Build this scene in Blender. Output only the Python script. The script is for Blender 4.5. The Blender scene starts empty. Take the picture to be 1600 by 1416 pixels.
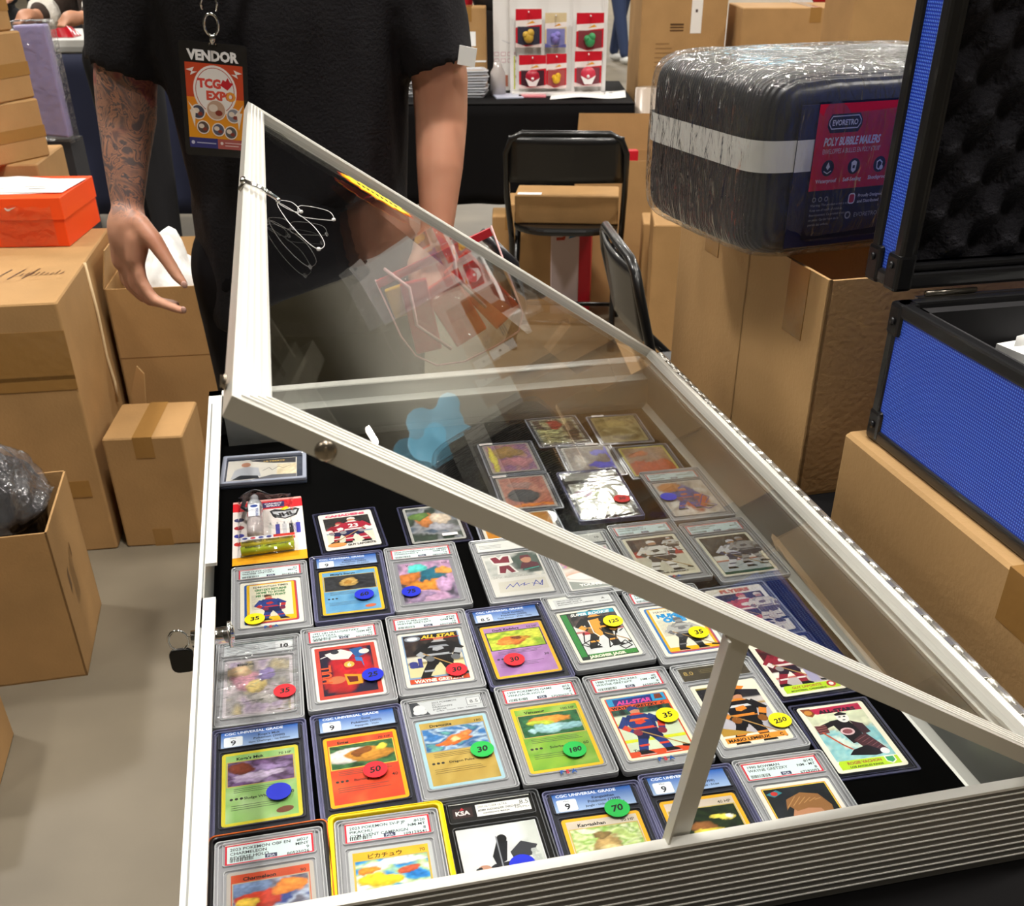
import bpy, bmesh, math, random
from mathutils import Vector, Matrix, noise
import numpy as np
R = math.radians
PI = math.pi
random.seed(7)
scn = bpy.context.scene
col = scn.collection

# ------------------------------------------------------------------ camera
CAM = Vector((0, 0, 1.352)); FPX = 1616.4; CX = 811.3; CY = 977.6; PITCH = 0.58994; ROLL = -0.00423
_fw = Vector((0, math.cos(PITCH), -math.sin(PITCH)))
_r0 = Vector((1, 0, 0)); _u0 = Vector((0, math.sin(PITCH), math.cos(PITCH)))
_rt = math.cos(ROLL) * _r0 + math.sin(ROLL) * _u0
_up = -math.sin(ROLL) * _r0 + math.cos(ROLL) * _u0
cd = bpy.data.cameras.new('camera'); cam = bpy.data.objects.new('camera', cd); col.objects.link(cam)
m = Matrix((( _rt.x, _up.x, -_fw.x, CAM.x), (_rt.y, _up.y, -_fw.y, CAM.y), (_rt.z, _up.z, -_fw.z, CAM.z), (0, 0, 0, 1)))
cam.matrix_world = m
cd.sensor_width = 36; cd.sensor_fit = 'HORIZONTAL'; cd.lens = FPX / 1600 * 36
cd.shift_x = -(CX - 800) / 1600; cd.shift_y = (CY - 708) / 1600
cd.clip_start = 0.02; cd.clip_end = 200
cd.dof.use_dof = True; cd.dof.focus_distance = 1.0; cd.dof.aperture_fstop = 20.0
scn.camera = cam

def at(px, py, y=None, z=None):
    """world point seen at a pixel of the 1600x1416 photograph, at depth y or height z"""
    d = _fw + (px - CX) / FPX * _rt - (py - CY) / FPX * _up
    t = (y / d.y) if y is not None else (z - CAM.z) / d.z
    return CAM + d * t

# ------------------------------------------------------------------ world, light, exposure
w = bpy.data.worlds.new('world'); scn.world = w; w.use_nodes = True
w.node_tree.nodes['Background'].inputs[0].default_value = (0.75, 0.73, 0.70, 1)
w.node_tree.nodes['Background'].inputs[1].default_value = 0.22
scn.view_settings.view_transform = 'Standard'; scn.view_settings.look = 'None'
scn.view_settings.gamma = 1; scn.view_settings.use_curve_mapping = False
scn.view_settings.exposure = 0.0
def area(loc, sx, sy, power, colr=(1, .955, .89)):
    l = bpy.data.lights.new('hall_light', 'AREA'); l.shape = 'RECTANGLE'; l.size = sx; l.size_y = sy
    l.energy = power; l.color = colr
    o = bpy.data.objects.new('hall_light', l); o.location = loc; col.objects.link(o); return o
LIGHTS = [(-2.6, -1.2), (1.6, -1.6), (-3.4, 2.6), (3.6, 2.4), (.3, 1.0), (-4.2, 6.4), (4.6, 6.6), (.97, 11.25), (-7, 11), (7, 12), (-2, 16), (4, 18), (-8, 19), (8, 25), (0, 27), (-6, 30), (6, 32)]
for i, (x, y) in enumerate(LIGHTS):
    area((x, y, 5.85), .55, .55, (45, 45, 150, 150, 235)[i] if i < 5 else 200 if i < 13 else 650)  # farthest lamps are added, and made stronger, to brighten the back wall

# ------------------------------------------------------------------ materials
def lin(c):
    if isinstance(c, str):
        c = c.lstrip('#'); c = [int(c[i:i + 2], 16) / 255 for i in (0, 2, 4)]
    return tuple((v / 12.92 if v <= .04045 else ((v + .055) / 1.055) ** 2.4) for v in c[:3])
MATS = {}
def mat(name, c='888888', rough=.6, metal=0., spec=.5, coat=0., bump=None, var=None, emit=0, alpha=1, trans=0, sub=0):
    """principled material; bump=(scale,strength[,stretch]); var=(scale, amount) gives tint variation"""
    if name in MATS: return MATS[name]
    m = bpy.data.materials.new(name); m.use_nodes = True; nt = m.node_tree; b = nt.nodes['Principled BSDF']
    b.inputs['Base Color'].default_value = (*lin(c), 1); b.inputs['Roughness'].default_value = rough
    b.inputs['Metallic'].default_value = metal; b.inputs['Specular IOR Level'].default_value = spec
    b.inputs['Coat Weight'].default_value = coat; b.inputs['Alpha'].default_value = alpha
    b.inputs['Transmission Weight'].default_value = trans
    if emit:
        b.inputs['Emission Color'].default_value = (*lin(c), 1); b.inputs['Emission Strength'].default_value = emit
    if sub:
        b.inputs['Subsurface Weight'].default_value = sub; b.inputs['Subsurface Radius'].default_value = (.01, .004, .002)
    if bump or var:
        tc = nt.nodes.new('ShaderNodeTexCoord'); mp = nt.nodes.new('ShaderNodeMapping'); nt.links.new(tc.outputs['Object'], mp.inputs[0])
        if bump and len(bump) > 2: mp.inputs['Scale'].default_value = bump[2]
    if bump:
        n = nt.nodes.new('ShaderNodeTexNoise'); n.inputs['Scale'].default_value = bump[0]; n.inputs['Detail'].default_value = 3
        nt.links.new(mp.outputs[0], n.inputs[0])
        bp = nt.nodes.new('ShaderNodeBump'); bp.inputs['Strength'].default_value = bump[1]; bp.inputs['Distance'].default_value = .01
        nt.links.new(n.outputs[0], bp.inputs['Height']); nt.links.new(bp.outputs[0], b.inputs['Normal'])
    if var:
        n2 = nt.nodes.new('ShaderNodeTexNoise'); n2.inputs['Scale'].default_value = var[0]; n2.inputs['Detail'].default_value = 4
        nt.links.new(tc.outputs['Object'], n2.inputs[0])
        mr = nt.nodes.new('ShaderNodeMapRange'); mr.inputs[1].default_value = .3; mr.inputs[2].default_value = .7
        mr.inputs[3].default_value = 1 - var[1]; mr.inputs[4].default_value = 1 + var[1]
        nt.links.new(n2.outputs[0], mr.inputs[0])
        mx = nt.nodes.new('ShaderNodeVectorMath'); mx.operation = 'SCALE'; mx.inputs[0].default_value = lin(c)
        nt.links.new(mr.outputs[0], mx.inputs['Scale']); nt.links.new(mx.outputs[0], b.inputs['Base Color'])
    MATS[name] = m; return m
def clear(name, tint=(1, 1, 1), rough=.04, ior=1.5, bump=None, gain=1.0, haze=0.0):
    """clear sheet: transparent body with a fresnel gloss on top"""
    if name in MATS: return MATS[name]
    m = bpy.data.materials.new(name); m.use_nodes = True; nt = m.node_tree; nt.nodes.clear()
    o = nt.nodes.new('ShaderNodeOutputMaterial'); t = nt.nodes.new('ShaderNodeBsdfTransparent'); t.inputs[0].default_value = (*tint, 1)
    g = nt.nodes.new('ShaderNodeBsdfGlossy'); g.inputs['Roughness'].default_value = rough
    f = nt.nodes.new('ShaderNodeFresnel'); gm = nt.nodes.new('ShaderNodeNewGeometry'); mi = nt.nodes.new('ShaderNodeMapRange')
    mi.inputs[3].default_value = ior; mi.inputs[4].default_value = 1 / ior      # no total reflection on the inner face of a thin sheet
    nt.links.new(gm.outputs['Backfacing'], mi.inputs[0]); nt.links.new(mi.outputs[0], f.inputs[0])
    mx = nt.nodes.new('ShaderNodeMixShader'); base = t.outputs[0]
    if haze:
        d = nt.nodes.new('ShaderNodeBsdfDiffuse'); d.inputs[0].default_value = (.8, .8, .82, 1)
        mh = nt.nodes.new('ShaderNodeMixShader'); mh.inputs[0].default_value = haze
        nt.links.new(t.outputs[0], mh.inputs[1]); nt.links.new(d.outputs[0], mh.inputs[2]); base = mh.outputs[0]
    ml = nt.nodes.new('ShaderNodeMath'); ml.operation = 'MULTIPLY'; ml.inputs[1].default_value = gain; ml.use_clamp = True
    nt.links.new(f.outputs[0], ml.inputs[0]); nt.links.new(ml.outputs[0], mx.inputs[0])
    nt.links.new(base, mx.inputs[1]); nt.links.new(g.outputs[0], mx.inputs[2]); nt.links.new(mx.outputs[0], o.inputs[0])
    if bump:
        tc = nt.nodes.new('ShaderNodeTexCoord'); mp = nt.nodes.new('ShaderNodeMapping'); nt.links.new(tc.outputs['Object'], mp.inputs[0])
        if len(bump) > 2: mp.inputs['Scale'].default_value = bump[2]
        n = nt.nodes.new('ShaderNodeTexNoise'); n.inputs['Scale'].default_value = bump[0]; n.inputs['Detail'].default_value = 3
        n.inputs['Distortion'].default_value = .6
        nt.links.new(mp.outputs[0], n.inputs[0]); bp = nt.nodes.new('ShaderNodeBump'); bp.inputs['Strength'].default_value = bump[1]
        bp.inputs['Distance'].default_value = .01
        nt.links.new(n.outputs[0], bp.inputs['Height']); nt.links.new(bp.outputs[0], g.inputs['Normal']); nt.links.new(bp.outputs[0], f.inputs['Normal'])
    MATS[name] = m; return m
def print_mat(name='printed_ink', rough=.4, spec=.4):
    if name in MATS: return MATS[name]
    m = bpy.data.materials.new(name); m.use_nodes = True; nt = m.node_tree; b = nt.nodes['Principled BSDF']
    a = nt.nodes.new('ShaderNodeVertexColor'); a.layer_name = 'Col'; nt.links.new(a.outputs[0], b.inputs['Base Color'])
    b.inputs['Roughness'].default_value = rough; b.inputs['Specular IOR Level'].default_value = spec
    MATS[name] = m; return m

# ------------------------------------------------------------------ mesh builder
class B:
    def __init__(s): s.v = []; s.f = []; s.c = []; s.sm = []
    def add(s, vs, fs, colr=None, smooth=False):
        n = len(s.v); s.v.extend([tuple(v) for v in vs]); s.f.extend([tuple(i + n for i in f) for f in fs])
        s.c.extend([colr] * len(fs)); s.sm.extend([smooth] * len(fs)); return s
    def box(s, c, d, rot=None, colr=None):
        x, y, z = [k / 2 for k in d]
        vs = [Vector((a * x, b * y, e * z)) for a in (-1, 1) for b in (-1, 1) for e in (-1, 1)]
        if rot is not None: vs = [rot @ v for v in vs]
        vs = [v + Vector(c) for v in vs]
        return s.add(vs, [(0, 1, 3, 2), (4, 6, 7, 5), (0, 4, 5, 1), (2, 3, 7, 6), (0, 2, 6, 4), (1, 5, 7, 3)], colr)
    def b2(s, a, b, colr=None):
        return s.box([(a[i] + b[i]) / 2 for i in range(3)], [abs(b[i] - a[i]) for i in range(3)], None, colr)
    def hexa(s, p, colr=None):
        """8 points: bottom ring 0-3 then top ring 4-7"""
        return s.add(p, [(3, 2, 1, 0), (4, 5, 6, 7), (0, 1, 5, 4), (1, 2, 6, 5), (2, 3, 7, 6), (3, 0, 4, 7)], colr)
    def prism(s, poly, z0, z1, colr=None, f=None):
        n = len(poly); f = f or (lambda x, y, z: (x, y, z))
        vs = [f(x, y, z0) for x, y in poly] + [f(x, y, z1) for x, y in poly]
        fs = [tuple(range(n))[::-1], tuple(range(n, 2 * n))] + [(i, (i + 1) % n, (i + 1) % n + n, i + n) for i in range(n)]
        return s.add(vs, fs, colr)
    def ring(s, outer, inner, z0, z1, colr=None, f=None):
        n = len(outer); f = f or (lambda x, y, z: (x, y, z))
        vs = [f(x, y, z) for L in (outer, inner) for z in (z0, z1) for x, y in L]
        fs = []
        for i in range(n):
            j = (i + 1) % n
            fs += [(i, j, n + j, n + i), (2 * n + j, 2 * n + i, 3 * n + i, 3 * n + j), (n + i, n + j, 3 * n + j, 3 * n + i), (j, i, 2 * n + i, 2 * n + j)]
        return s.add(vs, fs, colr)
    def tube(s, pts, r, n=8, colr=None, close=False, cap=True):
        pts = [Vector(p) for p in pts]; k = len(pts); rr = r if isinstance(r, (list, tuple)) else [r] * k
        vs = []; prev = None
        for i, p in enumerate(pts):
            if close: t = pts[(i + 1) % k] - pts[i - 1]
            else: t = pts[min(i + 1, k - 1)] - pts[max(i - 1, 0)]
            t = t.normalized() if t.length > 1e-9 else Vector((0, 0, 1))
            if prev is None: a = t.orthogonal().normalized()
            else:
                a = prev - t * prev.dot(t); a = a.normalized() if a.length > 1e-6 else t.orthogonal().normalized()
            prev = a; b = t.cross(a)
            vs += [p + rr[i] * (math.cos(2 * PI * q / n) * a + math.sin(2 * PI * q / n) * b) for q in range(n)]
        fs = []
        for i in range(k if close else k - 1):
            j = (i + 1) % k
            fs += [(i * n + q, i * n + (q + 1) % n, j * n + (q + 1) % n, j * n + q) for q in range(n)]
        if cap and not close: fs += [tuple(range(n))[::-1], tuple((k - 1) * n + q for q in range(n))]
        return s.add(vs, fs, colr, True)
    def cyl(s, p0, p1, r, n=16, colr=None):
        s.tube([p0, p1], r, n, colr); 
        return s
    def loft(s, rings, cap0=True, cap1=True, colr=None):
        n = len(rings[0]); vs = [p for r_ in rings for p in r_]; fs = []
        for i in range(len(rings) - 1):
            fs += [(i * n + q, i * n + (q + 1) % n, (i + 1) * n + (q + 1) % n, (i + 1) * n + q) for q in range(n)]
        if cap0: fs.append(tuple(range(n))[::-1])
        if cap1: fs.append(tuple((len(rings) - 1) * n + q for q in range(n)))
        return s.add(vs, fs, colr, True)
    def ball(s, c, r, n=12, m=8, colr=None):
        r = r if isinstance(r, (tuple, list)) else (r, r, r); rings = []
        for i in range(1, m):
            a = -PI / 2 + PI * i / m
            rings.append([(c[0] + r[0] * math.cos(a) * math.cos(2 * PI * q / n), c[1] + r[1] * math.cos(a) * math.sin(2 * PI * q / n), c[2] + r[2] * math.sin(a)) for q in range(n)])
        return s.loft(rings, colr=colr)
    def grid(s, nx, ny, fn, colr=None, smooth=True, colfn=None):
        vs = [fn(i / nx, j / ny) for j in range(ny + 1) for i in range(nx + 1)]
        fs = [(j * (nx + 1) + i, j * (nx + 1) + i + 1, (j + 1) * (nx + 1) + i + 1, (j + 1) * (nx + 1) + i) for j in range(ny) for i in range(nx)]
        return s.add(vs, fs, colr, smooth)
    def build(s, name, mt, parent=None, loc=None, rotz=0, bevel=0, seg=2, label=None, solid=0):
        me = bpy.data.meshes.new(name); me.from_pydata(s.v, [], s.f)
        me.polygons.foreach_set('use_smooth', s.sm)
        if any(c is not None for c in s.c):
            at_ = me.color_attributes.new('Col', 'FLOAT_COLOR', 'CORNER'); arr = np.ones((len(me.loops), 4), dtype=np.float32); k = 0
            for f, c in zip(s.f, s.c):
                n = len(f)
                if c is None: c = (.8, .8, .8)
                if isinstance(c[0], (tuple, list)):
                    for q in range(n): arr[k + q, :3] = c[q]
                else: arr[k:k + n, :3] = c
                k += n
            at_.data.foreach_set('color', arr.ravel())
        me.materials.append(mt); o = bpy.data.objects.new(name, me); col.objects.link(o)
        if parent is not None: o.parent = parent
        if loc is not None: o.location = loc
        o.rotation_euler.z = rotz
        if bevel:
            b = o.modifiers.new('bevel', 'BEVEL'); b.width = bevel; b.segments = seg; b.limit_method = 'ANGLE'; b.angle_limit = R(40)
        if solid:
            b = o.modifiers.new('solid', 'SOLIDIFY'); b.thickness = solid
        if label: o['label'] = label
        return o
def rrect(w, h, r, n=4, cx=0, cy=0):
    pts = []
    for (sx, sy, a0) in ((1, 1, 0), (-1, 1, 90), (-1, -1, 180), (1, -1, 270)):
        for k in range(n + 1):
            a = R(a0 + 90 * k / n); pts.append((cx + sx * (w / 2 - r) + r * math.cos(a), cy + sy * (h / 2 - r) + r * math.sin(a)))
    return pts
def tag(o, label, cat, group=None):
    o['label'] = label; o['category'] = cat
    if group: o['group'] = group
    return o
def thing(name, label, cat, loc=(0, 0, 0), rotz=0, group=None, rot=None):
    o = bpy.data.objects.new(name, None); o.empty_display_size = .05; col.objects.link(o); o.location = loc; o.rotation_euler = rot or (0, 0, rotz)
    return tag(o, label, cat, group)

# ------------------------------------------------------------------ flat print (vector art -> coloured polygons)
TXT = {}
def text_mesh(st, bold=0.):
    k = (st, bold)
    if k in TXT: return TXT[k]
    cu = bpy.data.curves.new('t', 'FONT'); cu.body = st; cu.size = 1; cu.resolution_u = 2; cu.offset = bold; cu.fill_mode = 'FRONT'
    ob = bpy.data.objects.new('t', cu); col.objects.link(ob)
    dg = bpy.context.evaluated_depsgraph_get(); me = ob.evaluated_get(dg).to_mesh()
    vs = [(v.co.x, v.co.y) for v in me.vertices]; fs = [tuple(p.vertices) for p in me.polygons]
    ob.evaluated_get(dg).to_mesh_clear(); bpy.data.objects.remove(ob); bpy.data.curves.remove(cu)
    wdt = max([v[0] for v in vs], default=.5)
    TXT[k] = (vs, fs, wdt); return TXT[k]
def mixc(a, b, t): return tuple(a[i] * (1 - t) + b[i] * t for i in range(3))
class Art:
    """mm coordinates on a plane; every call is laid a few microns above the last"""
    def __init__(s, z=0.0, step=4e-6): s.b = B(); s.z = z; s.step = step
    def _z(s): s.z += s.step; return s.z
    def poly(s, pts, c):
        z = s._z(); c = lin(c) if isinstance(c, str) else c
        n = len(pts)
        a = sum(pts[i][0] * pts[(i + 1) % n][1] - pts[(i + 1) % n][0] * pts[i][1] for i in range(n))
        if a < 0: pts = pts[::-1]
        s.b.add([(x / 1000, y / 1000, z) for x, y in pts], [tuple(range(n))], c); return s
    def rect(s, x0, y0, x1, y1, c): return s.poly([(x0, y0), (x1, y0), (x1, y1), (x0, y1)], c)
    def rr(s, cx, cy, w, h, r, c): return s.poly(rrect(w, h, r, 4, cx, cy), c)
    def ell(s, cx, cy, rx, ry, c, rot=0, n=16):
        ca, sa = math.cos(R(rot)), math.sin(R(rot))
        return s.poly([(cx + rx * math.cos(2 * PI * k / n) * ca - ry * math.sin(2 * PI * k / n) * sa, cy + rx * math.cos(2 * PI * k / n) * sa + ry * math.sin(2 * PI * k / n) * ca) for k in range(n)], c)
    def line(s, pts, w, c):
        z = s._z(); c = lin(c) if isinstance(c, str) else c
        for (a, b) in zip(pts, pts[1:]):
            d = Vector((b[0] - a[0], b[1] - a[1])); L = d.length
            if L < 1e-6: continue
            d /= L; n = Vector((-d.y, d.x)) * w / 2; e = d * w * .35
            s.b.add([((p[0]) / 1000, (p[1]) / 1000, z) for p in ((a[0] - n.x - e.x, a[1] - n.y - e.y), (b[0] - n.x + e.x, b[1] - n.y + e.y), (b[0] + n.x + e.x, b[1] + n.y + e.y), (a[0] + n.x - e.x, a[1] + n.y - e.y))], [(0, 1, 2, 3)], c)
        return s
    def text(s, st, x, y, size, c, al='l', bold=.0, width=None, rot=0, shear=0):
        vs, fs, wd = text_mesh(st, bold); z = s._z(); c = lin(c) if isinstance(c, str) else c
        sx = size if width is None else width
        ox = {'l': 0, 'c': -wd / 2, 'r': -wd}[al]; ca, sa = math.cos(R(rot)), math.sin(R(rot))
        out = []
        for vx, vy in vs:
            px, py = (vx + ox) * sx + vy * size * shear, vy * size
            out.append(((x + px * ca - py * sa) / 1000, (y + px * sa + py * ca) / 1000, z))
        s.b.add(out, fs, c); return s
    def para(s, x0, y, x1, n, c, h=.7, gap=2.2, seed=1):
        rnd = random.Random(seed)
        for k in range(n):
            s.line([(x0, y - k * gap), (x1 - rnd.random() * (x1 - x0) * .25, y - k * gap)], h, c)
        return s
    def field(s, x0, y0, x1, y1, nx, ny, fn):
        """painterly patch, fn(u,v)->linear colour"""
        z = s._z(); vs = []; cs = []
        for j in range(ny + 1):
            for i in range(nx + 1):
                u, v = i / nx, j / ny; vs.append(((x0 + (x1 - x0) * u) / 1000, (y0 + (y1 - y0) * v) / 1000, z)); cs.append(fn(u, v))
        n0 = len(s.b.v); s.b.v.extend(vs)
        for j in range(ny):
            for i in range(nx):
                q = (j * (nx + 1) + i, j * (nx + 1) + i + 1, (j + 1) * (nx + 1) + i + 1, (j + 1) * (nx + 1) + i)
                s.b.f.append(tuple(n0 + k for k in q)); s.b.c.append(tuple(cs[k] for k in q)); s.b.sm.append(False)
        return s
    def barcode(s, x, y, w, h, seed=3):
        rnd = random.Random(seed); p = x
        while p < x + w:
            d = rnd.choice((.35, .6, .9)); s.rect(p, y, p + d, y + h, '303030'); p += d + rnd.choice((.4, .7))
        return s
def paint(base, blobs, seed=0, grain=.2, warp=.12, freq=3.0):
    """blurry colour field from soft blobs: (x, y, rx, ry, colour)"""
    base = [lin(c) for c in (base if isinstance(base, (list, tuple)) else [base])]
    bl = [(x, y, rx, ry, lin(c)) for x, y, rx, ry, c in blobs]
    def fn(u, v):
        nx = noise.noise(Vector((u * freq + seed * 3.1, v * freq, seed))) ; ny = noise.noise(Vector((u * freq, v * freq + 9.7, seed + 5)))
        uu, vv = u + nx * warp + .035 * noise.noise(Vector((u * 11, v * 11, seed + 1))), v + ny * warp + .045 * noise.noise(Vector((u * 11, v * 11, seed + 8)))
        t = min(max(.5 + noise.noise(Vector((uu * 4 + seed, vv * 4, 2.2))) * 1.2, 0), .999) * (len(base) - 1)
        c = mixc(base[int(t)], base[min(int(t) + 1, len(base) - 1)], t - int(t))
        for x, y, rx, ry, cc in bl:
            d = ((uu - x) / rx) ** 2 + ((vv - y) / ry) ** 2
            k = min(max((1.15 - d) * 3.5, 0), 1); sh = 1.18 - .42 * min(1, d) + .16 * (vv - y) / ry; c = mixc(c, tuple(q * sh for q in cc), k)
        g = 1 + grain * 2 * noise.noise(Vector((u * 17 + seed, v * 17, 7.7)))
        return tuple(min(max(k * g, 0), 1) for k in c)
    return fn
def part_art(a, name, parent, loc=(0, 0, 0), rot=None, base=None, label=None, mt=None):
    if base: a.b.prism(base[0], base[1] - .0005, base[1], lin('f0f0ea'))
    o = a.b.build(name, mt or print_mat(), parent, loc, label=label)
    if rot: o.rotation_euler = rot
    return o

# ------------------------------------------------------------------ setting: hall
KRAFT = lambda: mat('kraft_card', 'ac8657', .75, spec=.25, var=(9, .08), bump=(160, .08))
KRAFT2 = lambda: mat('kraft_card_pale', 'b99464', .72, spec=.25, var=(7, .07), bump=(160, .08))
TAPE = lambda: mat('packing_tape', '9c743f', .22, spec=.6, bump=(30, .15))
INK = lambda: mat('box_ink', '4a3622', .8)
PRINT = print_mat()
floor_m = mat('concrete', '716858', .5, spec=.4, var=(2.2, .2), bump=(4, .05))
n_ = floor_m.node_tree
def struct(b, name, m, parent=None):
    o = b.build(name, m, parent); 
    if parent is None: o['kind'] = 'structure'
    return o
struct(B().box((0, 12, -.05), (44, 60, .1)), 'floor', floor_m)
ceil_m = mat('ceiling_paint', 'b5b3aa', .85)
struct(B().box((0, 12, 8.05), (44, 60, .1)), 'ceiling', ceil_m)
wall_m = mat('hall_wall', 'a9a598', .85, var=(.4, .1))
struct(B().box((0, 36, 4), (44, .2, 8)), 'wall_back', wall_m)
struct(B().box((-20, 12, 4), (.2, 48, 8)), 'wall_left', wall_m)
struct(B().box((20, 12, 4), (.2, 48, 8)), 'wall_right', wall_m)
struct(B().box((0, -12, 4), (44, .2, 8)), 'wall_front', wall_m)
bm_ = mat('beam_paint', 'd9d8cf', .6)
for i, y in enumerate((9, 14, 19, 24, 29, 34)):
    struct(B().box((0, y, 7.2), (40, .35, .5)), 'trim_%d' % (i + 1), bm_)
for i, x in enumerate((-9, 3.2, 12)):
    struct(B().box((x, 17, 6.4), (.7, 34, .45)), 'trim_%d' % (i + 7), mat('duct_metal', 'cfcfc6', .4, metal=.3))
lampm = mat('lamp_glow', 'fff6e8', emit=30)
for i, (x, y) in enumerate(LIGHTS):
    t = thing('ceiling_lamp', 'unseen white high bay lamp hanging over the hall floor', 'lamp', (x, y, 5.93), group='high bay lamps under the hall ceiling')
    B().box((0, 0, .06), (.6, .6, .1)).build('housing', mat('lamp_case', 'b0b0aa', .5), t)
    B().box((0, 0, 0), (.54, .54, .03)).build('diffuser', lampm, t)
    B().tube([(0, 0, .1), (0, 0, 2.05)], .012, 6).build('hanger_rod', mat('lamp_case'), t)

# ------------------------------------------------------------------ table and display case
TH = R(12.7)
def K(u, v, z): return Vector((math.cos(TH) * u - math.sin(TH) * v, math.sin(TH) * u + math.cos(TH) * v, z))
cloth_black = mat('black_cloth', '0b0a0b', .9, spec=.15, bump=(5, .3))
BED = .767; CARDZ = .770
def table(u0, v0, u1, v1, label, group=None, top=.745, legs=True):
    t = thing('folding_table', label, 'table', K((u0 + u1) / 2, (v0 + v1) / 2, 0), TH, group)
    hu, hv = (u1 - u0) / 2, (v1 - v0) / 2
    B().box((0, 0, top - .02), (u1 - u0 - .02, v1 - v0 - .02, .03)).build('tabletop', mat('table_grey', '8b8b88', .5), t, bevel=.004)
    c = B(); N = 26
    per = [(-hu, -hv), (hu, -hv), (hu, hv), (-hu, hv)]; pts = []
    for k in range(4):
        a, b = per[k], per[(k + 1) % 4]
        for q in range(N): pts.append((a[0] + (b[0] - a[0]) * q / N, a[1] + (b[1] - a[1]) * q / N, k))
    rings = []
    for zi, z in enumerate((top, top - .03, top - .25, top - .5, .05)):
        rg = []
        for i, (x, y, k) in enumerate(pts):
            o_ = (0 if zi < 2 else .012 * zi / 4 * math.sin(i * 1.3)); nx, ny = ((0, -1), (1, 0), (0, 1), (-1, 0))[k]
            rg.append((x + nx * o_, y + ny * o_, z))
        rings.append(rg)
    c.loft(rings[::-1], cap0=False, cap1=True); c.sm = [False] * len(c.sm)
    c.build('tablecloth', cloth_black, t, label='black cloth hanging to the floor')
    for sx in (-1, 1):
        for sy in (-1, 1):
            B().tube([(sx * (hu - .08), sy * (hv - .06), 0), (sx * (hu - .08), sy * (hv - .06), top - .035)], .013, 8).build('leg', mat('leg_steel', '55565a', .4, metal=.7), t)
    return t
table(-.105, .43, .562, 1.40, 'black cloth covered table under the aluminium display case')
table(.600, .36, 1.55, 1.615, 'black cloth covered table under the brown boxes at right')

alu = mat('brushed_aluminium', 'd6d4cc', .38, metal=.75, spec=.5, bump=(40, .03, (1, 40, 40)))
alu_w = mat('lit_aluminium_top', 'eceae4', .42, metal=.12, bump=(30, .02))  # whitened aluminium, overhead light put into the rim colour
alu_in = mat('inner_aluminium', '9fa09c', .45, metal=.6)
case = thing('display_case', 'long aluminium display case with its glass lid propped open over graded cards', 'display case', K(-.115, .471, .747), TH)
CW, CD, CH = .645, .949, .083
def rib_bar(axis, n, lo, hi, fix, length, outward):
    """ribbed outer wall: thin proud ridges along the wall"""
    b = B()
    for k in range(n):
        z = lo + (hi - lo) * (k + .5) / n
        if axis == 'x': b.b2((0, fix, z - .0004), (length, fix + outward * .0008, z + .0006))
        else: b.b2((fix, 0, z - .0008), (fix + outward * .0008, length, z + .0008))
    return b
rib_m = mat('ridge_lit_tone', 'fdfcf6', .4, metal=0)  # white tone paints in the light caught on the ridge tops
# front wall
wl = mat('wall_shaded_alu', '6a6862', .42, metal=.35, bump=(30, .03, (1, 30, 30)))  # same aluminium darkened, shade of the front face put into the colour
B().b2((0, 0, 0), (CW, .006, CH)).build('front_wall', wl, case)
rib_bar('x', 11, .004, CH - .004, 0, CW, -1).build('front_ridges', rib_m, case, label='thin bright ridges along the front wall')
B().b2((0, -.0015, CH - .002), (CW, .0075, CH + .0005)).build('front_rim', alu_w, case)
# left wall with a lock notch
lw = B().b2((0, .006, 0), (.003, CD, CH))
lw.build('left_wall', alu_in, case)
nt0, nt1 = .402, .468
B().b2((0, .006, CH - .003), (.017, nt0, CH + .0005)).b2((0, nt1, CH - .003), (.017, CD, CH + .0005)).b2((0, nt0, CH - .003), (.006, nt1, CH + .0005)).build('left_rim', alu_w, case)
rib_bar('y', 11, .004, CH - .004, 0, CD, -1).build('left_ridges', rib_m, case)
B().b2((.004, .35, CH - .0012), (.0055, .9, CH + .0012)).b2((.004, .006, CH - .0012), (.0055, nt0, CH + .0012)).build('rim_groove', mat('groove_shade', '8e8f8c', .5, metal=.5), case)
# back wall
B().b2((0, CD - .003, 0), (CW, CD, CH)).b2((.017, CD - .045, .02), (CW - .02, CD - .042, CH - .02)).build('back_wall', alu_in, case)
B().b2((0, CD - .018, CH - .003), (CW, CD, CH + .0005)).build('back_rim', alu_w, case)
B().b2((.017, CD - .045, CH - .022), (CW - .02, CD - .018, CH - .019)).b2((.017, CD - .021, CH - .02), (CW - .02, CD - .018, CH)).b2((.017, CD - .045, .02), (CW - .02, CD - .0425, .029)).build('back_ledge', mat('ledge_pale', 'c9c9c4', .4, metal=.3), case)
# right wall
B().b2((CW - .003, 0, 0), (CW, CD, CH)).b2((CW - .026, .006, .028), (CW - .022, CD - .02, CH - .004)).build('right_wall', alu_in, case)
B().hexa([(CW - .033, .006, .02), (CW - .022, .006, .02), (CW - .022, CD - .02, .02), (CW - .033, CD - .02, .02), (CW - .031, .006, .0215), (CW - .024, .006, .030), (CW - .024, CD - .02, .030), (CW - .031, CD - .02, .0215)]).build('right_fillet', mat('ledge_pale'), case)
B().b2((CW - .026, 0, CH - .003), (CW, CD, CH + .0005)).build('right_rim', alu_w, case)
B().b2((.003, .006, .001), (CW - .003, CD - .003, .02)).build('velvet_bed', mat('black_velvet', '020202', 1, spec=.05), case, label='black velvet lining')
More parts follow.
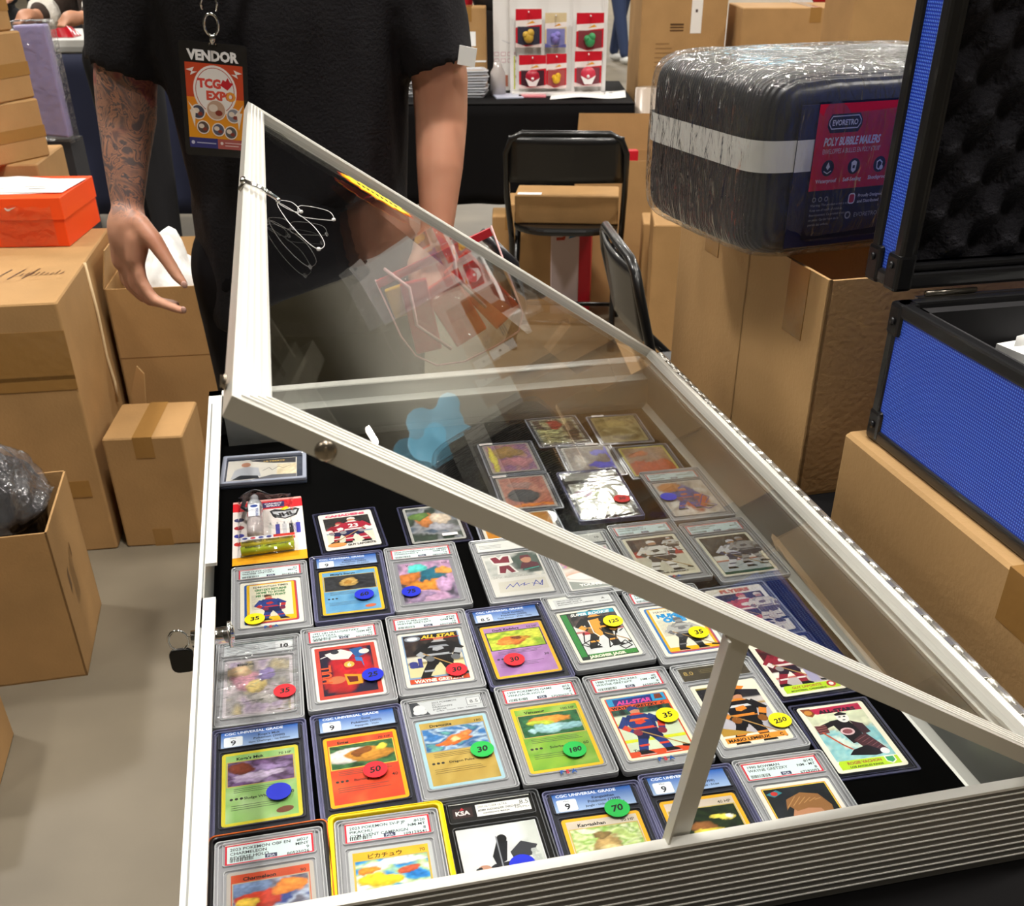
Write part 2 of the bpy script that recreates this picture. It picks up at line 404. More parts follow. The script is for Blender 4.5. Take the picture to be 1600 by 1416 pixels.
# lid
def lidp(s, v, n=0.):
    """point on the lid: s metres from the hinge, v along the hinge, n below the top face (case space)"""
    t = v / CD; a = R(31.5 + 1.5 * t)
    return Vector((CW - s * math.cos(a) - n * math.sin(a), v, CH + .004 + s * math.sin(a) - n * math.cos(a)))
def Lw(t): return .655 - .010 * t
lid_m = mat('lid_aluminium', 'dcdad2', .36, metal=.55, bump=(40, .02))
T = .0115; BWD = .020
def lidbar(b, s0, s1, v0, v1, n0=0., n1=T):
    b.hexa([lidp(s0, v0, n1), lidp(s1, v0, n1), lidp(s1, v1, n1), lidp(s0, v1, n1), lidp(s0, v0, n0), lidp(s1, v0, n0), lidp(s1, v1, n0), lidp(s0, v1, n0)][::1])
    return b
def mitre(b, a, n0=0., n1=T):
    """a = four (s,v) corners"""
    b.hexa([lidp(s, v, n1) for s, v in a] + [lidp(s, v, n0) for s, v in a]); return b
L0, L1 = Lw(0), Lw(1)
mitre(B(), [(0, 0), (L0, 0), (L0 - BWD, BWD), (BWD, BWD)]).build('lid_near_rail', lid_m, case)
mitre(B(), [(BWD, CD - BWD), (L1 - BWD, CD - BWD), (L1, CD), (0, CD)]).build('lid_far_rail', lid_m, case)
mitre(B(), [(L0 - BWD, BWD), (L0, 0), (L1, CD), (L1 - BWD, CD - BWD)]).build('lid_side_rail', lid_m, case)
mitre(B(), [(0, 0), (BWD, BWD), (BWD, CD - BWD), (0, CD)]).build('lid_hinge_rail', lid_m, case)
g = B()
for q in (.22, .42, .62, .84):
    wq = .0011
    s_ = BWD * q
    mitre(g, [(s_, s_), (L0 - s_, s_), (L0 - s_ - wq, s_ + wq), (s_ + wq, s_ + wq)], -.0009, .001)
    mitre(g, [(s_ + wq, CD - s_ - wq), (L1 - s_ - wq, CD - s_ - wq), (L1 - s_, CD - s_), (s_, CD - s_)], -.0009, .001)
    mitre(g, [(L0 - s_ - wq, s_ + wq), (L0 - s_, s_), (L1 - s_, CD - s_), (L1 - s_ - wq, CD - s_ - wq)], -.0009, .001)
    mitre(g, [(s_, s_), (s_ + wq, s_ + wq), (s_ + wq, CD - s_ - wq), (s_, CD - s_)], -.0009, .001)
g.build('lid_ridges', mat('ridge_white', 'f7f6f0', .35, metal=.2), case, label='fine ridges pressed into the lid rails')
mitre(B(), [(BWD * .8, BWD * .8), (L0 - BWD * .8, BWD * .8), (L1 - BWD * .8, CD - BWD * .8), (BWD * .8, CD - BWD * .8)], .005, .0078).build('glass_pane', clear('lid_glass', (.93, .94, .93), .0, 1.45, gain=.9), case, label='clear glass pane of the lid')
# hinge
h = B()
for k in range(38):
    v = .006 + k * (CD - .012) / 38
    h.tube([(CW + .004, v + .0006, CH + .002), (CW + .004, v + (CD - .012) / 38 - .0006, CH + .002)], .0042, 8)
h.build('hinge_barrel', mat('hinge_steel', 'cfccc4', .3, metal=.8), case)
h = B().b2((CW - .001, .004, CH - .03), (CW + .0016, CD - .004, CH))
h.build('hinge_leaf', mat('hinge_steel'), case)
kn = B().b2((-.006, -.0065, .0002), (.0025, .0065, .0062)).build('hinge_knuckle', mat('knuckle_shade', 'a9a59b', .35, metal=.8), case, (CW, .006 + .5 * (CD - .012) / 38 + .0055, CH), bevel=.0008)
for k in range(1, 19):
    q = kn.copy(); col.objects.link(q); q.location.y = .006 + (2 * k + .5) * (CD - .012) / 38 + .0055
# prop bar
pt = lidp(.33, .004, T); pb = Vector((.335, .009, CH))
d = (pt - pb).normalized(); sdx = Vector((1, 0, 0)); sdx = (sdx - d * sdx.dot(d)).normalized(); nn = d.cross(sdx)
b = B(); e = pt + d * .002
wq = .0095
for (o0, o1, w0, w1) in ((-wq, wq, 0, .0016), (-wq, -wq + .0016, -.008, 0)):
    p0 = pb - d * .006
    q = [p0 + sdx * o0 + nn * w0, p0 + sdx * o1 + nn * w0, p0 + sdx * o1 + nn * w1, p0 + sdx * o0 + nn * w1]
    r_ = [x + (e - p0) for x in q]
    b.hexa(q + r_)
b.build('prop_bar', mat('prop_alu', 'cfccc2', .4, metal=.45, bump=(50, .05, (1, 1, .1))), case, label='flat bar holding the lid open')
def screw(c, n, r=.0062):
    n = n.normalized(); b = B(); a = n.orthogonal().normalized(); q = n.cross(a)
    rings = []
    for (rr, hh) in ((r, 0), (r * .95, .001), (r * .7, .0022), (r * .3, .0028)):
        rings.append([c + n * hh + rr * (math.cos(2 * PI * k / 20) * a + math.sin(2 * PI * k / 20) * q) for k in range(20)])
    b.loft(rings)
    b.box(c + n * .0028, (.0012, .006, .0008), n.to_track_quat('Z', 'Y').to_matrix())
    return b
screw(lidp(.605, -.0002, T * .55), Vector((0, -1, 0)), .0055).build('screw', mat('screw_steel', '9b9080', .25, metal=.9), case)
screw(lidp(.03, -.0002, T * .55), Vector((0, -1, 0)), .0055).build('screw', mat('screw_steel'), case)
screw(lidp(Lw(0) + .0005, .03, T * .5), Vector((-1, 0, .2)), .004).build('screw', mat('screw_steel'), case)
# lock cylinder and key
b = B().cyl((-.006, .358, .068), (.032, .358, .068), .008, 16).cyl((.027, .358, .068), (.030, .358, .068), .0125, 16)
b.build('lock_barrel', mat('lock_chrome', 'e0e0e0', .12, metal=1), case)
k_ = thing('key_bunch', 'small silver and black key hanging in the lock on the case side', 'key', case.matrix_basis @ Vector((-.006, .358, .068)), TH)
B().tube([(-.012 + .009 * math.cos(a * PI / 6), 0, .0 + .011 * math.sin(a * PI / 6)) for a in range(12)], .0013, 6, close=True).build('key_ring', mat('lock_chrome'), k_)
B().b2((-.004, -.001, -.003), (.004, .001, .003)).build('key_blade', mat('lock_chrome'), k_)
B().prism(rrect(.022, .026, .007), -.002, .002, f=lambda x, y, z: (x - .012, z, y - .022)).build('key_head', mat('key_black', '0c0c0c', .3), k_, bevel=.001)

# clip with tag loops hanging on the lid side rail
cl = thing('loop_clip', 'chrome clip with clear plastic tag loops hooked on the lid rail', 'clip', (0, 0, 0))
cm = case.matrix_basis.copy() if False else Matrix.Translation(K(-.115, .471, .747)) @ Matrix.Rotation(TH, 4, 'Z')
def LP(s, v, n=0.): return cm @ lidp(s, v, n)
chrome = mat('lock_chrome')
v0 = .460
b = B()
for (dv, dn) in ((-.003, -.004), (.003, -.004)):
    b.tube([LP(.652, v0 + dv, 0.004), LP(.650, v0 + dv, dn), LP(.638, v0 + dv - .002, dn - .002), LP(.622, v0 + dv - .004, dn - .001)], .0014, 8)
b.tube([LP(.652, v0 - .004, -.004), LP(.652, v0 + .004, -.004)], .0026, 8)
b.tube([LP(.622, v0 - .008, -.005), LP(.622, v0 + .0, -.005)], .002, 8)
b.build('clip_body', chrome, cl)
def loop(pts):
    b = B(); P = [LP(p[0], p[1], -.003) for p in pts]; out = []
    n = len(P)
    for i in range(n):
        for q in range(6):
            t = q / 6; p0, p1, p2, p3 = P[(i - 1) % n], P[i], P[(i + 1) % n], P[(i + 2) % n]
            out.append(.5 * ((2 * p1) + (-p0 + p2) * t + (2 * p0 - 5 * p1 + 4 * p2 - p3) * t * t + (-p0 + 3 * p1 - 3 * p2 + p3) * t ** 3))
    b.tube(out, .00032, 5, close=True); b.ball(P[n // 2], (.002, .002, .0015), 8, 5)
    b.build('tag_loop', mat('clear_nylon', 'dcdcdc', .2, spec=.8), cl)
loop([(.623, .457), (.608, .487), (.600, .470), (.610, .452)])
loop([(.603, .462), (.598, .497), (.570, .540), (.566, .515), (.580, .485), (.600, .452)])
loop([(.622, .452), (.614, .405), (.600, .372), (.590, .368), (.583, .400), (.590, .440), (.606, .455)])

# yellow burst price sign stuck to the glass
bs = thing('burst_sign', 'yellow starburst sign with red edge stuck on the lid glass', 'sign', (0, 0, 0))
def burst(n, r0, r1, sc=1.): return [((r1 if k % 2 else r0) * sc * math.cos(PI * k / n), (r1 if k % 2 else r0) * sc * math.sin(PI * k / n)) for k in range(2 * n)]
S0, V0 = .480, .853
f = lambda k: (lambda x, y, z: LP(S0 + x * .62, V0 + y * .30, z + k))
B().prism(burst(14, .066, .085), -.0006, 0, f=f(.0045)).build('red_edge', mat('burst_red', 'e8502a', .5), bs)
B().prism(burst(14, .060, .077), -.0006, 0, f=f(.0037)).build('yellow_face', mat('burst_yellow', 'ffe100', .5), bs)
b = B()
for k in range(9): b.prism([(-.045 + k * .01, -.01), (-.040 + k * .01, -.012), (-.038 + k * .01, .012), (-.043 + k * .01, .01)], -.0004, 0, f=f(.0029))
b.build('handwriting', mat('marker_black', '151515', .5), bs)

# ------------------------------------------------------------------ graded cards, sleeves and blister packs in the case
slab_grey = mat('slab_plastic_grey', 'a3a4a8', .16, spec=.7, coat=.5)
slab_lite = mat('slab_plastic_ridge', 'c6c8cc', .12, spec=.8, coat=.6)
slab_blue = mat('slab_plastic_blue', '7c7da0', .12, spec=.8, coat=.6)
slab_dark = mat('slab_inner_dark', '2c2e36', .35)
slab_blk = mat('slab_black', '191919', .3)
cover_m = clear('slab_cover', (.97, .97, .97), .06, 1.4, bump=(14, .03), gain=.45)
cover_w = clear('wrinkled_sleeve', (.97, .97, .97), .1, 1.45, bump=(30, .8, (1, 2.2, 1)), gain=1.1)
cover_holo = clear('bright_sleeve', (.96, .96, .96), .12, 1.5, bump=(18, .3), gain=1.3)
top_rim = mat('toploader_rim', '3a3b52', .15, spec=.7, coat=.5)
top_rim2 = mat('toploader_rim_pale', '8c8f9c', .15, spec=.7, coat=.5)
CARDP = rrect(.0635, .0889, .003)
def price(parent, x, y, colr, txt, z=.0034):
    cols = {'y': 'fbe90a', 'r': 'e8202e', 'b': '1226c4', 'g': '1fb04a'}
    a = Art(z)
    a.b.prism([(.0102 * math.cos(2 * PI * k / 24), .0102 * math.sin(2 * PI * k / 24)) for k in range(24)], z - .0004, z, lin(cols[colr]))
    if txt: a.text(txt, 0, -3.2, 9.5 if len(txt) < 3 else 8, '0a0c10', 'c', .035, rot=8, shear=.2)
    o = part_art(a, 'price_sticker', parent, (x / 1000, y / 1000, 0), label='round %s sticker%s' % ({'y': 'yellow', 'r': 'red', 'b': 'blue', 'g': 'green'}[colr], ' marked ' + txt if txt else ''), mt=print_mat('sticker_ink', .5))
    return o
def lab_psa(a, L, Rr, seed=1):
    a.rect(-33, 52.5, 33, 73, 'd9263a'); a.rect(-31.6, 53.9, 31.6, 71.6, 'dbeff0')
    for i, t in enumerate(L): a.text(t, -29.5, 66.6 - i * 4.3, 4.2, '20262e', 'l', .018)
    for i, t in enumerate(Rr): a.text(t, 29.5, 66.6 - i * 4.3, 4.2, '20262e', 'r', .018)
    a.barcode(-29.5, 55, 17, 3.6, seed); a.rr(1, 56.4, 9, 4, .6, '3b3f5a'); a.text('PSA', 1, 55, 3.6, 'cfd6e6', 'c', .02)
def lab_cgc(a, grade, L, big=False):
    a.field(-33, 52, 33, 76, 2, 6, lambda u, v: mixc(lin('a9c4e8'), lin('2a62b8'), min(1, v * 1.15)))
    a.text('CGC UNIVERSAL GRADE', -30, 69.9, 4.4, 'f2f7ff', 'l', .03, width=60 / 13.2)
    a.rr(-22.5, 60.2, 17, 14, 2, '8aa5cc'); a.rr(-22.5, 60.2, 16, 13, 1.7, 'eef4fb')
    a.text(grade, -22.5, 55.6, 9.5 if len(grade) < 2 else 8, '101622', 'c', .02)
    if not big: a.text('Mint', -22.5, 64.2, 2.6, '222a38', 'c')
    for i, t in enumerate(L): a.text(t, 8, 64.2 - i * 4.2, 4.0 if i < 2 else 3.1, '14203c', 'c', .02)
def psa_mark(a):
    a.text('P', -8, -51.5, 6.2, '1c4f9c', 'l', .04); a.text('S', -3, -51.5, 6.2, 'c22338', 'l', .04); a.text('A', 1.8, -51.5, 6.2, '1c4f9c', 'l', .04)
SLABY = (-59, 77)
def slab(style, label, cat, group, x, y, th, artfn, labfn, sticker=None, cover=None, z=BED, psam=False, nm='graded_card', zoff=0, SLABY=SLABY):
    t = thing(nm, label, cat, (x, y, z + zoff), th, group)
    cy = (SLABY[0] + SLABY[1]) / 2000; H = (SLABY[1] - SLABY[0]) / 1000; W = .0815
    body = {'psa': slab_grey, 'cgc': slab_blue, 'blk': slab_blk, 'bgs': slab_grey}[style]
    inner = {'psa': slab_grey, 'cgc': slab_dark, 'blk': slab_blk, 'bgs': slab_grey}[style]
    rim = {'psa': slab_lite, 'cgc': slab_blue, 'blk': mat('slab_rim_smoke', '6a6c70', .12, spec=.8, coat=.6), 'bgs': slab_lite}[style]
    B().prism(rrect(W, H, .004, 4, 0, cy), 0, .0022).build('slab_back', body, t)
    B().prism(rrect(W - .008, H - .008, .003, 4, 0, cy), .0022, .0025).build('inner_tray', inner, t)
    b = B(); n = 4
    b.ring(rrect(W, H, .004, n, 0, cy), rrect(W - .0022, H - .0022, .003, n, 0, cy), .0022, .0058)
    b.ring(rrect(W - .0050, H - .0050, .003, n, 0, cy), rrect(W - .0066, H - .0066, .0025, n, 0, cy), .0022, .0050)
    b.build('outer_rim', rim, t, bevel=.0004, seg=1)
    b = B().ring(rrect(.0680, .0934, .003, n), rrect(.0668, .0922, .0025, n), .0025, .0042)
    b.ring(rrect(.0700, .0245, .002, n, 0, .0635), rrect(.0690, .0235, .002, n, 0, .0635), .0025, .0042)
    b.build('window_frame', rim if style != 'cgc' else mat('slab_window_dark', '50525f', .15, spec=.7, coat=.5), t)
    a = Art(.0031); labfn(a); part_art(a, 'grade_label', t, base=(rrect(.066, .0225, .001, 3, 0, .0633), .0031))
    a = Art(.0033); artfn(a); part_art(a, 'card', t, base=(CARDP, .0033))
    if psam:
        a = Art(.0053); psa_mark(a); part_art(a, 'mark', t)
    B().prism(rrect(W - .0068, H - .0068, .0025, n, 0, cy), .0046, .0050).build('clear_cover', cover or cover_m, t)
    if sticker: price(t, sticker[0], sticker[1], sticker[2], sticker[3], .0062)
    return t
def toploader(label, group, x, y, th, artfn, rim=None, pale=False, land=False, note=None, sticker=None, cover=None, zoff=0, dims=(.0765, .102)):
    t = thing('card_toploader', label, 'card holder', (x, y, BED + zoff), th, group)
    W, H = dims
    if land: W, H = H, W
    rim = rim or (top_rim2 if pale else top_rim); cyo = -.002
    B().prism(rrect(W, H, .0025, 3, 0, cyo), 0, .0007).build('sleeve_back', mat('sleeve_smoke', '17181d', .2, spec=.6) if not pale else mat('sleeve_smoke_pale', '4a4a50', .2, spec=.6), t)
    B().ring(rrect(W, H, .0025, 3, 0, cyo), rrect(W - .0045, H - .0045, .0015, 3, 0, cyo), .0007, .0019).ring(rrect(W - .0075, H - .0075, .0015, 3, 0, cyo), rrect(W - .0085, H - .0085, .0015, 3, 0, cyo), .0007, .0017).build('sleeve_rim', rim, t)
    a = Art(.0012); artfn(a)
    cp = CARDP if not land else rrect(.0889, .0635, .003)
    part_art(a, 'card', t, base=(cp, .0012))
    B().prism(rrect(W - .004, H - .004, .002, 3, 0, cyo), .0020, .0023).build('clear_cover', cover or cover_m, t)
    if note:
        a = Art(.0026); a.rect(note[0] - 9, note[1] - 3, note[0] + 9, note[1] + 3, 'f4efee'); a.para(note[0] - 7.5, note[1] + .8, note[0] + 7, 2, 'd7b8bc', .8, 2)
        part_art(a, 'price_tag', t, label='small white price tag')
    if sticker: price(t, *sticker, .0030)
    return t

# --- card faces
def border(a, c, inner=None, m=3.2, r=3):
    a.rr(0, 0, 63.5, 88.9, r, c)
    if inner: a.rr(0, 0, 63.5 - 2 * m, 88.9 - 2 * m, 1, inner)
def crowd(cols, seed, ice=.38, icec='d9dfe0', boards='e9e6dc', stripe='c0392b'):
    base = [lin(c) for c in cols]; I = lin(icec); Bo = lin(boards); S = lin(stripe)
    def fn(u, v):
        if v < ice: return tuple(k * (1 + .1 * noise.noise(Vector((u * 6, v * 6, seed)))) for k in I)
        if v < ice + .03: return S
        if v < ice + .16: return tuple(k * (1 + .25 * noise.noise(Vector((u * 9, v * 2, seed)))) for k in Bo)
        q = .5 + noise.noise(Vector((u * 9 + seed, v * 9, 3.3))) * .9
        q = min(max(q, 0), .99) * (len(base) - 1); return mixc(base[int(q)], base[min(int(q) + 1, len(base) - 1)], q - int(q))
    return fn
def skater(a, cx, cy, h, jersey, trim, pants, skin='c98e6e', helmet=None, flip=1, lean=0, stick=True, sock=None, stripe=None, number=None):
    """generic ice hockey skater, h = height in mm, (cx, cy) = feet centre"""
    s = h / 60.0; helmet = helmet or jersey; sock = sock or jersey; tr = trim
    def P(x, y): 
        return (cx + flip * (x + lean * y / 60) * s, cy + y * s)
    def pl(pts, c): a.poly([P(*p) for p in pts], c)
    for k, (hx, kx, fx) in enumerate(((-5, -9, -13), (5, 9, 10))):
        pl([(hx - 5, 24), (hx + 5, 24), (kx + 4, 13), (fx + 4, 3), (fx - 4, 3), (kx - 5, 13)], sock)
        pl([(kx - 4.8, 12), (kx + 4.2, 12), (kx + 3.8, 9.5), (kx - 4.6, 9.5)], tr)
        pl([(fx - 4, 4), (fx + 4, 4), (fx + 8, 1), (fx + 8, -.5), (fx - 4, -.5)], '181818'); a.line([P(fx - 5, -1.4), P(fx + 9, -1.4)], .7 * s, 'c8ccd0')
    pl([(-11, 20), (-2, 18), (0, 22), (3, 18), (12, 20), (11, 34), (-10, 34)], pants)
    pl([(-11, 31), (11, 31), (14, 47), (8, 53), (-7, 53), (-13, 47)], jersey)
    pl([(-11.3, 32), (11.3, 32), (11.8, 35), (-11.6, 35)], tr)
    if stripe: pl([(-12.6, 44), (13.4, 44), (13.9, 47), (-13, 47)], stripe)
    for sgn, ex, ey, hx, hy in ((-1, -18, 38, -8, 28), (1, 18, 40, 14, 27)):
        sx = 11 * sgn
        a.line([P(sx, 48), P(ex, ey)], 7.4 * s, jersey); a.line([P(ex, ey), P(hx, hy)], 6 * s, jersey)
        a.line([P(ex * .8 + hx * .2, ey * .8 + hy * .2), P(ex * .6 + hx * .4, ey * .6 + hy * .4)], 6.3 * s, tr)
    if stick:
        cl_ = lambda q: (min(max(q[0], -27), 27), q[1]); a.line([P(-13, 36), cl_(P(22, 8)), cl_(P(29, 3))], 1.4 * s, 'b08a50'); a.line([cl_(P(23, 4)), cl_(P(31, 2.5))], 2.6 * s, '1c1a18')
    for hx, hy in ((-8, 28), (14, 27)): a.ell(*P(hx, hy), 3.9 * s, 4.4 * s, mixc(lin(pants), lin(tr), .35), 30)
    if number: a.text(number, P(0, 38)[0], P(0, 38)[1], 13 * s, 'f4f4f0', 'c', .03)
    else:
        pl([(-4.6, 44), (3, 45.5), (5, 41), (-1, 38.5), (-5, 40)], tr); pl([(-12.5, 47), (-8, 53), (-3, 53), (-9, 45)], mixc(lin(jersey), (0, 0, 0), .35)); pl([(9, 33), (11.5, 33), (14, 46), (10, 44)], mixc(lin(jersey), (0, 0, 0), .35))
    a.ell(*P(1, 57.5), 4.6 * s, 5.6 * s, skin); pl([(-4.6, 58), (-4.2, 63), (0, 65), (4.6, 63), (6, 59), (2, 60.2)], helmet)
    pl([(-6, 52), (8, 52), (4, 55), (-3, 55)], tr)
def hockey(bd='f2ecd9', inner=None, bg=('1d1d22', '4a4038', '2b2622', '6a5a48'), seed=1, ice=.35, icec='d9dfe0', sk=None, extra=None, box=(-28, -39, 28, 40), stripe='c0392b', boards='e9e6dc'):
    def f(a):
        border(a, bd, inner); x0, y0, x1, y1 = box
        a.field(x0, y0, x1, y1, 22, 30, crowd(bg, seed, ice, icec, boards, stripe))
        for k in (sk or []): skater(a, **k)
        if extra: extra(a)
    return f
def monster(bd, body, name, win, blobs, base, hp='', nc='20201c', wf='c8b060', seed=0, extra=None, atk=None, dmg='', wy=(2, 32), wx=27, para='4a4a44', full=False):
    """trading card with a picture window filled by a soft colour field, name line and text lines"""
    def f(a):
        a.rr(0, 0, 63.5, 88.9, 3, bd)
        if full: a.field(-28.8, -41, 28.8, 41, 40, 56, paint(base, blobs, seed))
        else:
            a.field(-28.6, -41.2, 28.6, 41.2, 8, 12, paint(body, [], seed + 3, .05))
            a.rect(-wx - 1, wy[0] - 1, wx + 1, wy[1] + 1, wf); a.field(-wx, wy[0], wx, wy[1], 48, 28, paint(base, blobs, seed))
        a.text(name, -20, 34.5, 4.8, nc, 'l', .035)
        if hp: a.text(hp, 26, 34.5, 4.4, nc, 'r', .01)
        if not full:
            a.para(-22, wy[0] - 4, 24, 3, para, .55, 2.1, seed)
            if atk: a.text(atk, 0, wy[0] - 17.5, 4, nc, 'c', .02)
            if dmg: a.text(dmg, 26, wy[0] - 17.5, 5, nc, 'r', .01)
            a.para(-24, wy[0] - 24, 20, 3, para, .5, 2.4, seed + 1)
            for k in range(3): a.ell(-24 + k * 4, wy[0] - 16, 1.4, 1.4, '3a3a36')
        if extra: extra(a)
    return f
def lab_one(f, *args): return lambda a: f(a, *args)
GS = 'graded card slabs lying in the case'; GT = 'cards in toploader sleeves lying in the case'
def hulltxt(a):
    a.field(-25, -37, 25, 37, 16, 24, paint(['1d1e3a', '2a1a2a'], [(.6, .55, .42, .42, 'c3202c'), (.35, .25, .3, .22, 'b8262a'), (.7, .85, .25, .15, 'a02434')], 4))
    a.poly([(-20, 30), (-4, 36), (8, 28), (2, 18), (-14, 20)], 'e9e2da'); a.poly([(4, 34), (16, 36), (20, 24), (10, 18)], '2a5c9a')
    a.line([(-24, 24), (-10, 31)], 1.2, 'e6e6e6'); a.ell(-10, 32, 4, 3.4, '30343c'); a.poly([(8, 20), (15, 18), (16, 4), (10, 4)], '3d7bc0')
    a.poly([(-6, 16), (14, 12), (16, 0), (-2, 0)], 'b01826'); a.ell(2, 9, 5, 5, 'd8b24a'); a.text('6', 2, 6, 8, 'f3e6c8', 'c', .03)
    a.ell(-12, -14, 9, 6, 'c9744a'); a.poly([(-4, -6), (14, -10), (12, -24), (-2, -24)], 'd99a24'); a.poly([(-2, -10), (8, -12), (8, -20), (0, -20)], '6b1f22')
    a.poly([(14, -6), (22, -10), (22, -20), (14, -20)], 'c02a2e'); a.ell(18, 28, 5, 4, 'e8e2d6')
    a.text('HULL', -16, -18, 12, 'ef5a2c', 'l', .04, rot=90)
def f_hull(a):
    border(a, 'f1ece2', 'c8463a', 2.6); hulltxt(a)
def paper(a, x0, y0, x1, y1, seed=2):
    a.rect(x0, y0, x1, y1, 'efe9d2'); a.para(x0 + 2, y1 - 21, x0 + 18, 14, '8c8a80', .5, 2.1, seed)
def f_gr35(a):
    border(a, 'f1eee0'); a.rr(0, 0, 55, 80, 3, '3060b0'); a.rr(1, 0, 52, 79, 3, 'd04040'); a.rr(0, 1, 50, 76, 2, 'f2c020'); paper(a, -22, -33, 22, 37)
    a.text('EDMONTON TIMES', 0, 31, 5, '3a4a30', 'c', .02, width=40 / 9.4)
    for i, s_ in enumerate(('GRETZKY RETURNS', 'HOME TO SCORE', 'HIS 1851TH POINT')): a.text(s_, 0, 24.5 - i * 6, 5.6, '1f7a34', 'c', .05, width=36 / 9.6)
    a.rect(-23, -34, 23, -28, 'f0c818')
    skater(a, 4, -34, 46, '27408c', 'c9302e', '1d2450', lean=-10, stick=False, helmet='503020')
def f_gall(a):
    border(a, 'f1ead6', '7d9cc0', 3.5); a.field(-27, -30, 27, 40, 18, 22, crowd(('14141a', '3a2c26', '22242c', '55463c'), 5, .3, 'd9cf9e', 'd8d2c0', '8a7a4a'))
    a.text('al', -25, -14, 19, '3a3f86', 'l', .06)
    skater(a, 2, -34, 68, '16171b', 'a9adb3', '121316', lean=4, helmet='141416', stripe='8f949c'); a.ell(-18, 34, 8, 4.6, '8a93a0'); a.ell(-18, 34, 5.5, 3, 'dfe3e8')
    a.text('ALL STAR', 8, 33, 7.4, 'e9c43a', 'c', .05, width=38 / 4.9, shear=.2); a.line([(-10, 31), (28, 31)], 1, 'd13a2c')
    a.rect(-28, -40, 28, -33, 'd2502c'); a.text('WAYNE GRETZKY', 0, -39, 6.2, 'f4efe2', 'c', .05, width=52 / 9.2)
def f_jagr(a):
    border(a, 'efeadb', '22342a', 3); a.rect(-28, -36, -22, 40, '2f8a3e'); a.rect(-20, -40, 28, -33, '3c8a3a')
    a.field(-21, -33, 28, 38, 20, 28, crowd(('1c1d20', '3a3434', '62504a', '202226'), 9, .52, 'dfe2e2', 'e8e6e2', 'c03030'))
    a.rect(-16, 0, -8, 4, 'c03038'); a.rect(12, 6, 24, 11, 'c03038'); a.rect(15, 3, 20, 14, 'c03038')
    skater(a, 2, -24, 62, '16161a', 'eaa23a', '151517', lean=2, helmet='17171a')
    a.poly([(-4, 24), (8, 26), (4, -4), (-2, -6)], 'eaa23a'); a.line([(-3, 24), (-4, 2), (0, -6)], 1.1, 'f4f2ec')
    a.rect(-10, 34, 28, 41, '1fa0c0'); a.text('SUPER ROOKIE', 2, 34.6, 6.4, 'f1f4f2', 'c', .04, width=44 / 7.2, shear=.25)
    a.text('JAROMIR JAGR', -2, -39.5, 5.8, 'f0eedc', 'c', .05, width=42 / 7.6)
    for q in ([(-14, 4), (-18, -12), (-12, -24), (-4, -20), (-8, -8), (-22, -16), (-14, -22)], [(4, 8), (8, -10), (4, -26), (12, -20), (18, 0), (10, 4)], [(14, -24), (22, -18), (26, -28), (18, -32), (14, -26), (27, -22)], [(20, 2), (18, -4)], [(22, -1), (26, 2)]):
        a.line(q, 1.3, '141414')
def f_g88(a):
    border(a, 'efe6cb', 'd8502a', 3); a.field(-27.4, -34, 27.4, 40.6, 20, 28, crowd(('15302c', '1f1f22', '2f6a5a', '3b3a2e'), 6, .5, 'cfdcc0', 'd6e2c6', 'd6dd30'))
    a.rect(-27.4, 30, 27.4, 41, '2f9bd0'); a.poly([(-22, 28), (14, 30), (15, 40), (-22, 39)], '27357e'); a.text('ALL-STAR', -3, 31, 7.4, 'e0489a', 'c', .05, shear=.2)
    a.rect(-27.4, 24, 27.4, 29.6, 'e2572c'); a.text('WAYNE GRETZKY  C', -1, 24.6, 5, '201a18', 'c', .05, width=50 / 9.6); a.poly([(17, 33), (25, 33), (24, 40), (18, 40)], '7c3b2a')
    a.rect(-27.4, -22, 27.4, -18, 'd6dd30')
    skater(a, -2, -38, 60, '263a7e', 'd8452e', '1a2148', lean=-6, helmet='26407e', stripe='e86a34')
    a.text('Topps', -24, -34.5, 4.6, '2a2a2a', 'l', .03)
def f_lem(a):
    border(a, 'f1ead6'); a.rect(-28, -30, 28, 40, '8a7a30'); a.field(-28, -30, 28, 38, 18, 26, crowd(('15151c', '2a2830', '1d1d22', '3a3638'), 8, .55, 'b9b6c0', 'c9c2c0', 'a8863a'))
    a.poly([(2, 41), (28, 41), (28, 28), (14, 31)], 'f1ead6'); a.poly([(6, 33), (12, 37), (18, 35), (14, 31)], 'e8862c')
    skater(a, -2, -42, 66, '17161a', 'e08a30', '121216', lean=6, helmet='141418', stripe='d8dade')
    a.poly([(-28, -30), (2, -30), (-28, -18)], 'b9903a')
    a.poly([(-28, -40), (28, -40), (28, -33), (-28, -33)], 'ee9a3a'); a.text('MARIO LEMIEUX', -26, -38.6, 5.2, '201c18', 'l', .04); a.text('C', 25, -38.6, 5, '201c18', 'r', .04)
def f_opc(a):
    border(a, 'f1ecdf'); a.rr(0, 0, 56, 82, 3, '3b78c0'); a.rr(1, -1, 53, 78, 3, 'c0545a'); a.rr(0, 1, 51, 77, 2, 'f0b428'); paper(a, -23, -36, 23, 38, 4)
    a.text('HAWKS', -20, 31, 5, '9a968a', 'l', .03); a.text('NUMBER', 0, 22, 9, '2f98dc', 'c', .07); a.text('ONE', -2, 13, 11, '2f98dc', 'c', .08); a.rect(-23, -37, 23, -31, 'f2b81e')
    skater(a, 0, -36, 52, 'b9b9b6', '77777a', '3a3a3c', skin='9a9a98', helmet='6e6e70', stripe='8e8e8c', sock='2c2c2e')
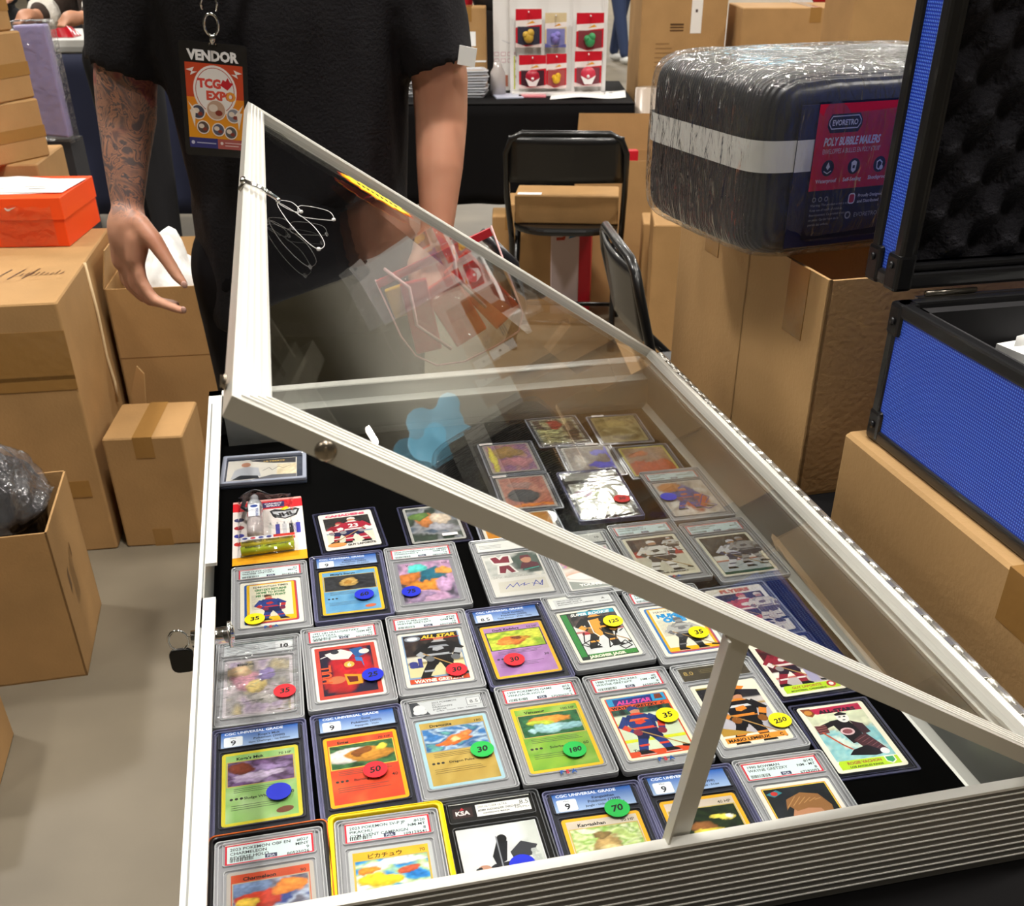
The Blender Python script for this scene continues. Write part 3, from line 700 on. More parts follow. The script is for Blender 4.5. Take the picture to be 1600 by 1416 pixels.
def f_bow(a):
    border(a, 'f0ebe0'); a.rr(0, 0, 56, 82, 1, 'd8863a'); a.rr(0, 0, 54.6, 80.6, 1, 'e8d24a'); a.field(-26.5, -39.5, 26.5, 39.5, 20, 28, paint(['1c2023', '262b2e'], [(.55, -.05, .5, .3, '8fa8b8')], 3))
    a.poly([(-13, 8), (-15, 2), (-14, -4), (-12, -18), (-4, -26), (8, -24), (15, -10), (16, 8), (4, 20), (-8, 18)], 'c08a68')
    a.poly([(-15, 4), (-18, -1), (-14, -3)], 'b98060'); a.ell(13, -2, 3.6, 5, 'b27a5c')
    a.poly([(-16, 14), (-12, 26), (2, 32), (16, 28), (22, 14), (20, 2), (15, 4), (12, 12), (2, 14), (-8, 12), (-12, 18)], '9a6c40')
    for k in range(6): a.line([(-14 + k * 5, 17 + k), (-4 + k * 4, 28 - k)], .7, 'c39560')
    a.line([(-10, 4), (-5, 5)], 1, '5a3a24'); a.ell(-8, 1.5, 1.6, .9, '2c2a2a'); a.line([(-12, -13), (-4, -12)], 1.1, '8c4a40')
    a.poly([(-14, -39), (-8, -26), (10, -26), (22, -39)], 'e8e6e2'); a.poly([(-26, 34), (-16, 38), (-12, 34), (-20, 30)], '3d8a9a'); a.ell(-19, 34, 3, 2.4, 'd03a34')
def f_wg(a):
    hockey('f1e8cf', None, ('3a2a26', '54382e', '2c2624', '7a6250'), 12, .48, 'd8d2bc', [dict(cx=-2, cy=-34, h=64, jersey='ece8e0', trim='4a4640', pants='4a3a30', skin='c08a6a'), dict(cx=21, cy=6, h=30, jersey='d8d4cc', trim='8a7a6c', pants='5a4a40', stick=False)], boards='c2402c')(a)
    a.text('WAYNE GRETZKY', 0, -39.4, 4.4, '3a3430', 'c', .03, width=44 / 9); a.text('WCIN', -22, 8, 6, 'f0e4d4', 'l', .04)
def f_bh(a):
    hockey('f1e9d2', '2e5a4a', ('3c3630', '5a5148', '2e2a28', '6d6458'), 14, .3, 'bcc4c6', [dict(cx=-4, cy=-30, h=58, jersey='d8d8dc', trim='4a4a6a', pants='4a4a5a', lean=8, skin='b98a6c'), dict(cx=16, cy=-22, h=54, jersey='a9a6a4', trim='5c5a60', pants='45444a', stick=False, skin='a0806a')], box=(-28, -36, 28, 41), stripe='c05a3a')(a)
    a.text('BRETT HULL', -26, -41, 4.2, '3a5a4a', 'l', .03)
def f_fly(a):
    hockey('f2ebe0', None, ('4a3c30', '3a322c', '5c4a3a', '2e2824'), 15, .5, 'd6c8bc', [dict(cx=-2, cy=-30, h=58, jersey='c8502e', trim='e8e0d6', pants='3c3028', lean=4), dict(cx=20, cy=-24, h=50, jersey='ddd2c4', trim='8a7466', pants='5a4c44', stick=False), dict(cx=-24, cy=-20, h=36, jersey='b8442c', trim='e4d8cc', pants='3c3028', lean=14)], box=(-27, -34, 27, 32))(a)
    a.rect(-31, -44, 31, -35, 'efe4d6'); a.text('FLYERS', 0, 35, 8.4, 'd87a48', 'c', .07, width=44 / 4.2); a.text('BOBBY CLARKE', 2, -40.5, 5.4, '7a6a5c', 'c', .04); a.ell(22, -26, 5, 3.6, '4a4038')
def f_lap(a):
    hockey('eee9e0', None, ('262428', '3c3834', '1c1c20', '55504a'), 17, .4, 'd8dcc8', [dict(cx=-10, cy=-28, h=46, jersey='9c2434', trim='e6e0dc', pants='20264a', stick=False, flip=-1), dict(cx=6, cy=-32, h=58, jersey='a8243a', trim='e8e4e0', pants='22284e', number='23', flip=-1, helmet='d8d4d0')], box=(-27, -32, 27, 33), stripe='2a6a9a')(a)
    a.text('CANADIENS', 0, 35.4, 7, 'dd5a7a', 'c', .07, width=52 / 6.2); a.ell(-18, -34, 11, 5, 'e2904a'); a.ell(-18, -34, 10, 4, 'ea9c58'); a.text('GUY LAPOINTE', 10, -39, 5.6, '302c2c', 'c', .05, width=38 / 8.2)
def f_vach(a):
    border(a, 'f0ecd8'); a.field(-27, -30, 27, 33, 20, 26, paint(['8fc8cc', 'a8d4d2', '74b8c4', 'd4e4d8'], [(.5, .95, .9, .28, 'cfd6b8'), (.5, .72, .9, .12, 'd8dcc0')], 21, .1))
    a.poly([(-16, 33), (27, 33), (27, 42), (20, 42), (-20, 41), (-19, 34)], 'b8264c'); a.text('ALL-STARS', 4, 33.6, 6, '30202c', 'c', .08, width=40 / 5.6); a.poly([(-29, 42), (-20, 42), (-18, 34), (-22, 30), (-27, 33)], '8a4a20'); a.ell(-23.5, 36.5, 3.6, 3.4, 'c98a3a')
    # crouching goaltender: torso, mask, pads, blocker, catcher, stick
    a.poly([(-10, 22), (6, 24), (12, 6), (10, -8), (-2, -10), (-6, 4)], '1c181c'); a.line([(-8, 19), (-22, 14)], 6, '1c181c'); a.poly([(-26, 18), (-15, 17), (-16, 7), (-26, 6)], '5c3034')
    for k in range(4): a.line([(-25, 8 + k * 3), (-16, 8.5 + k * 3)], .5, 'b07a74')
    a.line([(-22, 8), (-12, -10), (-4, -20)], 1.8, 'c4583c'); a.line([(-6, -19), (6, -21)], 3, 'e6e2da')
    a.poly([(8, 20), (18, 14), (20, 2), (12, 0)], '3a2428'); a.poly([(0, -6), (14, 2), (24, -22), (18, -26), (6, -20)], '4a2a30')
    for k in range(6): a.line([(3 + k * 3, -7 - k * 3), (13 + k * 2, -2 - k * 3.4)], .5, '8a5c5c')
    a.poly([(-12, -24), (10, -28), (22, -26), (8, -14), (-6, -18)], '16141a'); a.ell(20, -24, 4, 4, 'e6e6ea'); a.ell(0, 6, 6.5, 5, 'd8b8bc'); a.ell(0, 6, 4.6, 3.2, '8c5058')
    a.ell(4, 25, 5.8, 7, 'ece8e4'); a.ell(1.8, 26, 1.2, .9, '202024'); a.ell(6.2, 26, 1.2, .9, '202024'); a.ell(4, 21.5, 1.6, .7, '404046'); a.poly([(-2, 30), (4, 33), (10, 30), (9, 28), (-1, 28)], '201c20')
    a.poly([(-27, -41), (27, -41), (27, -31), (-25, -30), (-27, -33)], 'b8dc2e'); a.text('ROGIE VACHON', -4, -35.5, 4.6, 'a8703a', 'c', .05, width=34 / 8.2); a.text('LOS ANGELES KINGS', -4, -39.8, 3.2, '3a4a20', 'c', .04); a.poly([(15, -30.5), (24, -30.5), (24, -37), (19.5, -40.5), (15, -37)], 'f0f0e6'); a.poly([(16, -31.5), (23, -31.5), (23, -36.5), (19.5, -39), (16, -36.5)], '3a9a68')
def f_lapall(a):
    hockey('efe8d4', None, ('4a2026', '2c1a1e', '6a2a30', '3a3034'), 23, .2, 'b8b0b0', [dict(cx=-12, cy=-30, h=58, jersey='8c2434', trim='e0d8d4', pants='2a1e2c', lean=6)], box=(-27, -30, 27, 33))(a)
    a.poly([(4, -28), (14, -28), (12, -4), (4, -8)], 'a8a4c4'); a.rect(-20, 33, 27, 42, 'a05038'); a.text('ALL-STARS', 4, 34.6, 6, '6a3428', 'c', .06, width=40 / 5.6)
    a.poly([(-27, -41), (27, -41), (27, -31), (-25, -30), (-27, -33)], 'b8dc2e'); a.text('GUY LAPOINTE', -4, -35.5, 4.6, 'b07a30', 'c', .05, width=34 / 8); a.text('MONTREAL CANADIENS', -4, -39.8, 3.2, '3a4a20', 'c', .04); a.ell(20, -35, 4.4, 4.4, 'c0303a'); a.ell(20, -35, 2.4, 2.4, 'f0ece6')
def f_roo(a):
    a.rr(0, 0, 63.5, 88.9, 1, 'dcdad4'); a.field(-30, -8, 30, 43, 12, 12, paint(['c9cac4', 'b0b4b0', 'dadad4'], [(.8, .6, .35, .5, '4a5a52')], 5, .06))
    a.poly([(-25, 38), (-16, 41), (-13, 36), (-9, 41), (0, 40), (1, 23), (-6, 19), (-15, 19), (-22, 24)], 'e8e6e0'); a.poly([(-23, 37), (-16, 38.5), (-13, 31), (-8, 38), (-2, 38), (-3, 24), (-20, 25)], '84263a'); a.poly([(-18, 19), (-3, 19), (3, 1), (-4, 1), (-9, 9), (-13, 1), (-21, 1)], 'e8e6e0'); a.poly([(-16, 18), (-5, 18), (0, 3), (-5, 2), (-9, 11), (-12, 2), (-18, 3)], '7c2438')
    a.poly([(6, 8), (29, 8), (27, 18), (20, 22), (10, 21)], '5c2030'); a.ell(16, 27, 6, 7.5, 'c08a6c'); a.poly([(9, 28), (11, 36), (20, 37), (23, 30), (16, 32)], '6a2432'); a.poly([(9, 9), (28, 10), (28, 5), (8, 4)], '3a4a48'); a.line([(10, 5), (27, 9)], 1, '3ac8b0')
    a.text('SPx ROOKIES', -28, -8, 7, 'b4b2aa', 'l', .01, width=46 / 6.2); a.poly([(-26, -37), (28, -37), (28, -14), (-24, -16)], 'd2cec2')
    for q in ([(-18, -30), (-12, -22), (-10, -28), (-4, -20), (-3, -28)], [(-2, -26), (4, -22), (2, -27), (9, -24)], [(12, -30), (17, -19), (20, -28), (24, -20), (22, -30), (12, -24)]): a.line(q, .9, '2a3fae')
    a.poly([(18, -2), (28, -2), (24, -10)], 'e4e0d6')
def f_young(a):
    a.rr(0, 0, 63.5, 88.9, 1, 'e8e6e2'); a.field(-30, 2, 30, 42, 14, 10, paint(['6ad08a', 'e8b46a', 'c86ac0', '6ab8e0', 'e8e07a'], [], 9, .1)); a.field(-30, -22, 30, 2, 8, 6, paint(['d8a080', 'e8e0d8'], [], 3)); a.ell(6, -20, 34, 9, 'd8d4d0'); a.ell(4, -17, 34, 8, 'f2f0ec')
    a.poly([(-30, -43), (20, -43), (-30, -26)], '9aa09a'); a.text('YOUNG GUNS', 2, -38, 6.6, 'f8f8f6', 'c', .05)
def f_ovech(a):
    a.rr(0, 0, 63.5, 88.9, .5, 'd7d9dc'); a.field(-31, -44, 31, 44, 8, 10, paint(['cfd2d6', 'dfe1e4'], [(.9, .5, .2, .9, 'c4c9c4')], 2, .04))
    # player printed sideways across the card
    for q, c in (([(-22, -6), (-12, -10), (10, -14), (22, -4), (14, 6), (-8, 4)], '24262c'), ([(8, 4), (22, 8), (28, 18), (16, 24), (6, 14)], '3a3c42'), ([(-6, 2), (2, 6), (6, 26), (-2, 28), (-8, 12)], '1c1e24'), ([(14, -12), (28, -18), (30, -8), (22, -2)], '5a5c64')): a.poly(q, c)
    a.ell(-16, 0, 5.5, 4.6, 'c09078'); a.poly([(-22, 2), (-24, -3), (-19, -6), (-16, -5), (-18, 3)], '16181c'); a.ell(2, 29, 4, 4.6, '141418'); a.line([(-2, 32), (-2, -16)], 1.1, '8c9098'); a.line([(4, -6), (20, -10)], 2, 'b4b8c0')
    for k in range(5): a.line([(0 + k * 4, -2), (6 + k * 4, 4)], .9, 'c8ccd2')
    a.text('PlayMakers', 28, -40, 12, 'b7bdb9', 'l', .06, rot=90)
def f_sig(a):
    a.rr(0, 0, 63.5, 88.9, 1, 'd9cfc4'); a.field(-31, -43, 31, 43, 20, 24, paint(['d8cfc6', 'b0a498', 'e8e2da'], [(.45, .65, .3, .3, '3a4a9c'), (.6, .35, .25, .25, 'c2583c'), (.3, .85, .3, .15, 'b8763a')], 6, .2)); skater(a, -6, -30, 56, '38489a', 'c8603c', '2c3466', lean=6)
    for q in ([(-10, -30), (-16, -14), (-4, -6), (0, -24), (8, -8), (6, -26)], [(8, -20), (20, 4), (26, -4), (16, -18), (28, -26), (14, -34), (8, -26)]): a.line(q, 1.5, '3a3a9a')
# --- labels of each card
FIRE = [(.35, .45, .3, .35, 'c8422e'), (.2, .3, .14, .2, 'e8c24a'), (.75, .7, .25, .25, 'e88a3a'), (.15, .85, .3, .25, '7890b8')]
specs = [
 ('psa', 'card slab in a black orange-edged bumper with red flame art, front left of case', -.1772, .4996, .222,
  monster('b9b2aa', ['d8603a', 'c24a2c'], 'Charmeleon', (-26, 26), FIRE, ['3c4c8c', 'b0bcd0', '6a6878'], '90', wf='b8a890', seed=1), lab_one(lab_psa, ('2023 POKEMON OBF EN', 'CHARMELEON', 'REVERSE HOLO'), ('#027', 'MINT', '9', '80525026')), None),
 ('psa', 'card slab in a bright yellow bumper with blue sky card art behind the front rail', -.0914, .5203, .190,
  monster('bfc3c4', ['f3c23a', 'f0b02c'], '', (0, 0), [(.35, .3, .3, .22, 'f4d22c'), (.2, .65, .13, .13, 'e8902c'), (.75, .5, .16, .12, 'c85a3c'), (.6, .85, .4, .12, 'f0f4f4')], ['2a7cc8', '3c9ad8', 'b8d88a', 'e8f0f0'], '70', seed=2, extra=lambda a: a.text('ピカチュウ', -18, 34, 5.4, '1c1c18', 'l', .02)), lab_one(lab_psa, ('2023 POKEMON SV-P JP', 'PIKACHU', 'GYM EVENT CAMPAIGN'), ('#120', 'NM-MT', '8', '109129541'), 5), None),
 ('blk', 'black framed card slab with a grey hockey card printed sideways beside the yellow bumper', -.0105, .544, .2035, f_ovech,
  lambda a: (a.rect(-33, 52.5, 33, 73, '1c1c1c'), a.rr(-23, 63, 16, 11, 1, '3a2a2a'), a.text('KSA', -23, 60.5, 6.4, 'e0d8d8', 'c', .04), a.poly([(-25, 66), (-21, 66), (-23, 69)], 'c0303a'), a.rect(-12, 56.5, 32, 70, 'f1f2ee'), a.text('2005-06 FLEER ULTRA', -10.5, 65.8, 3.5, '34383c', 'l', width=26 / 10.2), a.text('#DM9 ALEXANDER OVECHKIN', -10.5, 62, 3.2, '202428', 'l', .02, width=32 / 13), a.text('DIFFERENCE MAKER', 4, 58.6, 2.4, '202428', 'c', .02), a.text('8.5', 31, 64, 6.5, '202428', 'r'), a.text('NM/Mt+', 31, 59.5, 3.4, '303438', 'r')), (12, -3, 'b', '')),
 ('cgc', 'blue label slab with green 70 sticker and a pale yellow-green card behind the front rail', .0712, .5543, .1853,
  monster('f2b52c', ['d9cfc0', 'cbbfae'], 'Kangaskhan', (0, 0), [(.5, .35, .22, .35, 'b89a62'), (.42, .72, .13, .13, '8c7446'), (.5, .2, .16, .16, 'e0c98c')], ['b8d07a', 'dbe6b0', '8cb84e', 'eef2cc'], '90 HP', seed=4), lab_one(lab_cgc, '9', ('Kangaskhan', 'Pokémon (1999)', 'Jungle - Unlimited - 21/64')), (15, 47, 'g', '70')),
 ('cgc', 'blue label slab behind the foot of the prop bar with a dark starry yellow-bordered card', .1508, .5743, .1882,
  monster('f2b52c', ['d9cabc', 'cbbfae'], 'Eevee', (0, 0), [(.4, .3, .15, .2, '8a5a32'), (.45, .12, .2, .12, 'e8d24c'), (.75, .6, .22, .1, 'f0e05a'), (.85, .62, .08, .07, 'f4f2e0')], ['1c2a1c', '26361e', '121c14'], '40 HP', seed=5), lab_one(lab_cgc, '9', ('Eevee', 'Pokémon (1999)', 'Jungle - Unlimited - 51/64')), None),
 ('psa', 'red label slab at front right with a portrait of a fair-haired man', .2312, .5913, .1853, f_bow, lab_one(lab_psa, ('1990 BOWMAN', 'WAYNE GRETZKY'), ('#143', 'NM - MT', '8', '67292093'), 7), None),
 ('cgc', 'blue label slab with plain blue sticker and purple art on green', -.213, .6358, .2234,
  monster('d8cc3a', ['86b868', '9cc878', 'b4d49a'], "Koga's Muk", (0, 0), [(.45, .35, .4, .13, 'c4b4d0'), (.6, .6, .3, .13, '9c84b4'), (.3, .2, .2, .12, 'b4a0c4'), (.2, .7, .2, .25, '7a3c2c')], ['7a5a8c', '4a3450', '8c74a0'], '70 HP', seed=6, atk='Sludge Whirlpool', dmg='40', extra=lambda a: a.ell(18, -34, 7, 3.6, '7a4a34', 8)), lab_one(lab_cgc, '9', ("Koga's Muk", 'Pokémon (2000)', 'Gym Challenge - 1st Edition')), (14, -15, 'b', '')),
 ('cgc', 'blue label slab with red 50 sticker and a yellow-edged red card', -.1302, .6562, .2311,
  monster('f3b01e', ['e2502c', 'd8442c', 'e8683a'], 'Entei', (0, 0), [(.25, .55, .3, .3, 'e8e0d8'), (.6, .5, .35, .32, 'c88a34'), (.5, .6, .14, .2, '8a5024'), (.8, .75, .12, .15, 'e8d84c')], ['2f5a34', '4a7c4a', '204026'], '70 HP', seed=7, dmg='40', atk='Burning Fang', wf='e8c24a'), lab_one(lab_cgc, '9', ('Entei', 'Pokémon (2002)', 'Aquapolis - Holo')), (8, -8, 'r', '50')),
 ('bgs', 'grey label slab with green 30 sticker and a gold card with orange and blue art', -.0522, .6782, .2246,
  monster('a8ccd8', ['b89a4a', 'c8ac5c', 'a88c3c'], 'Dragonite', (0, 0), [(.55, .42, .22, .18, 'e07a34'), (.35, .3, .25, .1, 'd86a2c'), (.7, .62, .1, .14, 'e88444'), (.5, .38, .1, .1, 'f0c88a')], ['3c78b8', 'b8d0e0', '2a5c98', '6ab0a8'], '180', seed=8, atk='Dragon Pulse', dmg='180', wf='8c98a4', para='5a4a28'),
  lambda a: (a.rect(-33, 52.5, 33, 73, '3f4348'), a.poly([(-16, 53), (32.4, 53), (32.4, 72.6), (-26, 72.6), (-22, 66)], 'c9cdd0'), a.ell(-25, 63, 5.5, 5.5, 'd8dadc'), a.ell(-27, 58, 4, 3.4, 'd8dadc'), a.ell(-22.5, 58, 4, 3.4, 'd8dadc'), [a.text(q, -13, 68 - i * 3.3, 3.2, '33373c', 'l', .01) for i, q in enumerate(('2023 POKEMON', 'SV:151', 'DRAGONITE', '#149/165'))], a.rr(25, 64.5, 13, 11, .5, '6a6e72'), a.rr(25, 64.5, 12, 10, .5, 'd3d6d8'), a.text('8.5', 25, 61.6, 6.6, '2a2e32', 'c'), a.text('Surface   Corners   Edges   Centering', 8, 55.6, 2.4, '2a2e32', 'c', .01)), (19, -7, 'g', '30')),
 ('psa', 'red label slab with green 180 sticker and a yellow-bordered teal and orange card', .0312, .696, .208,
  monster('efc02c', ['8cb83c', '6ea438', 'a8c860'], 'Venusaur', (0, 0), [(.5, .35, .26, .22, '9cc8cc'), (.85, .3, .18, .16, '8cbcc4'), (.5, .72, .32, .16, 'e8983c'), (.35, .6, .22, .1, 'b8c83c'), (.2, .25, .1, .12, 'a4ccd0')], ['2f6a44', '245838', '3a7a4c'], '100 HP', seed=9, atk='Solarbeam', dmg='60'), lab_one(lab_psa, ('1999 POKEMON GAME', 'VENUSAUR-HOLO'), ('#15', 'NM', '7', '57290627 2'), 9), (11, -24, 'g', '180')),
 ('psa', 'red label slab, yellow 35 sticker, skater in blue, left of the prop bar', .114, .712, .2174, f_g88, lab_one(lab_psa, ('1988 TOPPS STICKERS', 'WAYNE GRETZKY'), ('#5', 'NM - MT', '8', '66589204'), 11), (19, 5, 'y', '35')),
 ('bgs', 'dark label slab with yellow 250 sticker and a black and gold hockey card', .1981, .7284, .2204, f_lem,
  lambda a: (a.rect(-33, 52.5, 33, 73, '4a4438'), a.text('8.0', -30, 62, 8, 'b89c5a', 'l', .01), a.text('NM-MT', 30, 66, 4, 'b89c5a', 'r'), a.para(-14, 68, 8, 3, '8c7c50', .5, 2.4, 4), a.para(2, 60, 30, 3, '7a6c48', .5, 2.4, 5)), (28, -22, 'y', '250')),
 ('bgs', 'slab wrapped in a shiny wrinkled sleeve with red 35 sticker and pastel art', -.2432, .7707, .2014,
  monster('c9c2c8', [], 'Mew ex', (0, 0), [(.35, .62, .3, .2, 'd8a0b0'), (.5, .5, .16, .14, 'e8d08a'), (.65, .7, .18, .14, '9c8cc4'), (.2, .8, .2, .12, 'e8c8a0'), (.6, .25, .3, .1, 'b4b0ac')], ['b8a8c0', 'd0c4c8', '9a9898', 'c8b890'], '', seed=11, full=True),
  lambda a: (a.rect(-33, 52.5, 33, 73, 'cdd2d6'), a.rect(-33, 71, 33, 73, '4a5a5e'), a.rr(24, 62.5, 16, 15, .6, 'e8ebee'), a.text('10', 24, 58.5, 9, '1a1c20', 'c', .05), a.para(-30, 68, 10, 5, '5a5e64', .6, 2.6, 9)), (24, -17, 'r', '35')),
 ('psa', 'red label slab with blue 25 sticker and orange lettering turned sideways on dark red', -.163, .7942, .2248, f_hull, lab_one(lab_psa, ('1991 UD HULL/GRETZKY', 'BRETT HULL', 'COLLECTOR IN TH'), ('#1', 'GEM MT', '10', '60173467'), 13), (22, -16, 'b', '25')),
 ('psa', 'red label slab with red 30 sticker and an all-star player in black', -.0818, .815, .2024, f_gall, lab_one(lab_psa, ('1991 O-PEE-CHEE', 'WAYNE GRETZKY'), ('#258', 'GEM MT', '10', '60273878'), 15), (17, -28, 'r', '30')),
 ('cgc', 'blue label 8.5 slab with red 30 sticker and a purple card with yellow-green art', .0003, .8285, .2261,
  monster('f2b82a', ['a878b4', 'b88cc4', '9868a4'], 'Dark Kadabra', (0, 0), [(.45, .45, .24, .28, 'd8742c'), (.6, .55, .2, .14, 'c88c2c'), (.3, .35, .13, .14, 'e88c3c'), (.5, .6, .12, .1, '7a3c24')], ['b8cc3c', 'd8dc4c', '8cb02c'], '50 HP', seed=13, dmg='30', wf='2c2c28'), lambda a: (lab_cgc(a, '8.5', ('Dark Kadabra', 'Pokémon (2000)', 'Team Rocket - 39/82 - Holo'), True), a.text('NM/Mint+', -22.5, 64.4, 2.4, '222a38', 'c')), (-10, -20, 'r', '30')),
 ('bgs', 'clear slab with yellow 125 sticker and an autographed hockey card with a green edge', .079, .8545, .245, f_jagr,
  lambda a: (a.rect(-28, 54, 32, 70, 'd9dbdc'), [a.text(q, -25, 65.5 - i * 3.6, 3, '2c3034', 'l', .02) for i, q in enumerate(('1991-92 O-PEE-CHEE', '#9 JAROMIR JAGR SR', 'AUTHENTIC AUTO CARDED'))], a.text('A', 25, 61, 5, '2c3034', 'c', .02), a.text('Authentic', 25, 56.5, 2.8, '2c3034', 'c')), (20, 14, 'y', '125')),
 ('psa', 'red label slab, yellow sticker, grey newspaper style hockey card under the lid rail', .1639, .8631, .2137, f_opc, lab_one(lab_psa, ('1989 O-PEE-CHEE', 'SAKIC'), ('#1', 'MINT', '9', '60827361'), 17), (12, -14, 'y', '35')),
 ('psa', 'red label slab, yellow 35 sticker, news clipping hockey card beside the side lock', -.2598, .9152, .2202, f_gr35, lab_one(lab_psa, ('1990 O-PEE-CHEE', 'WAYNE GRETZKY'), ('#3', 'MINT', '9', '60182736'), 19), (-17, -33, 'y', '35')),
 ('cgc', 'blue label slab with blue 60 sticker and a light blue card', -.1792, .938, .2086,
  monster('efbe32', ['5c9ccc', '78b4dc', '4a8cc0'], "Misty's Staryu", (0, 0), [(.5, .5, .17, .3, 'c8a45c'), (.5, .5, .07, .12, 'b8863a')], ['26282c', '3a3c40', '1c1e22'], '', seed=15, extra=lambda a: a.ell(18, -34, 6, 3, 'd8704c', 8)), lab_one(lab_cgc, '9', ("Misty's Staryu", 'Pokémon (2000)', 'Gym Heroes - 1st Edition')), (13, -15, 'b', '60')),
 ('psa', 'red label slab with blue 75 sticker and orange and teal foil art', -.0989, .9566, .1988,
  monster('8c8c94', [], 'V', (0, 0), [(.6, .65, .26, .2, '2a6a80'), (.55, .4, .42, .12, 'd88a34'), (.2, .62, .2, .16, 'c87838'), (.85, .7, .16, .1, 'e0a050'), (.8, .4, .2, .14, 'c8a0c8'), (.3, .15, .3, .1, '9c84a8'), (.3, .85, .2, .1, '5ad0c8')], ['b890b4', 'c8a0c0', '8c7c98', '44404c'], '220', seed=17, full=True), lab_one(lab_psa, ('2020 POKEMON SWORD SHIELD', 'CHARIZARD V'), ('#050', 'GEM MT', '10', '58273645'), 21), (-20, -22, 'b', '75')),
 ('bgs', 'slab with a white hockey rookie card carrying dark red fabric windows and a blue signature', -.0024, .9724, .2116, f_roo, lambda a: (a.rect(-33, 54, 33, 71, 'e4e4e0'), a.para(-30, 66, 0, 3, '54585c', .7, 3, 5), a.text('10', 28, 60, 6, '34383c', 'c', .03)), None),
 ('bgs', 'slab mostly hidden by the lid rail, rainbow foil above white lettering', .0775, .985, .2111, f_young, lambda a: (a.rect(-33, 54, 33, 71, 'dddcd6'), a.text('10', 26, 62, 6, '34383c', 'c', .03), a.para(-28, 66, -4, 3, '6a6c70', .6, 3, 6)), None),
 ('psa', 'red label slab seen through the glass with a hockey player in white standing on ice', .1588, 1.0095, .2223, f_wg, lab_one(lab_psa, ('1990 PARKHURST', 'WAYNE GRETZKY'), ('#', 'MINT', '9', '60334455'), 23), None),
 ('psa', 'red label slab seen through the glass with two hockey players leaning across each other', .2442, 1.013, .2303, f_bh, lab_one(lab_psa, ('1990 O-PEE-CHEE', 'BRETT HULL'), ('#', 'MINT', '9', '60887711'), 25), None),
 ('cgc', 'slab seen through the glass with red sticker and a glaring pale foil card', .1015, 1.152, .1789,
  monster('e2e0d8', [], '', (0, 0), [(.3, .6, .3, .2, 'e8f4b8'), (.2, .7, .2, .1, 'f0c8e0'), (.7, .3, .3, .3, 'b8b49c'), (.3, .3, .25, .2, 'f6f6ee')], ['c8c4b0', 'e8e6d8', 'b0ac98'], '', seed=19, full=True), lambda a: (a.rect(-33, 53, 33, 73, 'd4d2cc'), a.text('8', 24, 60, 7, '5a5a5a', 'c')), (24, -11, 'r', '30')),
 ('psa', 'slab seen through the glass with blue sticker and a hockey card signed in blue ink', .21, 1.153, .2061, f_sig, lab_one(lab_psa, ('1979 TOPPS', 'SIGNED'), ('#18', 'AUTHENTIC', '', '60997744'), 27), (-25, 2, 'b', '')),
]
for i, (st, lb, x, y, th, art, lf, stick) in enumerate(specs):
    cov = {12: cover_w, 25: cover_holo}.get(i)
    t = slab(st, lb, 'graded card', GS, x, y, th, art, lf, stick, cov, psam=(i in (9, 10, 18, 23)), zoff=.0022 if i < 2 else 0, SLABY=(-46, 77) if i < 6 else SLABY)
    if i < 2:
        cols_ = (mat('bumper_black', '161114', .35), mat('bumper_orange', 'e06a20', .4)) if i == 0 else (mat('bumper_yellow', 'f7d400', .4), mat('bumper_yellow', 'f7d400', .4))
        cy = .017
        B().ring(rrect(.0905, .129, .006, 5, 0, cy), rrect(.0825, .124, .004, 5, 0, cy), -.002, .0075).build('bumper_frame', cols_[0], t, bevel=.0012, label='%s rubber bumper frame' % ('black' if i == 0 else 'yellow'))
        B().ring(rrect(.0905, .129, .006, 5, 0, cy), rrect(.0888, .1273, .0055, 5, 0, cy), .0075, .0082).build('bumper_lip', cols_[1], t)
# toploaders
toploader('card in a black-backed sleeve showing a masked goaltender above a lime green name bar', GT, .2892, .6968, .1912, f_vach)
toploader('sleeved card under the lid rail with lime green name bar and maroon player', GT, .264, .8025, .2234, f_lapall)
toploader('sleeved card with orange lettering over a skater in orange, seen through the glass', GT, .2385, .9003, .2400, f_fly, pale=True)
toploader('blue-edged sleeved card with pink lettering and two red players beside the blister pack', GT, -.2002, 1.0772, .27, f_lap)
toploader('dark sleeved card with brown and green art and a white price tag', GT, -.1014, 1.0922, .2287,
    monster('a9a8a4', [], '', (0, 0), [(.35, .6, .2, .2, 'b8743c'), (.65, .6, .25, .2, 'c8b8a4'), (.6, .35, .3, .1, '9c9ca4'), (.2, .75, .2, .12, '5c7a3c')], ['3a4a3c', '2c3830', '8a8c90', '4a5a6c'], '', seed=23, full=True), note=(14, -33))
def f_or(a):
    a.rr(0, 0, 88.9, 63.5, 3, 'efe9dc'); a.field(-41, -29, 41, 29, 16, 12, paint(['e0982c', 'dc8c24'], [], 3, .06))
    for q in ([(-6, 20), (8, 24), (16, 14), (20, -4), (12, -26), (-8, -26), (-16, -6), (-14, 10)], [(12, 12), (26, 2), (22, -8), (12, 0)], [(-14, 8), (-26, 2), (-20, -8), (-12, -2)]): a.poly(q, '3a2c34')
    a.ell(4, 24, 6, 7, '5c4a48'); a.line([(-8, 4), (14, 6)], 2, 'b8b4c0'); a.line([(-6, -8), (12, -6)], 2, '8c7c98')
toploader('sideways card in a sleeve with an amber card half hidden by the lid rail', GT, .000, 1.085, .2, f_or, pale=True, land=True, cover=cover_holo)
def tc(seed, base, blobs, bd='c8c4b8', ex=None): return monster(bd, [], '', (0, 0), blobs, base, '', seed=seed, full=True, extra=ex)
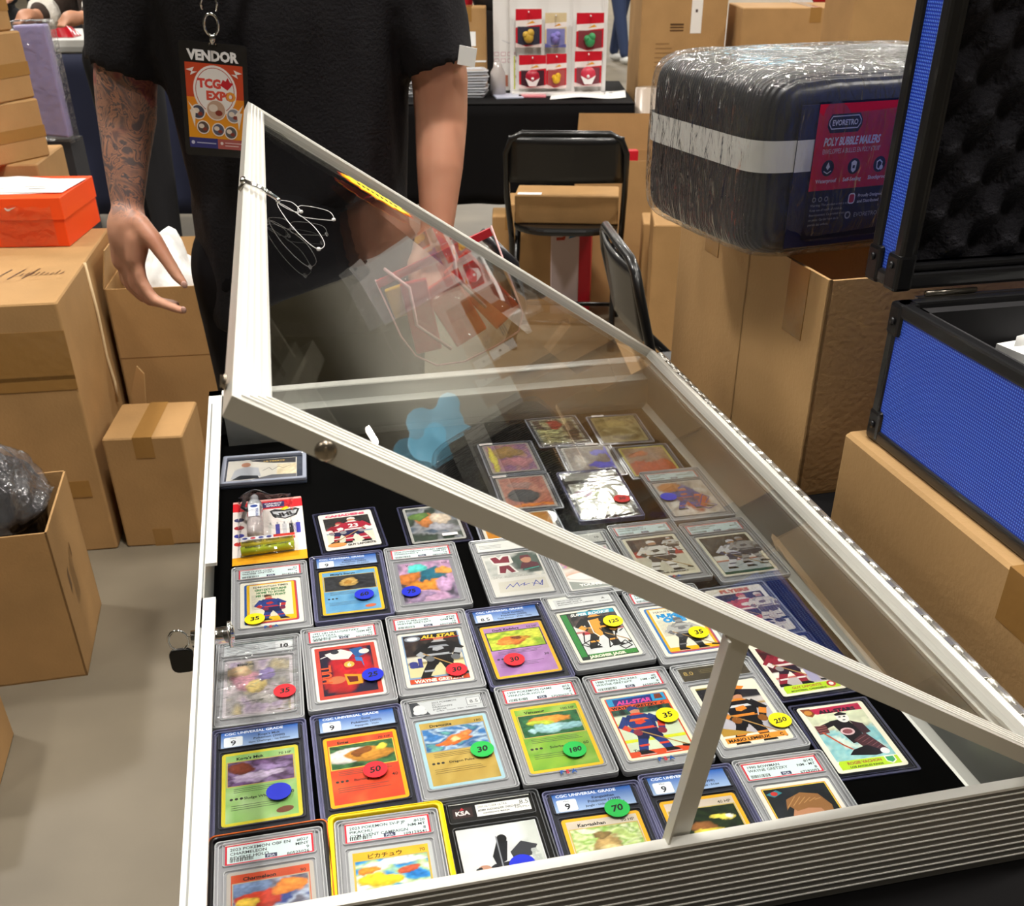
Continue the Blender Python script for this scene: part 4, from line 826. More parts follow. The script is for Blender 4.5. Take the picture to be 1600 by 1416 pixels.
toploader('clear sleeved card with a purple and orange face and a white corner tag', GT, -.0107, 1.2765, .19, tc(31, ['b87888', '8c5c8c', 'c89078'], [(.4, .7, .4, .2, 'a8803c'), (.6, .3, .4, .2, 'c88088'), (.1, .4, .08, .6, 'e8d42c')], 'b4a8a0'), pale=True, note=(-26, 46))
toploader('card in a clear sleeve with a grey picture on salmon red, below the purple card', GT, .009, 1.1745, .18, tc(32, ['c87a68', 'd89078', 'b86858'], [(.45, .35, .35, .22, '4a4a4c'), (.4, .75, .3, .14, 'b88c84'), (.5, .06, .6, .05, 'e8883c')], 'c0b4ac'), pale=True, note=(-26, 46))
toploader('card in a clear sleeve with violet blue foil in the back rows', GT, .0958, 1.2672, .166, tc(33, ['a8988c', '988a88', 'b8aca0'], [(.75, .3, .3, .14, '6a6af0'), (.8, .75, .2, .1, '7a7af0'), (.25, .5, .18, .25, 'd8ccc0'), (.97, .5, .04, .6, '8c8cf8')], 'd8d4cc'), pale=True, note=(12, 47))
toploader('clear sleeved card with orange lower half and yellow edges near the back', GT, .174, 1.2658, .18, tc(34, ['b4907a', 'a88464', 'c09c80'], [(.5, .2, .7, .28, 'c0542c'), (.35, .75, .25, .14, 'c8703c')], 'd8c868'), pale=True)
toploader('card in a loose crinkled sleeve with red on pale yellow rays in the rearmost row', GT, .0555, 1.3655, .21, tc(35, ['c8c48c', 'a8a070', 'd8d4a8', '5c4a44'], [(.5, .75, .2, .2, 'c8402c'), (.3, .5, .3, .1, 'e0e0a0'), (.85, .5, .15, .4, '3c3438')], 'a8a8a0'), pale=True, cover=cover_w)
toploader('gold patterned card in a clear sleeve at the right of the rearmost row', GT, .1422, 1.372, .163, tc(36, ['9c8a5c', '7c6c40', 'b8a878', '6a5c38'], [(.4, .7, .4, .2, 'b8a468')], 'a89868'), pale=True, note=(-20, 47))
# thick magnetic holder lying sideways
t = thing('magnetic_card_holder', 'thick clear holder lying sideways with a signed hockey card, back left of case', 'card holder', (-.3315, 1.2357, BED), .172)
B().prism(rrect(.109, .084, .003), 0, .004).build('holder_base', mat('holder_smoke', '4c5262', .12, spec=.8, coat=.7), t, bevel=.001)
B().ring(rrect(.109, .084, .003), rrect(.098, .073, .002), .004, .009).build('holder_rim', mat('holder_clear', 'a9afc2', .1, spec=.8, coat=.8), t, bevel=.0012)
a = Art(.0050); a.rr(-3, 0, 88.9, 63.5, 1, 'dcd8ce'); a.poly([(-20, 31), (40, 31), (40, 14), (10, 18), (-16, 26)], '3a3a40'); a.field(16, -20, 41, 13, 6, 6, paint(['d8c8a4', 'e4d8bc'], [], 3)); a.poly([(-20, -31), (41, -31), (41, -20), (10, -18)], '6a6c74')
a.poly([(-42, -24), (-38, 2), (-24, 12), (-8, 6), (-4, -20)], 'b8bcc4'); a.ell(-24, 17, 6, 7, 'c08a70'); a.poly([(-42, -28), (-30, -14), (-8, -18), (-6, -26)], '2c3036'); a.text('ULTIMATE', 12, 22, 6, 'd8b45c', 'c', .03)
a.line([(-2, -4), (6, 4), (10, -4), (18, 6), (24, 0), (34, 8)], .8, '34343a'); part_art(a, 'card', t, base=(rrect(.0889, .0635, .001, 3, -.003, 0), .0050))
B().prism(rrect(.098, .073, .002), .0082, .0086).build('clear_cover', cover_m, t)

# blister pack of candy spray on a backing card
t = thing('candy_blister_pack', 'red, white and yellow candy spray pack in a clear blister at left of case', 'candy pack', (-.2953, 1.0790, BED), .2175)
a = Art(.0012); a.rr(0, 0, 83, 158, 5, 'efe6e0'); a.rect(-41.5, 52, 41.5, 74, 'd8202a'); a.poly([(-41.5, 74), (41.5, 74), (41, 79), (-41, 79)], 'e8a8a0'); a.poly([(-41.5, -62), (41.5, -58), (41.5, -79), (-41.5, -79)], 'f0a81c')
a.poly([(2, 46), (8, 50), (20, 46), (32, 50), (38, 46), (34, 30), (20, 22), (6, 30)], '26282c'); a.poly([(5, 44), (20, 42), (35, 44), (32, 32), (20, 25), (8, 32)], 'c9ccd0'); a.text('NHL', 20, 30, 13, '1c1e22', 'c', .06, width=24 / 1.9, rot=12); a.poly([(14, 48), (22, 56), (26, 50), (20, 46)], 'e8d820')
a.rect(-6, 56, 20, 70, '2a2c6a'); a.text('CANDY', 7, 64, 6, 'e8e0e4', 'c', .05); a.text('SPRAY', 7, 58, 6, 'e8e0e4', 'c', .05)
for k in range(5):
    x = 0 + k * 8; a.rect(x, -16, x + 5, 10, ('e8e6e0', '4a4a9c', 'c8c8cc', '2a2c30', '3a3aa0')[k]); a.rect(x + 1.5, 10, x + 3.5, 16, 'b0b0b0')
for k in range(4): a.ell(-34, 30 - k * 20, 6, 5, ('3a3c6a', 'b82a34', '3a3c9a', 'c8302c')[k]); 
a.poly([(-2, -26), (30, -22), (30, -28), (-2, -32)], 'd83a20')
part_art(a, 'backing_card', t, base=(rrect(.083, .158, .005), .0012))
B().cyl((-.014, -.030, .012), (-.014, .030, .012), .0095, 20).build('spray_bottle', mat('bottle_clear', 'cfc4c2', .1, spec=.8, coat=.5), t)
B().tube([(-.014, .030, .012), (-.014, .044, .012), (-.014, .050, .012), (-.014, .062, .012), (-.014, .068, .012)], [.0095, .009, .0062, .0055, .004], 16).build('spray_cap', mat('cap_clear', 'b8bcc0', .08, spec=.9, coat=.8), t)
B().tube([(-.026, .052, .014), (-.028, .030, .018), (-.022, .018, .02)], .0025, 8).build('lanyard_strap', mat('strap_black', '1a1c22', .3), t)
a = Art(.0222); a.rect(-20.5, -4, -7.5, 28, 'eef2f8'); a.ell(-14, 22, 4.4, 3.6, '2a4a9a'); a.text('PENGUINS', -12, 16, 4.2, '2a4a9a', 'l', .03, rot=-90); part_art(a, 'bottle_label', t)
f = lambda k: [(-.034 + .006, 0)]
for i, (y, c, tx) in enumerate(((-.048, 'c8b430', 'STRAWBERRY VANILLA CANDY'), (-.060, 'b4c428', 'RASPBERRY LEMON CANDY'))):
    B().cyl((-.031, y, .0075), (.028, y + .004, .0075), .0052, 14).build('candy_tube', mat('candy_' + c, c, .25, coat=.6), t)
    a = Art(.0130); a.text(tx, -.5, y * 1000 - .8, 4.6, '3a3410', 'c', .04, width=54 / 13.5, rot=3); part_art(a, 'tube_lettering', t)
a = Art(.0126); a.rect(-30, -43, 6, -36, 'e8ecf4'); [a.ell(-26 + k * 9, -39.5, 3, 2.4, c) for k, c in enumerate(('26388c', 'c02838', '26388c', '303890'))]; a.rect(6, -42, 30, -36, 'd83420'); part_art(a, 'flavour_strip', t)
def blis(u, v):
    x = -.036 + u * .068; y = -.070 + v * .150; e = min(u, 1 - u, v, 1 - v)
    h = min(e * 9, 1) ** .5; bot = math.exp(-((x + .014) / .015) ** 2)
    return (x, y, .0013 + h * (.013 + .010 * bot * (1 if y > -.035 else 0)) + .0012 * noise.noise(Vector((x * 90, y * 60, 1))))
B().grid(26, 48, blis).build('blister_shell', clear('blister_plastic', (.96, .96, .97), .05, 1.45, bump=(30, .5), gain=1.3), t)

# ------------------------------------------------------------------ cardboard boxes
def carton(label, loc, size, rotz=0, group=None, tape='top', pale=False, open_=False, flaps=None, hand=False, marks=None, name='cardboard_box', wall=.004, sag=0.0, fill=None):
    """loc = centre of the base; size = x, y, z"""
    t = thing(name, label, 'box', loc, rotz, group); X, Y, Z = size; m = KRAFT2() if pale else KRAFT()
    e = min(.004, Z * .05)
    if not open_:
        b = B(); rings = []; n = 3
        for z, k in ((0, .003), (.004, 0), (Z * .5, -sag), (Z - .004, 0), (Z, .003)):
            rings.append([(x, y, z) for x, y in rrect(X - 2 * k, Y - 2 * k, .006, n)])
        b.loft(rings); b.sm = [False] * len(b.sm); b.build('body', m, t)
        sm_ = mat('flap_seam', '6b4c2a', .9)
        if tape in ('top', 'topx'):
            if tape == 'top': B().b2((-.0012, -Y / 2 + .002, Z), (.0012, Y / 2 - .002, Z + .0006)).build('flap_seam', sm_, t)
            else: B().b2((-X / 2 + .002, -.0012, Z), (X / 2 - .002, .0012, Z + .0006)).build('flap_seam', sm_, t)
            tw = min(.048, X * .3) / 2; b = B()
            if tape == 'top': b.b2((-tw, -Y / 2 - .0006, Z + .0005), (tw, Y / 2 + .0006, Z + .001)).b2((-tw, -Y / 2 - .001, Z - .055), (tw, -Y / 2 - .0004, Z + .001)).b2((-tw, Y / 2 + .0004, Z - .055), (tw, Y / 2 + .001, Z + .001)).b2((-tw, -Y / 2 - .001, 0), (tw, -Y / 2 - .0004, .05))
            else: b.b2((-X / 2 - .0006, -tw, Z + .0005), (X / 2 + .0006, tw, Z + .001)).b2((X / 2 + .0004, -tw, Z - .055), (X / 2 + .001, tw, Z + .001)).b2((-X / 2 - .001, -tw, Z - .055), (-X / 2 - .0004, tw, Z + .001))
            b.build('tape_strip', TAPE(), t)
    else:
        b = B(); w_ = wall
        b.b2((-X / 2, -Y / 2, 0), (X / 2, -Y / 2 + w_, Z)).b2((-X / 2, Y / 2 - w_, 0), (X / 2, Y / 2, Z)).b2((-X / 2, -Y / 2, 0), (-X / 2 + w_, Y / 2, Z)).b2((X / 2 - w_, -Y / 2, 0), (X / 2, Y / 2, Z)).b2((-X / 2, -Y / 2, 0), (X / 2, Y / 2, w_))
        b.build('body', m, t)
        for side, ang, ln in (flaps or []):
            # side: 0 -y, 1 +x, 2 +y, 3 -x ; ang from vertical outward
            L = X if side in (0, 2) else Y; c = math.cos(R(ang)); s_ = math.sin(R(ang)); fb = B()
            fb.prism([(-L / 2 + .003, 0), (L / 2 - .003, 0), (L / 2 - .012, ln), (-L / 2 + .012, ln)], 0, .003, f=lambda x, y, z: (x, -(y * s_) - z * c, y * c - z * s_))
            o = fb.build('flap', m, t); o.location = ((0, -Y / 2, Z), (X / 2, 0, Z), (0, Y / 2, Z), (-X / 2, 0, Z))[side]; o.rotation_euler.z = (0, PI / 2, PI, -PI / 2)[side]
    if hand:
        B().prism(rrect(.08, .022, .01), 0, .002, f=lambda x, y, z: (X / 2 + z * .4, x, Z * .62 + y)).build('hand_hole', mat('hole_dark', '120c07', 1), t)
    if marks: marks(t, X, Y, Z)
    return t
def face_art(t, X, Y, Z, side, fn, name='printed_marks', scale=1000):
    """vector art upright on a side face: 0 -y, 1 +x, 2 +y, 3 -x, 4 top"""
    a = Art(.0006, 2e-5); fn(a); o = a.b.build(name, mat('box_print', rough=.8) if False else PRINT, t)
    if side == 4: o.location = (0, 0, Z + .0004)
    else:
        o.rotation_euler = (PI / 2, 0, (0, PI / 2, PI, -PI / 2)[side]); o.location = ((0, -Y / 2, Z / 2), (X / 2, 0, Z / 2), (0, Y / 2, Z / 2), (-X / 2, 0, Z / 2))[side]
    return o

# right side, on the second table
def Kp(u, v, z): return K(u, v, z)
TT = .7455
def e_logo(t, X, Y, Z):
    def f(a):
        for q in ([(-62, 62), (70, 62)], [(-62, 62), (-62, -110)]): a.line(q, 1.6, '2c2018')
        o8 = [(24 * math.cos(PI / 8 + k * PI / 4), 24 * math.sin(PI / 8 + k * PI / 4)) for k in range(8)]
        a.poly([(x - 28, y + 22) for x, y in o8], '2c2018'); a.poly([(x * .74 - 28, y * .74 + 22) for x, y in o8], 'b98f5c'); a.poly([(x * .56 - 28, y * .56 + 22) for x, y in o8], '2c2018'); a.text('e', -28, 15, 22, 'b98f5c', 'c', .08)
    face_art(t, X, Y, Z, 0, f)
HB = .274
c2 = K(.612 + .16, 1.205, TT)
def box2m(t, X, Y, Z):
    e_logo(t, X, Y, Z)
    B().b2((-X / 2 - .0012, -.06, Z - .085), (-X / 2 - .0004, -.01, Z)).build('tape_strip', TAPE(), t)
box2 = carton('tall brown box beside the hinge with a printed octagon logo, under the wrapped mailers', (c2.x, c2.y, TT), (.32, .215, HB), TH + R(1.0), open_=True, marks=box2m, pale=True)
c1 = K(.615 + .14, 1.4505, TT)
carton('brown box behind the logo box, at the far end of the hinge', (c1.x, c1.y, TT), (.28, .255, HB), TH + R(1.0), tape='topx', pale=True)
c3 = K(.612 + .26, .665, TT)
b3 = carton('low long brown box under the blue case beside the near end of the hinge', (c3.x, c3.y, TT), (.52, .68, .128), TH, tape='topx', pale=True,
    marks=lambda t, X, Y, Z: B().b2((-X / 2 - .0012, -.155, .006), (-X / 2 - .0004, -.10, .085)).build('tape_strip', TAPE(), t))
def crushed(t): pass

# wrapped pack of bubble mailers
pk = thing('mailer_pack', 'shrink wrapped black pack of bubble mailers with white band and red printed label', 'package', K(.562, 1.165, TT + HB + .009) + Vector((-.022, -.012, 0)) + Vector((math.cos(R(21)) * .19 - math.sin(R(21)) * .135, math.sin(R(21)) * .19 + math.cos(R(21)) * .135, 0)), R(21))
PX, PY, PZ = .39, .285, .200
def pack_pt(u, v, off=0.):
    """u around, v up"""
    return None
def sup(nu, nv, off, seed, amp):
    b = B(); rings = []
    for j in range(nv + 1):
        ph = -PI / 2 + PI * j / nv; cz, sz = math.cos(ph), math.sin(ph)
        zz = (abs(sz) ** .28) * (1 if sz > 0 else -1); rr_ = abs(cz) ** .22
        ring = []
        for i in range(nu):
            a = 2 * PI * i / nu; ca, sa = math.cos(a), math.sin(a)
            x = (abs(ca) ** .22) * (1 if ca > 0 else -1); y = (abs(sa) ** .22) * (1 if sa > 0 else -1)
            p = Vector((x * rr_ * PX / 2, y * rr_ * PY / 2, PZ / 2 + zz * PZ / 2)); nrm = Vector((x, y, zz * .7)).normalized()
            d = off + amp * noise.noise(Vector((p.x * 30 + seed, p.y * 30, p.z * 14))) + amp * .7 * noise.noise(Vector((p.x * 90, p.y * 90, p.z * 16 + seed)))
            ring.append(p + nrm * d)
        rings.append(ring)
    b.loft(rings); return b
mb = mat('mailer_black', '17181c', .4)
ntm = mb.node_tree
# fine vertical ridges of stacked mailers on the short end
wv = ntm.nodes.new('ShaderNodeTexWave'); wv.wave_type = 'BANDS'; wv.bands_direction = 'Y'; wv.inputs['Scale'].default_value = 62; wv.inputs['Distortion'].default_value = .6; wv.inputs['Detail'].default_value = 1
tcx = ntm.nodes.new('ShaderNodeTexCoord'); ntm.links.new(tcx.outputs['Object'], wv.inputs[0])
bpx = ntm.nodes.new('ShaderNodeBump'); bpx.inputs['Strength'].default_value = .5; bpx.inputs['Distance'].default_value = .004; ntm.links.new(wv.outputs['Fac'], bpx.inputs['Height']); ntm.links.new(bpx.outputs[0], ntm.nodes['Principled BSDF'].inputs['Normal'])
sup(96, 48, 0, 1, .0012).build('mailer_stack', mb, pk)
def onpack(y0, y1, z0, z1, side, off=.0022, n=24):
    """curved patch hugging the pack, side 'front' (x runs) at -y face or 'end' at -x face"""
def band(off, z0, z1, nm, m_):
    b = B(); rings = []
    for z in (z0, (z0 + z1) / 2, z1):
        ring = []
        for i in range(120):
            a = 2 * PI * i / 120; ca, sa = math.cos(a), math.sin(a)
            x = (abs(ca) ** .22) * (1 if ca > 0 else -1); y = (abs(sa) ** .22) * (1 if sa > 0 else -1)
            k = abs(math.cos(math.asin(min(1, abs((z - PZ / 2) / (PZ / 2))) ** (1 / .28)))) ** .22
            ring.append((x * (k * PX / 2 + off), y * (k * PY / 2 + off), z))
        rings.append(ring)
    b.loft(rings, cap0=False, cap1=False); return b.build(nm, m_, pk)
band(.0032, .098, .131, 'white_band', mat('band_white', 'e4e4e0', .5))
navy = B().prism([(-.150, .015), (.16, .015), (.16, .166), (-.150, .166)], 0, .0012, f=lambda x, y, z: (x, -PY / 2 - .0022 - z, y))
navy = navy.build('side_sleeve', mat('mailer_navy', '1b1c34', .4), pk)
B().prism([(-.150, .098), (.16, .098), (.16, .131), (-.150, .131)], 0, .0006, f=lambda x, y, z: (x, -PY / 2 - .0036 - z, y)).build('white_band_front', mat('band_white'), pk)
a = Art(0, 1e-5)
LX = -128
a.rect(LX, 12, LX + 170, 148, '14141a'); a.rect(LX + 1, 62, LX + 170, 146, 'e0102c')
a.poly([(LX + 14, 130), (LX + 18, 136), (LX + 54, 136), (LX + 58, 130), (LX + 58, 124), (LX + 54, 118), (LX + 18, 118), (LX + 14, 124)], '101014'); a.poly([(LX + 15.5, 130), (LX + 19, 134.5), (LX + 53, 134.5), (LX + 56.5, 130), (LX + 56.5, 126), (LX + 53, 121.5), (LX + 19, 121.5), (LX + 15.5, 126)], 'ece8e8')
a.poly([(LX + 16.5, 129.5), (LX + 19.5, 133.4), (LX + 52.5, 133.4), (LX + 55.5, 129.5), (LX + 55.5, 126.5), (LX + 52.5, 122.6), (LX + 19.5, 122.6), (LX + 16.5, 126.5)], '101014')
a.text('EVORETRO', LX + 36, 125.2, 7.4, 'f4f2f2', 'c', .03, width=34 / 5.2); a.text('POLY BUBBLE MAILERS', LX + 12, 106, 11, 'f6f2f2', 'l', .035, width=7.2, shear=.12); a.text('ENVELOPPES À BULLES EN POLY 6"X10"', LX + 12, 98, 7, 'f0dcdc', 'l', 0, width=4.3)
for k, tx in enumerate(('Waterproof', 'Self-Sealing', 'Shockproof')):
    x = LX + 22 + k * 34; a.ell(x, 84, 8, 8, '121216', n=24); a.text(tx, x, 69.5, 5.4, 'f4eaea', 'c', .02)
    if k == 0: a.poly([(x - 2.6, 85), (x, 90), (x + 2.6, 85), (x, 82)], 'f0f0f0'); a.line([(x - 4.5, 81), (x, 78.6), (x + 4.5, 81)], 1, 'f0f0f0')
    elif k == 1: a.poly([(x - 3.6, 88), (x, 90), (x + 3.6, 88), (x + 3, 80), (x, 77.6), (x - 3, 80)], 'f0f0f0'); a.rr(x, 83.4, 3, 3, .4, '121216')
    else: a.poly([(x - 4, 87), (x, 89), (x + 4, 86), (x + 3.4, 80), (x, 78), (x - 3.4, 80)], 'f0f0f0'); a.poly([(x - 2.8, 86), (x, 87.4), (x + 2.8, 85.4), (x + 2.2, 80.8), (x, 79.6), (x - 2.2, 80.8)], '121216'); a.ell(x + 3, 80.6, 2.4, 2.4, 'f0f0f0')
for k in range(3): a.ell(LX + 10 + k * 8, 53, 2.6, 2.6, '8a8a8c'); a.ell(LX + 10 + k * 8, 53, 1.6, 1.6, '14141a')
for k, tx in enumerate(('Warning: This product is not a toy.', 'Keep out of reach of children.', 'Avertissement: Ce produit n\'est pas', 'un jouet. Garder hors de la', 'portée des enfants.')): a.text(tx, LX + 6, 46 - k * 5, 3.6, 'a8a8aa', 'l', 0)
a.rr(LX + 60, 51, 9, 11, 3, 'ece8e8'); a.rr(LX + 60, 51, 6.5, 8.5, 2, 'c8203c'); a.text('Proudly Designed', LX + 68, 52, 4.6, 'd8d8da', 'l', .02); a.text('and Distributed', LX + 68, 46, 4.6, 'd8d8da', 'l', .02)
a.ell(LX + 58, 34, 4, 4, 'a8a8aa'); a.ell(LX + 58, 34, 2.4, 2.4, '14141a'); a.text('EVORETRO', LX + 66, 31.6, 6.4, 'a8a8aa', 'l', 0)
o = a.b.build('printed_label', PRINT, pk, (0.0045, -PY / 2 - .0048, .010)); o.rotation_euler = (PI / 2, 0, 0); o.scale = (1.04, 1.07, 1)
wrap = clear('shrink_wrap', (.97, .97, .97), .07, 1.45, bump=(70, .9, (1, 1, .45)), gain=1.3, haze=.035)
sup(150, 80, .0068, 9, .0022).build('shrink_film', wrap, pk)

# blue foam-lined case on the long box
bc = thing('foam_case', 'open blue textured carrying case with black edges and egg crate foam in its upright lid', 'case', K(.628 + .19, .985 - .165, TT + .130), TH)
bluem = mat('blue_panel', '1838c8', .35, spec=.6)
ntb = bluem.node_tree; tcb = ntb.nodes.new('ShaderNodeTexCoord'); mpb = ntb.nodes.new('ShaderNodeMapping'); mpb.inputs['Scale'].default_value = (0, 330, 330); ntb.links.new(tcb.outputs['Object'], mpb.inputs[0])
vb = ntb.nodes.new('ShaderNodeTexVoronoi'); vb.inputs['Scale'].default_value = 1; vb.inputs['Randomness'].default_value = .0; ntb.links.new(mpb.outputs[0], vb.inputs['Vector'])
rb = ntb.nodes.new('ShaderNodeValToRGB'); rb.color_ramp.elements[0].position = .15; rb.color_ramp.elements[0].color = (*lin('6a9aff'), 1); rb.color_ramp.elements[1].position = .42; rb.color_ramp.elements[1].color = (*lin('0b38c4'), 1); ntb.links.new(vb.outputs[0], rb.inputs[0]); ntb.links.new(rb.outputs[0], ntb.nodes['Principled BSDF'].inputs['Base Color'])
bb = ntb.nodes.new('ShaderNodeBump'); bb.inputs['Strength'].default_value = .5; bb.inputs['Distance'].default_value = .001; bb.invert = True; ntb.links.new(vb.outputs[0], bb.inputs['Height']); ntb.links.new(bb.outputs[0], ntb.nodes['Principled BSDF'].inputs['Normal'])
blk = mat('black_edge', '141416', .35, spec=.6, coat=.2); foam = mat('black_foam', '2c2b30', .95, spec=.2, bump=(180, .8)); liner = mat('case_lining', '1e1d20', .8)
BX, BY, BZ = .38, .33, .152
b = B(); w_ = .006
b.b2((-BX / 2 + .003, -BY / 2 + .003, .004), (-BX / 2 + .003 + w_, BY / 2 - .003, BZ - .004)).b2((BX / 2 - .003 - w_, -BY / 2 + .003, .004), (BX / 2 - .003, BY / 2 - .003, BZ - .004))
b.b2((-BX / 2 + .003, -BY / 2 + .003, .004), (BX / 2 - .003, -BY / 2 + .003 + w_, BZ - .004)).b2((-BX / 2 + .003, BY / 2 - .003 - w_, .004), (BX / 2 - .003, BY / 2 - .003, BZ - .004)).b2((-BX / 2 + .003, -BY / 2 + .003, .003), (BX / 2 - .003, BY / 2 - .003, .009))
b.build('case_shell', bluem, bc, label='blue dotted metal panels')
def edges(b, X, Y, z0, z1, r=.011):
    for z in (z0, z1):
        b.ring(rrect(X, Y, .010), rrect(X - 2 * r, Y - 2 * r, .004), z - r / 2, z + r / 2)
    for sx in (-1, 1):
        for sy in (-1, 1): b.b2((sx * X / 2, sy * Y / 2, z0), (sx * (X / 2 - r), sy * (Y / 2 - r), z1))
b = B(); edges(b, BX, BY, .006, BZ - .006, .014); b.build('edge_trim', blk, bc, bevel=.003)
B().b2((-BX / 2 + .012, BY / 2 - .030, .01), (BX / 2 - .012, BY / 2 - .012, BZ - .006)).b2((-BX / 2 + .012, -BY / 2 + .012, .01), (BX / 2 - .012, -BY / 2 + .03, BZ - .006)).b2((-BX / 2 + .012, -BY / 2 + .012, .01), (-BX / 2 + .028, BY / 2 - .012, BZ - .006)).b2((BX / 2 - .028, -BY / 2 + .012, .01), (BX / 2 - .012, BY / 2 - .012, BZ - .006)).b2((-BX / 2 + .02, -BY / 2 + .02, .01), (BX / 2 - .02, BY / 2 - .02, .05)).b2((-.02, -BY / 2 + .02, .05), (-.005, BY / 2 - .02, BZ - .05)).build('foam_lining', liner, bc)
b = B()
for sx in (-1, 1):
    for sy in (-1, 1):
        for z0, z1 in ((-.001, .034), (BZ - .034, BZ + .001)):
            B().b2((sx * (BX / 2 + .0015), sy * (BY / 2 + .0015), z0), (sx * (BX / 2 - .022), sy * (BY / 2 - .022), z1)).build('corner_guard', mat('corner_black', '0f0f11', .3, spec=.6), bc, bevel=.004)
B().box((0, BY / 2 + .004, BZ - .002), (BX - .06, .006, .006)).cyl((-.15, BY / 2 + .004, BZ + .004), (-.09, BY / 2 + .004, BZ + .004), .003, 8).build('hinge', mat('hinge_pin', 'a09a90', .3, metal=.9), bc)
# lid, upright behind the hinge
LT, LH = .062, .36
ld = B(); ld.b2((-BX / 2 + .004, BY / 2 + .004, BZ + .014), (-BX / 2 + .01, BY / 2 + LT - .002, BZ + LH)).b2((BX / 2 - .01, BY / 2 + .004, BZ + .014), (BX / 2 - .004, BY / 2 + LT - .002, BZ + LH)).b2((-BX / 2 + .004, BY / 2 + LT - .008, BZ + .014), (BX / 2 - .004, BY / 2 + LT - .002, BZ + LH)).b2((-BX / 2 + .004, BY / 2 + .004, BZ + .012), (BX / 2 - .004, BY / 2 + LT - .002, BZ + .018)).b2((-BX / 2 + .004, BY / 2 + .004, BZ + LH - .006), (BX / 2 - .004, BY / 2 + LT - .002, BZ + LH))
ld.build('lid_shell', bluem, bc)
b = B(); r = .016
for y0, y1 in ((BY / 2, BY / 2 + r), (BY / 2 + LT - r, BY / 2 + LT)):
    b.b2((-BX / 2, y0, BZ + .010), (-BX / 2 + r, y1, BZ + LH)).b2((BX / 2 - r, y0, BZ + .010), (BX / 2, y1, BZ + LH)).b2((-BX / 2 + .0005, y0 + .0005, BZ + .0095), (BX / 2 - .0005, y1 - .0005, BZ + .010 + r)).b2((-BX / 2, y0, BZ + LH - r), (BX / 2, y1, BZ + LH))
b.b2((-BX / 2, BY / 2, BZ + .009), (-BX / 2 + r, BY / 2 + LT, BZ + .009 + r)).b2((-BX / 2 + r, BY / 2 + .006, BZ + .03), (-BX / 2 + r + .008, BY / 2 + .02, BZ + LH - .02)).b2((-BX / 2 + r, BY / 2 + .006, BZ + .026), (BX / 2 - r, BY / 2 + .02, BZ + .034))
b.build('lid_trim', blk, bc, bevel=.004)
def fo(u, v):
    x = -BX / 2 + .024 + u * (BX - .048); z = BZ + .034 + v * (LH - .05)
    h = .5 + .5 * math.sin(x * 2 * PI / .062 + .8) * math.sin(z * 2 * PI / .062) ; h = h ** 1.3
    return (x, BY / 2 + .034 - h * .026 + .001 * noise.noise(Vector((x * 200, z * 200, 0))), z)
B().grid(90, 84, fo).build('egg_crate_foam', foam, bc, label='black egg crate foam')
b = B()
for z in (BZ + .024, ): b.b2((-BX / 2 - .0018, BY / 2 - .001, BZ + .008), (-BX / 2 + .02, BY / 2 + .024, BZ + .046)).b2((-BX / 2 - .0018, BY / 2 + LT - .024, BZ + .008), (-BX / 2 + .02, BY / 2 + LT + .0015, BZ + .046))
b.build('lid_corner_guard', mat('corner_black'), bc, bevel=.004)
b = B()
for (x, y, z) in ((-BX / 2 - .002, BY / 2 + .012, BZ + .034), (-BX / 2 - .002, BY / 2 + LT - .012, BZ + .034), (-BX / 2 - .002, BY / 2 - .011, BZ - .018), (-BX / 2 - .002, BY / 2 - .011, .018), (-BX / 2 - .002, -BY / 2 + .011, .018)):
    B().cyl((x, y, z), (x - .0015, y, z), .004, 12).build('rivet', mat('rivet_dark', '3a3a3c', .3, metal=.8), bc)
# white papers standing in the blue case
pp = thing('folded_papers', 'folded white papers sticking up out of the blue case', 'paper', K(.800, .925, TT + .185), TH + R(10))
for k in range(3):
    B().grid(8, 4, lambda u, v: (-.05 + u * .11, -.02 + k * .012 + .012 * math.sin(u * 3 + k), .055 + v * .03 + .02 * u - k * .009 - .0)).build('sheet', mat('paper_white', 'f4f4f2', .8), pp, solid=.0006)
B().b2((-.06, -.03, 0), (.07, .03, .056)).build('paper_stack', mat('paper_white'), pp)

# ------------------------------------------------------------------ left side: boxes, shoe box, bag
def on_floor(px, py): return at(px, py, z=0)
